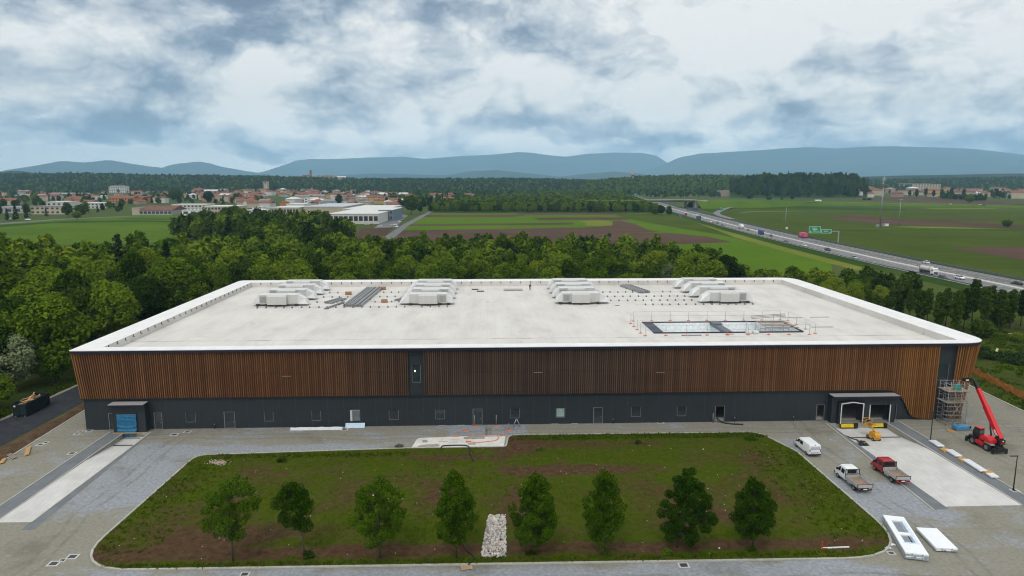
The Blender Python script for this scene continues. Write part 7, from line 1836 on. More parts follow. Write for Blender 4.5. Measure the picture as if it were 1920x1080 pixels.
lorry(1506, 446, P_RD, M_PINK, 'pink box lorry driving away on the far carriageway', 9.5, True, logo=plain('pale logo patch', (.66, .36, .42), .6), h=3.8)
lorry(1738, 512.5, P_WH, plain('cream tank', (.62, .58, .54), .35), 'tank lorry with white cab and cream tank on the motorway', 8.0, tank=True)
lorry(1285, 403.5, P_RD, P_WH, 'lorry with white box and dark red cab near the sign gantry', 5.5)
lorry(1350.5, 393.8, paint('green lorry paint', (.02, .33, .19), .5), paint('green lorry paint', (.02, .33, .19), .5), 'bright green lorry on the exit road', 4.5, hz=R(190))
lorry(1533, 378.3, P_WH, P_WH, 'white lorry on the country road past the exit', 8.5, hz=R(-88), z=5.6, h=3.4)
# road signs -------------------------------------------------------------------------------
M_SGN = plain('green sign', (.004, .235, .105), .5, 0, .05); M_SBK = plain('sign back', (.075, .095, .11), .6); M_SW = plain('sign white', (.75, .76, .75), .5)
bx_, by_ = G(1571, 457); dS = DEP(1571, 457)
t = thing('sign_gantry', 'two green motorway signs on a cantilever pole', 'road sign', (bx_, by_, 0), -YAW - R(8))
def SL_(u, v): return (P(u, v, dS)[0] - bx_, ZAT(v, dS))
MB().box(-.35, -.3, 0, .35, .3, SL_(1571, 434)[1] + .4).build('pole', M_STEEL, t); xl, zz = SL_(1520, 433.6); MB().box(xl, -.2, zz - .25, .3, .2, zz + .25).build('arm', M_STEEL, t)
for (u0, v0, u1, v1), nl in (((1519, 424.6, 1540, 437.2), 3), ((1541, 430.2, 1559.5, 437.4), 1)):
    xa, za = SL_(u0, v1); xb, zb2 = SL_(u1, v0)
    o = MB().box(xa, -.42, za, xb, -.3, zb2).build('sign_board', M_SGN, t)
    MB().box(xa - .06, -.45, zb2 - .1, xb + .06, -.423, zb2 + .06).box(xa - .06, -.45, za - .06, xb + .06, -.423, za + .1).box(xa - .06, -.45, za + .1, xa + .1, -.423, zb2 - .1).box(xb - .1, -.45, za + .1, xb + .06, -.423, zb2 - .1).build('border', M_SW, o)
    w_, h_ = xb - xa, zb2 - za
    for k in range(nl):
        z_ = zb2 - h_ * (.26 + .22 * k) if nl > 1 else za + h_ * .55
        MB().box(xa + w_ * (.26 + .05 * k), -.46, z_ - .16, xa + w_ * (.66 + .07 * (k % 2)), -.43, z_ + .12).build('place_name', M_SW, o)
    for q in ((.14, .80) if nl > 1 else (.88,)):
        cx = xa + w_ * q; MB().prism([(cx - .3, za + h_ * .26), (cx + .3, za + h_ * .26), (cx, za + .2)], -.46, -.43, 'y').build('arrow', M_SW, o)
def sign(u0, v0, u1, v1, vb, label, mt, two=False):
    x, y = G((u0 + u1) / 2, vb); dp = DEP((u0 + u1) / 2, vb); t = thing('road_sign', label, 'road sign', (x, y, 0), -YAW)
    w_ = (u1 - u0) / FPX * dp / 2; z0, z1 = ZAT(v1, dp), ZAT(v0, dp)
    MB().box(-w_, -.15, z0, w_, 0, z1).build('sign_board', mt, t)
    for k in ((-.7, .7) if two else (0,)): MB().box(k * w_ - .12, .003, 0, k * w_ + .12, .25, z1 - .1).build('post', M_STEEL, t)
    for k in range(2): MB().box(-w_ * .5, -.18, z0 + (z1 - z0) * (.25 + .35 * k), w_ * .5, -.153, z0 + (z1 - z0) * (.35 + .35 * k)).build('line_of_text' if mt is M_SGN else 'stiffener', M_SW if mt is M_SGN else M_MBLK, t)
sign(1288, 389.5, 1314.5, 395, 401, 'wide dark sign gantry seen from behind near the bridge', M_SBK, True); sign(1305, 405, 1314, 415, 416.5, 'dark back of a roadside sign board near the gantry', M_SBK, True); sign(1272.5, 401, 1279, 407, 409.5, 'small bluish back of a sign left of the red lorry', plain('blue sign back', (.10, .16, .22), .6)); sign(1189, 362.5, 1194, 366.5, 369, 'small green sign beyond the bridge', M_SGN); sign(1115, 347.6, 1127, 350.5, 354, 'far green gantry sign above the motorway', M_SGN, True)
sign(1833, 528.5, 1839, 536, 541, 'brown sign back at the motorway edge above the poplars', plain('brown sign back', (.10, .08, .075), .6))
# masts and poles ------------------------------------------------------------------------------
def pole(u, vb, vt, r, label, cat='pole', head=None, nm='pole_mast', mat=M_STEEL):
    x, y = G(u, vb); h = ZAT(vt, DEP(u, vb)); t = thing(nm, label, cat, (x, y, 0)); MB().tube([(0, 0, 0), (0, 0, h)], r, 8, r1=r * .45).build('shaft', mat, t)
    if head == 'mast':
        for k, z in enumerate((h * .62, h * .80, h * .93)):
            for a in (0, 2.1, 4.2): MB().box(math.cos(a) * .9 - .25, math.sin(a) * .9 - .25, z - 1.4, math.cos(a) * .9 + .25, math.sin(a) * .9 + .25, z + 1.4).build('antenna', plain('antenna grey', (.42, .43, .44), .5) if k != 1 else plain('rusty antenna', (.22, .11, .08), .6), t)
        MB().cyl((0, 0, h * .80), 1.1, .2, n=10).build('platform', M_STEEL, t)
    if head == 'lamp': MB().box(-1.6, -.5, h - .5, 1.6, .5, h).build('lamp_head', M_STEEL, t)
    return t
pole(1650, 425, 329, .62, 'tall grey telecom mast in the fields right of the motorway', 'mast', 'mast', 'telecom_mast')
pole(1685, 424, 374, .30, 'light pole with broad head right of the telecom mast', head='lamp', nm='light_pole'); pole(1472, 428.5, 389, .25, 'slim light pole standing by the motorway left of the signs', nm='light_pole'); pole(1890.5, 421, 388, .3, 'rusty pole rising from a bush at the far right field', nm='light_pole', mat=plain('rusty pole', (.13, .09, .065), .7)); pole(240, 366, 334, .5, 'thin pale pole beside the white apartment block', nm='light_pole'); pole(760, 402, 385, .15, 'slim lamp pole beside the big round tree', nm='light_pole')
for i, (u, v, s_, lab) in enumerate(((1645, 425.5, 2.4, 'grey cabinet at the left foot of the telecom mast'), (1656, 424.5, 2.2, 'greenish cabinet behind the telecom mast foot'), (1662, 424, 3.2, 'white cabinet right of the telecom mast foot'))):
    x, y = G(u, v); t = thing('cabinet', lab, 'cabinet', (x, y, 0)); MB().box(-s_ / 2, -1, 0, s_ / 2, 1, 2.2).build('case', P_WH if i == 2 else M_STEEL, t); MB().box(-s_ / 2 - .1, -1.1, 2.203, s_ / 2 + .1, 1.1, 2.35).build('roof', M_STEEL, t)
x, y = G(1475, 429.5); t = thing('equipment_box', 'small white box at the foot of the slim light pole', 'box', (x, y, 0)); MB().box(-.8, -.5, 0, .8, .5, 1.6).build('case', P_WH, t); MB().box(-.85, -.55, 1.603, .85, .55, 1.7).build('lid', P_WH, t)

# buildings --------------------------------------------------------------------------------------
W_WHITE, W_CREAM, W_YEL, W_GREY, W_OR, W_PINK = plain('white render', (.54, .53, .50), .8, 0, .08, .2), plain('cream render', (.44, .38, .28), .8, 0, .1, .2), plain('yellow render', (.44, .31, .14), .8, 0, .1, .2), plain('grey render', (.33, .33, .31), .8, 0, .1, .2), plain('orange render', (.45, .18, .055), .8, 0, .1, .2), plain('pink render', (.38, .23, .17), .8, 0, .1, .2)
R_RED, R_BRN, R_GRY, R_WHT = plain('terracotta tiles', (.215, .075, .042), .85, 0, .3, .35), plain('brown tiles', (.15, .066, .046), .85, 0, .3, .35), plain('grey roof', (.22, .22, .22), .8, 0, .2, .2), plain('white roof sheet', (.60, .60, .58), .7, 0, .1, .1)
M_WIN = glass('far window', (.035, .04, .045), .2)
def block(u0, u1, vb, vt, deep, label, wall, roof, cols=0, rows=0, kind='flat', nm='building', cat='building', roofh=None, z=0.0, wfrac=.5):
    uc = (u0 + u1) / 2; dp = DEP(uc, vb, z); x, y = G(uc, vb, z); w_ = (u1 - u0) / FPX * dp / 2 / CT; h = ZAT(vt, dp) - z
    t = thing(nm, label, cat, (x, y, z), -YAW)
    MB().box(-w_, 0, -.2, w_, deep, h).build('wall', wall, t)
    if kind == 'flat': MB().box(-w_ - .4, -.4, h + .003, w_ + .4, deep + .4, h + .5).build('roof', roof, t)
    elif kind == 'hip':
        e = .7; rh = roofh or min(w_, deep / 2) * .42; k = min(w_, deep / 2) * .9
        MB().hexa([(-w_ - e, -e, h + .003), (w_ + e, -e, h + .003), (w_ + e, deep + e, h + .003), (-w_ - e, deep + e, h + .003)], [(-w_ + k, k * .95, h + rh), (w_ - k + .01, k * .95, h + rh), (w_ - k + .01, deep - k * .95 + .01, h + rh), (-w_ + k, deep - k * .95 + .01, h + rh)]).build('roof', roof, t)
    else:
        rh = roofh or deep * .16; e = .6
        MB().prism([(-e, h + .003), (deep + e, h + .003), (deep / 2, h + rh)], -w_ - e, w_ + e, 'x').build('roof', roof, t)
    if cols:
        cw, ch = 2 * w_ / cols, h / rows
        wm = MB().box(-cw * wfrac / 2, -.12, -ch * .24, cw * wfrac / 2, -.003, ch * .24).mesh('window', M_WIN)
        for i in range(cols):
            for j in range(rows): o = obj('window', wm, t); o.location = (-w_ + cw * (i + .5), 0, ch * (j + .55))
    return t
block(205, 237.5, 362, 350, 16, 'white four storey apartment block rising from the left trees', W_WHITE, R_GRY, 8, 4, 'hip', 'apartment_block')
block(28, 82, 373, 366, 40, 'long low white shed among the left trees, left one', W_WHITE, R_WHT, 9, 1, nm='shed'); block(83, 150, 370, 362.5, 40, 'long low white shed among the left trees, right one', W_WHITE, R_WHT, 10, 1, nm='shed')
block(-40, 58, 400, 390, 60, 'grey factory building at the photo\'s left edge', W_GREY, R_GRY, 6, 1, nm='factory'); block(58, 122, 402, 387.5, 45, 'beige two storey office building behind the left conifers', W_CREAM, R_GRY, 7, 2, nm='office_building')
block(88, 125, 389, 379, 30, 'white villa with flat pale roof behind the beige office', W_WHITE, R_WHT, 4, 1); block(150, 192, 391, 381, 30, 'white building with flat roof right of the left villa', W_WHITE, R_WHT, 6, 2); block(-30, 22, 384, 377, 30, 'low building with red roof at the left photo edge', W_GREY, R_RED, 0, 0, 'gable')
block(205, 250, 381, 371, 22, 'long orange building with tiled roof, left one', W_OR, R_RED, 8, 2, 'gable'); block(250, 273, 380, 371, 18, 'short orange building with tiled roof, right one', W_OR, R_RED, 3, 2, 'gable')
block(248, 262, 403.5, 390, 40, 'cream end building beside the long grey shed', W_CREAM, R_GRY, 0, 0); block(262, 322, 403.5, 394.5, 40, 'long grey shed with dark eaves behind the left field', W_GREY, R_BRN, 8, 1, 'gable', 'shed', wfrac=.7, roofh=5)
block(323, 386, 396, 384, 30, 'pale factory office with a row of windows', W_WHITE, R_WHT, 9, 2, nm='factory'); block(342, 383, 404, 394.5, 12, 'bright white loading hall in front of the factory office', P_WH, R_WHT, 3, 1, nm='shed', wfrac=.6); block(384, 440, 403, 387.5, 40, 'beige two storey factory right of the white loading hall', W_CREAM, R_WHT, 9, 2, nm='factory', wfrac=.7)
block(465, 497, 413, 394, 16, 'white three storey house with dark windows before the copse', P_WH, R_WHT, 4, 3, nm='white_house', cat='house'); block(474, 494, 404, 389, 10, 'white roof block behind the white three storey house', P_WH, R_WHT, 0, 0)
block(509, 560, 403, 389.5, 40, 'beige factory with tall pilasters behind the copse', W_CREAM, R_WHT, 9, 1, nm='factory', wfrac=.65); block(538, 570, 398, 383, 30, 'white stepped factory building above the pilaster factory', P_WH, R_WHT, 0, 0, nm='factory'); block(570, 645, 402, 388, 120, 'pale factory hall with bluish roof behind the copse', W_CREAM, plain('bluish roof', (.42, .46, .52), .6), 0, 0, nm='factory')
block(617, 709, 420, 401.5, 105, 'large white flat roofed factory hall at the lane', W_WHITE, R_WHT, 10, 1, nm='factory', wfrac=.75); block(644, 722, 405, 392.5, 120, 'second white factory hall behind the large one', W_WHITE, R_WHT, 0, 0, nm='factory'); block(710, 737, 414, 394, 60, 'blue grey hall with glazed side at the lane', plain('blue grey cladding', (.14, .19, .23), .6), R_WHT, 4, 2, nm='factory')
block(571, 605, 385, 372, 14, 'white modern apartment house in front of the old town', P_WH, R_WHT, 5, 3, nm='apartment_block')
block(1355, 1413, 368.5, 357.5, 50, 'tan windowless hall beyond the motorway bridge', plain('tan cladding', (.36, .28, .21), .7), R_GRY, nm='hall'); block(1414, 1434, 368.5, 360, 40, 'grey open hall beside the tan hall', W_GREY, R_WHT, 3, 1, nm='hall', wfrac=.8); block(1448, 1483, 367.5, 361.5, 30, 'brick hall with white gable roof', plain('brick wall', (.32, .13, .09), .8), R_WHT, 2, 1, 'gable', nm='hall', wfrac=.3)
block(1604, 1632, 363.5, 353.5, 14, 'yellow three storey block at the edge of the right fields', W_YEL, R_RED, 6, 3, 'hip', 'apartment_block'); block(1685, 1745, 356, 344, 16, 'long yellow apartment block behind the right cypresses', W_YEL, R_BRN, 12, 3, nm='apartment_block'); block(1715, 1762, 360, 345, 16, 'ochre apartment block right of the long yellow one', W_CREAM, R_BRN, 9, 4, nm='apartment_block')
block(1878, 1897, 345, 328, 18, 'tall brown tower block on the right skyline', plain('brown cladding', (.26, .19, .15), .7), R_GRY, 5, 8, nm='tower_block'); block(1905, 1914, 345, 331.5, 14, 'small white tower block at the right end of the skyline', W_WHITE, R_BRN, 3, 5, nm='tower_block')
def tower(u, w_px, vb, v_eave, v_top, label, wall, roof, z=0.0, windows=2, pos_dep=None):
    dp = DEP(u, vb, z); x, y = G(u, vb, z); w_ = w_px / FPX * dp / 2; h = ZAT(v_eave, dp) - z; t = thing('bell_tower', label, 'bell tower', (x, y, z), -YAW)
    MB().box(-w_, -w_, -.5, w_, w_, h).build('shaft', wall, t); MB().box(-w_ * 1.15, -w_ * 1.15, h * .80, w_ * 1.15, w_ * 1.15, h * .83).build('cornice', wall, t)
    MB().box(-w_ * .45, -w_ - .25, h * .85, w_ * .45, -w_ - .003, h * .96).build('belfry_opening', M_WIN, t)
    top = ZAT(v_top, dp) - z; MB().hexa([(-w_ * 1.1, -w_ * 1.1, h + .003), (w_ * 1.1, -w_ * 1.1, h + .003), (w_ * 1.1, w_ * 1.1, h + .003), (-w_ * 1.1, w_ * 1.1, h + .003)], [(-.2, -.2, top), (.2, -.2, top), (.2, .2, top), (-.2, .2, top)]).build('spire', roof, t)
tower(500, 7.5, 361, 341, 338, 'stout cream bell tower in the old town', W_CREAM, R_BRN); tower(537, 4.6, 354, 341, 334, 'slim white bell tower with pointed spire in the old town', W_WHITE, R_GRY); tower(391, 3.2, 354, 346, 344.5, 'short yellow tower at the left end of the old town', W_YEL, R_BRN)
x, y = G(1187, 338, 36); t = thing('water_tower', 'mushroom shaped water tower on the wooded skyline', 'water tower', (x, y, 0)); 
dpw = 2450; x, y, _ = P(1187, 335, dpw); t.location = (x, y, 0); zt_ = ZAT(328, dpw)
MB().tube([(0, 0, 0), (0, 0, zt_)], 3.2, 10).build('stem', W_GREY, t); MB().loft([[(r * math.cos(q), r * math.sin(q), zt_ + z) for q in np.linspace(0, 2 * math.pi, 15)[:-1]] for r, z in ((3, -4), (9.5, 0), (9.5, 2.2), (4.5, 3.5), (3.5, 8))]).build('tank', W_PINK, t)

# houses of the towns: a few kinds, each copied, painted and named on its own
def house_proto(kind, wx, dx_, h):
    t = thing('house', 'x', 'house'); MB().box(-wx, -dx_, -.3, wx, dx_, h).build('wall', W_WHITE, t); e = .6
    if kind == 'gable': MB().prism([(-dx_ - e, h + .003), (dx_ + e, h + .003), (0, h + dx_ * .42)], -wx - e, wx + e, 'x').build('roof', R_RED, t)
    elif kind == 'cross': MB().prism([(-wx - e, h + .003), (wx + e, h + .003), (0, h + wx * .36)], -dx_ - e, dx_ + e, 'y').build('roof', R_RED, t)
    else: k = dx_ * .92; MB().hexa([(-wx - e, -dx_ - e, h + .003), (wx + e, -dx_ - e, h + .003), (wx + e, dx_ + e, h + .003), (-wx - e, dx_ + e, h + .003)], [(-wx + k, -.1, h + dx_ * .4), (wx - k, -.1, h + dx_ * .4), (wx - k, .1, h + dx_ * .4), (-wx + k, .1, h + dx_ * .4)]).build('roof', R_RED, t)
    o = MB().box(wx * .3, -.5, h + .5, wx * .3 + .9, .4, h + dx_ * .4 + 1.2).build('chimney', W_PINK, t.children[1] if False else t)
    return t
HP = [house_proto('gable', 8, 5.5, 6.5), house_proto('hip', 7.5, 6.5, 6.8), house_proto('cross', 6, 9, 7), house_proto('gable', 13, 6, 8.5), house_proto('hip', 11, 7, 9)]
HUSED = set(); rh_ = np.random.RandomState(33)
WN = {W_WHITE: 'white', W_CREAM: 'cream', W_YEL: 'yellow', W_GREY: 'grey', W_OR: 'orange', W_PINK: 'pink'}; RN = {R_RED: 'terracotta roof', R_BRN: 'brown roof', R_GRY: 'grey roof', R_WHT: 'pale roof'}
HOUSES = []
def put_house(x, y, region, group, z=0.0, sc=1.0):
    i = rh_.randint(5); wl = [W_WHITE, W_CREAM, W_YEL, W_PINK, W_GREY, W_OR][rh_.choice(6, p=[.36, .27, .13, .12, .08, .04])]; rf = [R_RED, R_BRN, R_GRY, R_WHT][rh_.choice(4, p=[.52, .30, .10, .08])]
    lab = '%s house with %s %s' % (WN[wl], RN[rf], region); rz = rh_.choice([0, 0, 1.57, .5, -.5]) + rh_.uniform(-.2, .2)
    if i not in HUSED:
        HUSED.add(i); o = HP[i]; o.location = (x, y, z); o.rotation_euler = (0, 0, rz); o['label'] = lab
        for c in o.children:
            c.material_slots[0].link = 'OBJECT'; c.material_slots[0].material = {'wall': wl, 'roof': rf}.get(c.name.split('.')[0], W_PINK)
    else: o = dup(HP[i], (x, y, z), rz, lab, None, None, {'wall': wl, 'roof': rf})
    s_ = sc * rh_.uniform(.85, 1.2); o.scale = (s_, s_, s_ * rh_.uniform(.9, 1.15)); o['group'] = '%s, %s walls and %s' % (group, WN[wl], RN[rf]); HOUSES.append((x, y))
def town(n, u0, u1, d0, d1, region, group, gap=17, sc=1.0, z=None, p=1.0):
    k = 0; tries = 0
    while k < n and tries < n * 60:
        tries += 1; u = rh_.uniform(u0, u1); d = d0 + (d1 - d0) * rh_.uniform() ** p; a = (u - 960) / FPX * d; x, y = to_world(a, d)
        if any((x - hx) ** 2 + (y - hy) ** 2 < gap * gap for hx, hy in HOUSES): continue
        put_house(x, y, region, group, z(x, y) if z else 0, sc); k += 1
town(118, 370, 700, 1330, 2350, 'in the dense old town', 'houses of the dense old town', 17, 1.1)
town(26, 640, 760, 1150, 1800, 'right of the old town', 'houses right of the old town', 24)
town(42, 0, 370, 1150, 2000, 'among the trees of the left suburb', 'houses of the left suburb', 30)
town(30, 440, 760, 1000, 1300, 'in front of the old town', 'houses before the old town', 26)
town(24, 770, 1110, 1150, 1750, 'in the wooded suburb above the crop strips', 'houses of the wooded suburb', 30)
town(12, 1265, 1590, 1880, 2500, 'beyond the motorway among trees', 'houses beyond the motorway', 32)
town(48, 1590, 1965, 1560, 2500, 'in the right hand town', 'houses of the right hand town', 26, 1.3)

# rises and far woods ----------------------------------------------------------------------------
RISES = []
def rise(pts, dep, front, back, label=None):
    us = np.linspace(pts[0][0], pts[-1][0], 90); vs = np.interp(us, [p[0] for p in pts], [p[1] for p in pts]); crest = np.maximum(np.array([ZAT(v, dep) for v in vs]), 0.0); rows = 14; V = []
    prof = lambda t: (1 - abs(t)) ** 1.3 * (1 + .5 * abs(t))
    for i in range(rows):
        t = i / (rows - 1) * 2 - 1; d = dep + (t * front if t < 0 else t * back)
        for j in range(90): x, y = to_world((us[j] - 960) / FPX * d / CT, d); V.append((x, y, crest[j] * prof(t) - .3 if 0 < i < rows - 1 else -1.5))
    idx = np.arange(rows * 90).reshape(rows, 90); F = np.stack([idx[:-1, :-1].ravel(), idx[:-1, 1:].ravel(), idx[1:, 1:].ravel(), idx[1:, :-1].ravel()], 1)
    o = obj('hills', np_mesh('hills', V, F, M_VERGE, True)); o['kind'] = 'structure'
    def samp(rs_, n, tlo=-.95, thi=.25):
        out = []
        for _ in range(n):
            u = rs_.uniform(us[0], us[-1]); t = rs_.uniform(tlo, thi); d = dep + (t * front if t < 0 else t * back); x, y = to_world((u - 960) / FPX * d / CT, d)
            out.append((x, y, float(np.interp(u, us, crest)) * prof(t) - .3))
        return out
    return samp
rA = rise([(-260, 333), (-60, 331), (60, 331), (170, 329.5), (230, 331), (300, 333), (420, 334), (560, 337), (640, 340)], 3000, 780, 600)
rB = rise([(470, 341), (560, 337.5), (600, 337), (680, 339.5), (800, 339.5), (950, 338.5), (1060, 341), (1140, 344)], 3100, 850, 600)
rC = rise([(1090, 346), (1140, 341), (1200, 335.5), (1300, 334), (1400, 335), (1480, 338)], 2600, 650, 500)
rD = rise([(1360, 348), (1395, 339), (1420, 335), (1460, 336.5), (1500, 335), (1530, 337), (1560, 335), (1588, 338), (1612, 348)], 1850, 260, 300)
rE = rise([(1560, 342), (1650, 339.5), (1760, 337.5), (1900, 335), (2100, 336)], 3500, 900, 600)
rf = np.random.RandomState(55)
SCAT = []
def addpts(lst, hs, mix, wide=1.0):
    for x, y, z in lst:
        r = rf.uniform(); acc = 0
        for k, fo, w_ in mix:
            acc += w_
            if r < acc: break
        SCAT.append((x, y, z, rf.uniform(*hs), rf.uniform(0, 6.28), k, fo))
WM = [('round', F_DARK, .5), ('round', F_MID, .28), ('egg', F_DARK, .16), ('con', F_CON, .06)]
addpts(rA(rf, 5200), (.85, 1.35), WM); addpts(rB(rf, 4600), (.8, 1.25), WM); addpts(rC(rf, 3200), (.8, 1.2), [('round', F_MID, .6), ('egg', F_MID, .3), ('round', F_DARK, .1)]); addpts(rD(rf, 620), (.9, 1.5), [('round', F_DARK, .8), ('con', F_CON, .2)]); addpts(rE(rf, 3000), (.8, 1.2), WM)
def px_poly_pts(poly, step, keep=1.0):
    W_ = GP(poly); xs = [p[0] for p in W_]; ys_ = [p[1] for p in W_]; out = []; y = min(ys_)
    while y < max(ys_):
        x = min(xs)
        while x < max(xs):
            q = (x + rf.uniform(-.45, .45) * step, y + rf.uniform(-.45, .45) * step)
            if rf.uniform() < keep and inside(q, W_): out.append((q[0], q[1], 0.0))
            x += step
        y += step
    return out
ml_xy = [(p.x, p.y) for p in ML[40:]]
def clear(lst, r=9, road=True):
    HA = np.array(HOUSES); MA = np.array(ml_xy); out = []
    for x, y, z in lst:
        if (np.hypot(HA[:, 0] - x, HA[:, 1] - y) < r).any(): continue
        if road and (np.hypot(MA[:, 0] - x, MA[:, 1] - y) < 34).any(): continue
        out.append((x, y, z))
    return out
addpts(clear(px_poly_pts([(806, 398.4), (1236, 399), (1252, 402), (1226, 391), (1195, 377.5), (1160, 366), (1120, 360), (1060, 362), (960, 372), (880, 378), (815, 388)], 8.5)), (.60, .95), [('round', F_MID, .62), ('round', F_DARK, .3), ('egg', F_MID, .08)])
addpts(clear(px_poly_pts([(765, 398), (815, 388), (880, 378), (960, 371), (1060, 361), (1130, 354), (1110, 349), (700, 349), (640, 352), (690, 372), (745, 384)], 17, .5), 11), (.6, 1.0), WM)
addpts(clear(px_poly_pts([(-60, 408), (60, 404), (240, 402), (250, 385), (440, 384), (560, 374), (700, 370), (640, 352), (300, 350), (-60, 352)], 22, .34), 12, False), (.55, 1.0), WM)
addpts(clear(px_poly_pts([(380, 366), (700, 366), (690, 349), (380, 349)], 36, .16), 12, False), (.5, .85), WM)
addpts(clear(px_poly_pts([(1200, 372), (1330, 371), (1420, 369), (1590, 368), (1600, 352), (1400, 352), (1180, 355)], 17, .33), 12), (.6, 1.0), WM)
addpts(clear(px_poly_pts([(1560, 366), (1680, 365), (1760, 371), (1960, 376), (1960, 346), (1600, 349)], 22, .27), 12), (.55, .95), WM)
addpts(px_poly_pts([(1745, 372), (1815, 376), (1850, 378), (1845, 374), (1790, 370), (1740, 369)], 9, .8), (.6, .8), [('round', F_DARK, 1)])
addpts(px_poly_pts([(1226, 399), (1250, 401), (1262, 405), (1250, 402), (1230, 396)], 8, 1), (.5, .8), [('round', F_DARK, .7), ('round', F_MID, .3)])
LANDM = [(200, 242, 2150), (1350, 1490, 1790), (1600, 1636, 2050), (1683, 1765, 2600), (568, 608, 1140), (464, 500, 720), (340, 442, 830), (58, 124, 850), (494, 545, 2400)]
def hides(p):
    u, v = uv_of(p[0], p[1], 6); d = (p[0] - CAM_X) * SY + (p[1] - CAM_Y) * CY
    return p[2] < 2 and any(a < u < c and D_ * .5 < d < D_ for a, c, D_ in LANDM)
SCAT = [p for p in SCAT if not hides(p)]
SCAT += far_pts
print('scatter', len(SCAT))
# trees out there that one can point to
solo(771, 402, 'round', F_DARK, 23.5, 'large dense round tree standing alone at the lane', wide=1.35); solo(788, 400, 'egg', F_DARK, 14, 'dark tree just right of the large round tree at the lane')
for u, v, k, fo, h, w_, lab in ((425, 421, 'round', F_DARK, 16, 1.1, 'left tree of the dark group at the left field corner'), (441, 421, 'round', F_DARK, 18, 1.1, 'tallest tree of the dark group at the left field corner'), (457, 420, 'round', F_DARK, 15, 1.0, 'right tree of the dark group at the left field corner'), (418, 422, 'bush', F_MID, 6, 1.2, 'pale shrub before the dark tree group, left one'), (399, 428, 'bush', F_LIGHT, 9, 1.1, 'light round bush at the field track, taller one'), (396, 429, 'bush', F_LIGHT, 6, 1.1, 'light round bush at the field track, lower one'), (371, 413, 'bush', F_MID, 9, 1.6, 'round bush alone in the left field before the white hall'), (145, 413, 'round', F_MID, 10, 1.3, 'low spreading tree at the left field edge'), (152, 409, 'round', F_DARK, 15, 1.2, 'dark broad tree behind the low spreading tree at left'), (128, 407, 'egg', F_DARK, 17, 1.2, 'tall dark tree beside the beige office'), (50, 411, 'con', F_CON, 15, 1.0, 'right pointed conifer of the left group'), (30, 413, 'con', F_CON, 17, 1.1, 'tallest pointed conifer of the left group'), (14, 414, 'con', F_CON, 13, 1.1, 'small conifer at the left end of the left group'), (87, 406, 'con', F_CON, 11, 1.0, 'small conifer in front of the beige office'), (330, 378, 'round', F_DARK, 24, 1.5, 'huge dark cedar rising over the left town'), (392, 382, 'round', F_CON, 22, 1.1, 'tall dark tree left of the old town roofs'), (443, 380, 'egg', F_DARK, 18, 1.4, 'dark oval tree in front of the white town houses'), (636, 384, 'egg', F_DARK, 19, 1.2, 'dark tree right of the white modern apartment house'), (1405, 373, 'bush', F_DARK, 8, 1.5, 'round bush on the verge before the tan hall'), (1442, 375, 'bush', F_DARK, 7, 1.7, 'broad bush before the brick hall'), (1466, 375, 'bush', F_DARK, 5, 1.2, 'small bush left of the round roadside tree'), (1485, 376, 'round', F_DARK, 11, 1.1, 'round tree on the bank above the exit road'), (1621, 375.5, 'bush', F_DARK, 5, 1.5, 'left of two small bushes in the right fields'), (1630, 375.5, 'bush', F_DARK, 5, 1.5, 'right of two small bushes in the right fields'), (1887, 425, 'bush', F_DARK, 6, 1.3, 'bush at the foot of the rusty pole'), (1818, 382, 'round', F_MID, 15, 1.5, 'broad tree in the right fields before the town'), (1228, 402, 'bush', F_DARK, 7, 1.4, 'left dark bush at the motorway below the bridge'), (1240, 404, 'round', F_DARK, 12, 1.1, 'middle dark tree at the motorway below the bridge'), (1254, 404, 'egg', F_DARK, 12, 1.2, 'right dark tree at the motorway below the bridge'), (1192, 361, 'round', F_CON, 26, 1.3, 'big dark tree right of the motorway beyond the bridge'), (770, 470, 'bush', F_DARK, 7, 1.3, 'dark bush sticking out above the plantation strip'), (1142, 445, 'bush', F_MID, 3.4, .8, 'pale young tree alone at the ploughed strip')):
    solo(u, v, k, fo, h, lab, {'bush': 'shrub', 'con': 'conifer'}.get(k, 'broadleaf_tree'), w_)
for i, u in enumerate((1705, 1718, 1735, 1750, 1765, 1783, 1794, 1806, 1868, 1874)): solo(u, 371 + (i % 2) + max(0, (u - 1780) * .02), 'col', F_CON, 19 + (i % 3) * 2, '%s dark cypress from the left before the right hand town' % ordp[i], 'cypress_tree', 1.5, 'cypresses before the right hand town', i)
for i, u in enumerate((1556, 1563, 1571, 1578, 1586)): solo(u, 366, 'con', F_CON, 24 + (i % 2) * 3, '%s tall dark conifer from the left beside the wooded mound' % ordp[i], 'conifer', 1.0, 'conifers beside the wooded mound', i)

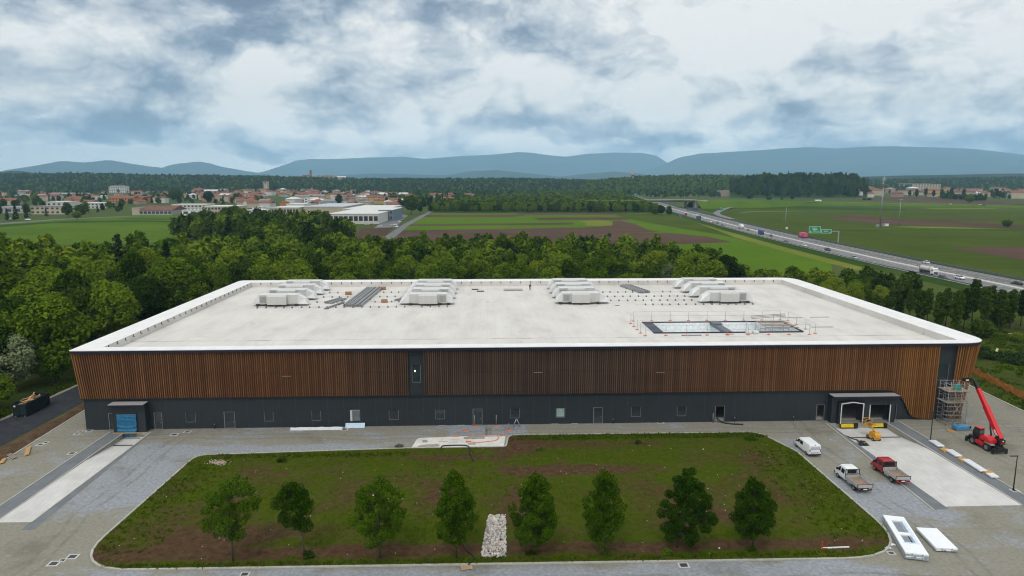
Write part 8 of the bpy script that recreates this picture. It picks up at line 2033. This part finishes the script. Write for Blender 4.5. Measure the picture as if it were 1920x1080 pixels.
# far trees: one scattered mass (past the limit for single objects)
def scatter(name, pts, label):
    col = bpy.data.collections.new(name + ' kinds'); keys = []
    for p in pts:
        k = (p[5], p[6].name)
        if k not in keys: keys.append(k)
    keys.sort()
    for i, (k, fn) in enumerate(keys):
        rs_ = np.random.RandomState(90 + i); h, rad, z0, prof, nc, cr, n, leaf, flat = {'round': (14, 5, 3, P_ROUND, 30, 2.0, 900, .75, .85), 'egg': (16, 4, 3, P_EGG, 30, 1.8, 850, .7, .85), 'con': (17, 3.6, 1, P_CONE, 30, 1.2, 700, .6, .5), 'col': (13, 1.9, 3, P_COL, 20, 1.1, 500, .5, .9), 'bush': (4.2, 2.3, .6, P_ROUND, 12, 1.1, 400, .5, .85)}[k]
        V, F = leaves(rs_, n, crown_clumps(rs_, nc, z0, h - cr * .5, rad, prof, cr), leaf, .4, flat)
        me = np_mesh('crown_%s' % k, V, F, bpy.data.materials[fn]); o = bpy.data.objects.new('kind_%02d' % i, me); col.objects.link(o)
    P3 = np.array([(p[0], p[1], p[2]) for p in pts], dtype=np.float32); me = bpy.data.meshes.new(name); me.vertices.add(len(P3)); me.vertices.foreach_set('co', P3.ravel())
    for nm, ty, vals in (('scl', 'FLOAT', [p[3] for p in pts]), ('rotz', 'FLOAT', [p[4] for p in pts]), ('kind_index', 'INT', [keys.index((p[5], p[6].name)) for p in pts])):
        a = me.attributes.new(nm, ty, 'POINT'); a.data.foreach_set('value', vals)
    o = obj(name, me); o['kind'] = 'stuff'; o['label'] = label
    ng = bpy.data.node_groups.new(name, 'GeometryNodeTree'); ng.interface.new_socket('Geometry', in_out='INPUT', socket_type='NodeSocketGeometry'); ng.interface.new_socket('Geometry', in_out='OUTPUT', socket_type='NodeSocketGeometry')
    N = ng.nodes; gi, go = N.new('NodeGroupInput'), N.new('NodeGroupOutput'); ci = N.new('GeometryNodeCollectionInfo'); ci.inputs[0].default_value = col; ci.inputs['Separate Children'].default_value = True; ci.inputs['Reset Children'].default_value = True
    ip = N.new('GeometryNodeInstanceOnPoints'); ip.inputs['Pick Instance'].default_value = True
    def attr(nm, ty): a = N.new('GeometryNodeInputNamedAttribute'); a.data_type = ty; a.inputs['Name'].default_value = nm; return a.outputs[0]
    cr_ = N.new('ShaderNodeCombineXYZ'); ng.links.new(attr('rotz', 'FLOAT'), cr_.inputs[2]); er = N.new('FunctionNodeEulerToRotation'); ng.links.new(cr_.outputs[0], er.inputs[0])
    ng.links.new(gi.outputs[0], ip.inputs['Points']); ng.links.new(ci.outputs[0], ip.inputs['Instance']); ng.links.new(attr('kind_index', 'INT'), ip.inputs['Instance Index']); ng.links.new(er.outputs[0], ip.inputs['Rotation']); ng.links.new(attr('scl', 'FLOAT'), ip.inputs['Scale']); ng.links.new(ip.outputs[0], go.inputs[0])
    md = o.modifiers.new('scatter', 'NODES'); md.node_group = ng; return o
NEARF = [p for p in SCAT if cam_d(p[0], p[1]) < 620]; FARF = [p for p in SCAT if cam_d(p[0], p[1]) >= 620]
if NEARF: scatter('woods', NEARF, 'rest of the near woods, hidden or smaller trees')
scatter('distant_woods', FARF, 'far woods, hedges and garden trees round the towns')
# hill village on the left middle skyline
for i, (u, lab) in enumerate(((556, 'far left'), (566, 'left'), (598, 'right of the church'), (607, 'second right of the church'), (616, 'third right of the church'), (640, 'far right'))):
    x, y, z = P(u, 336.5, 3060); put_house(x, y, 'in the hill village, %s' % lab, 'houses of the hill village', z - 1.0, 1.6)
x, y, z = P(575, 335.5, 3050); t = thing('church', 'pinkish church on the wooded skyline', 'church', (x, y, z - 4)); MB().box(-16, -8, 0, 16, 8, 17).build('nave', W_PINK, t); MB().prism([(-9, 17.003), (9, 17.003), (0, 22)], -17, 17, 'x').build('roof', R_BRN, t)
x, y, z = P(583, 335.5, 3045); t = thing('bell_tower', 'tall brick bell tower on the wooded skyline', 'bell tower', (x, y, z - 4)); hh = ZAT(321, 3045) - z + 4; MB().box(-4, -4, 0, 4, 4, hh).build('shaft', plain('brick tower', (.24, .12, .09), .8), t); MB().hexa([(-4.4, -4.4, hh + .003), (4.4, -4.4, hh + .003), (4.4, 4.4, hh + .003), (-4.4, 4.4, hh + .003)], [(-.3, -.3, hh + 8), (.3, -.3, hh + 8), (.3, .3, hh + 8), (-.3, .3, hh + 8)]).build('spire', R_BRN, t)
# ------------------------------------------------------------------ labels: look-alikes told apart by their place
ORD = ['leftmost', 'second', 'third', 'fourth', 'fifth', 'sixth', 'seventh', 'eighth', 'ninth', 'tenth', 'eleventh', 'twelfth', 'thirteenth', 'fourteenth', 'fifteenth', 'sixteenth', 'seventeenth', 'eighteenth', 'nineteenth', 'twentieth', 'twenty-first', 'twenty-second', 'twenty-third', 'twenty-fourth', 'twenty-fifth', 'twenty-sixth', 'twenty-seventh', 'twenty-eighth', 'twenty-ninth', 'thirtieth']
same = {}
for o in COL.objects:
    if o.parent is None and 'category' in o.keys(): same.setdefault(o['label'], []).append(o)
for lab, lst in same.items():
    if len(lst) < 2: continue
    lst.sort(key=lambda o: uv_of(o.location.x, o.location.y)[0])
    lab = lab.replace('by the roof corner', 'at the roof corner')
    if len(lab.split()) > 13: lab = lab.replace(', nearest rows', ', near').replace(', middle rows', ', farther').replace(', rear rows', ', farthest').replace('the wooded suburb above the crop strips', 'the suburb above the strips')
    if len(lab.split()) > 12: lab = lab.replace(' with ', ', ').replace('on the bare', 'on').replace('in the wood ', '').replace('before the factory sheds', 'by the sheds').replace('before the fields', '')
    for i, o in enumerate(lst):
        if len(lst) == 2: o['label'] = lab + (', left of two alike' if i == 0 else ', right of two alike')
        elif i < len(ORD): o['label'] = lab + (', leftmost' if i == 0 else ', rightmost' if i == len(lst) - 1 else ', %s from left' % ORD[i])
for o in COL.objects:
    if o.parent is None and 'category' in o.keys() and len(o['label'].split()) > 16: o['label'] = ' '.join(o['label'].replace('front rows, ', '').replace('middle rows, ', 'middle ').replace(' in the left wood,', ' of the left wood,').replace(' alike', '').replace('clusters from the left on the white', '').split())
    if o.parent is None and 'category' in o.keys() and len(o['label'].split()) > 16: print('LONG', o['label'])
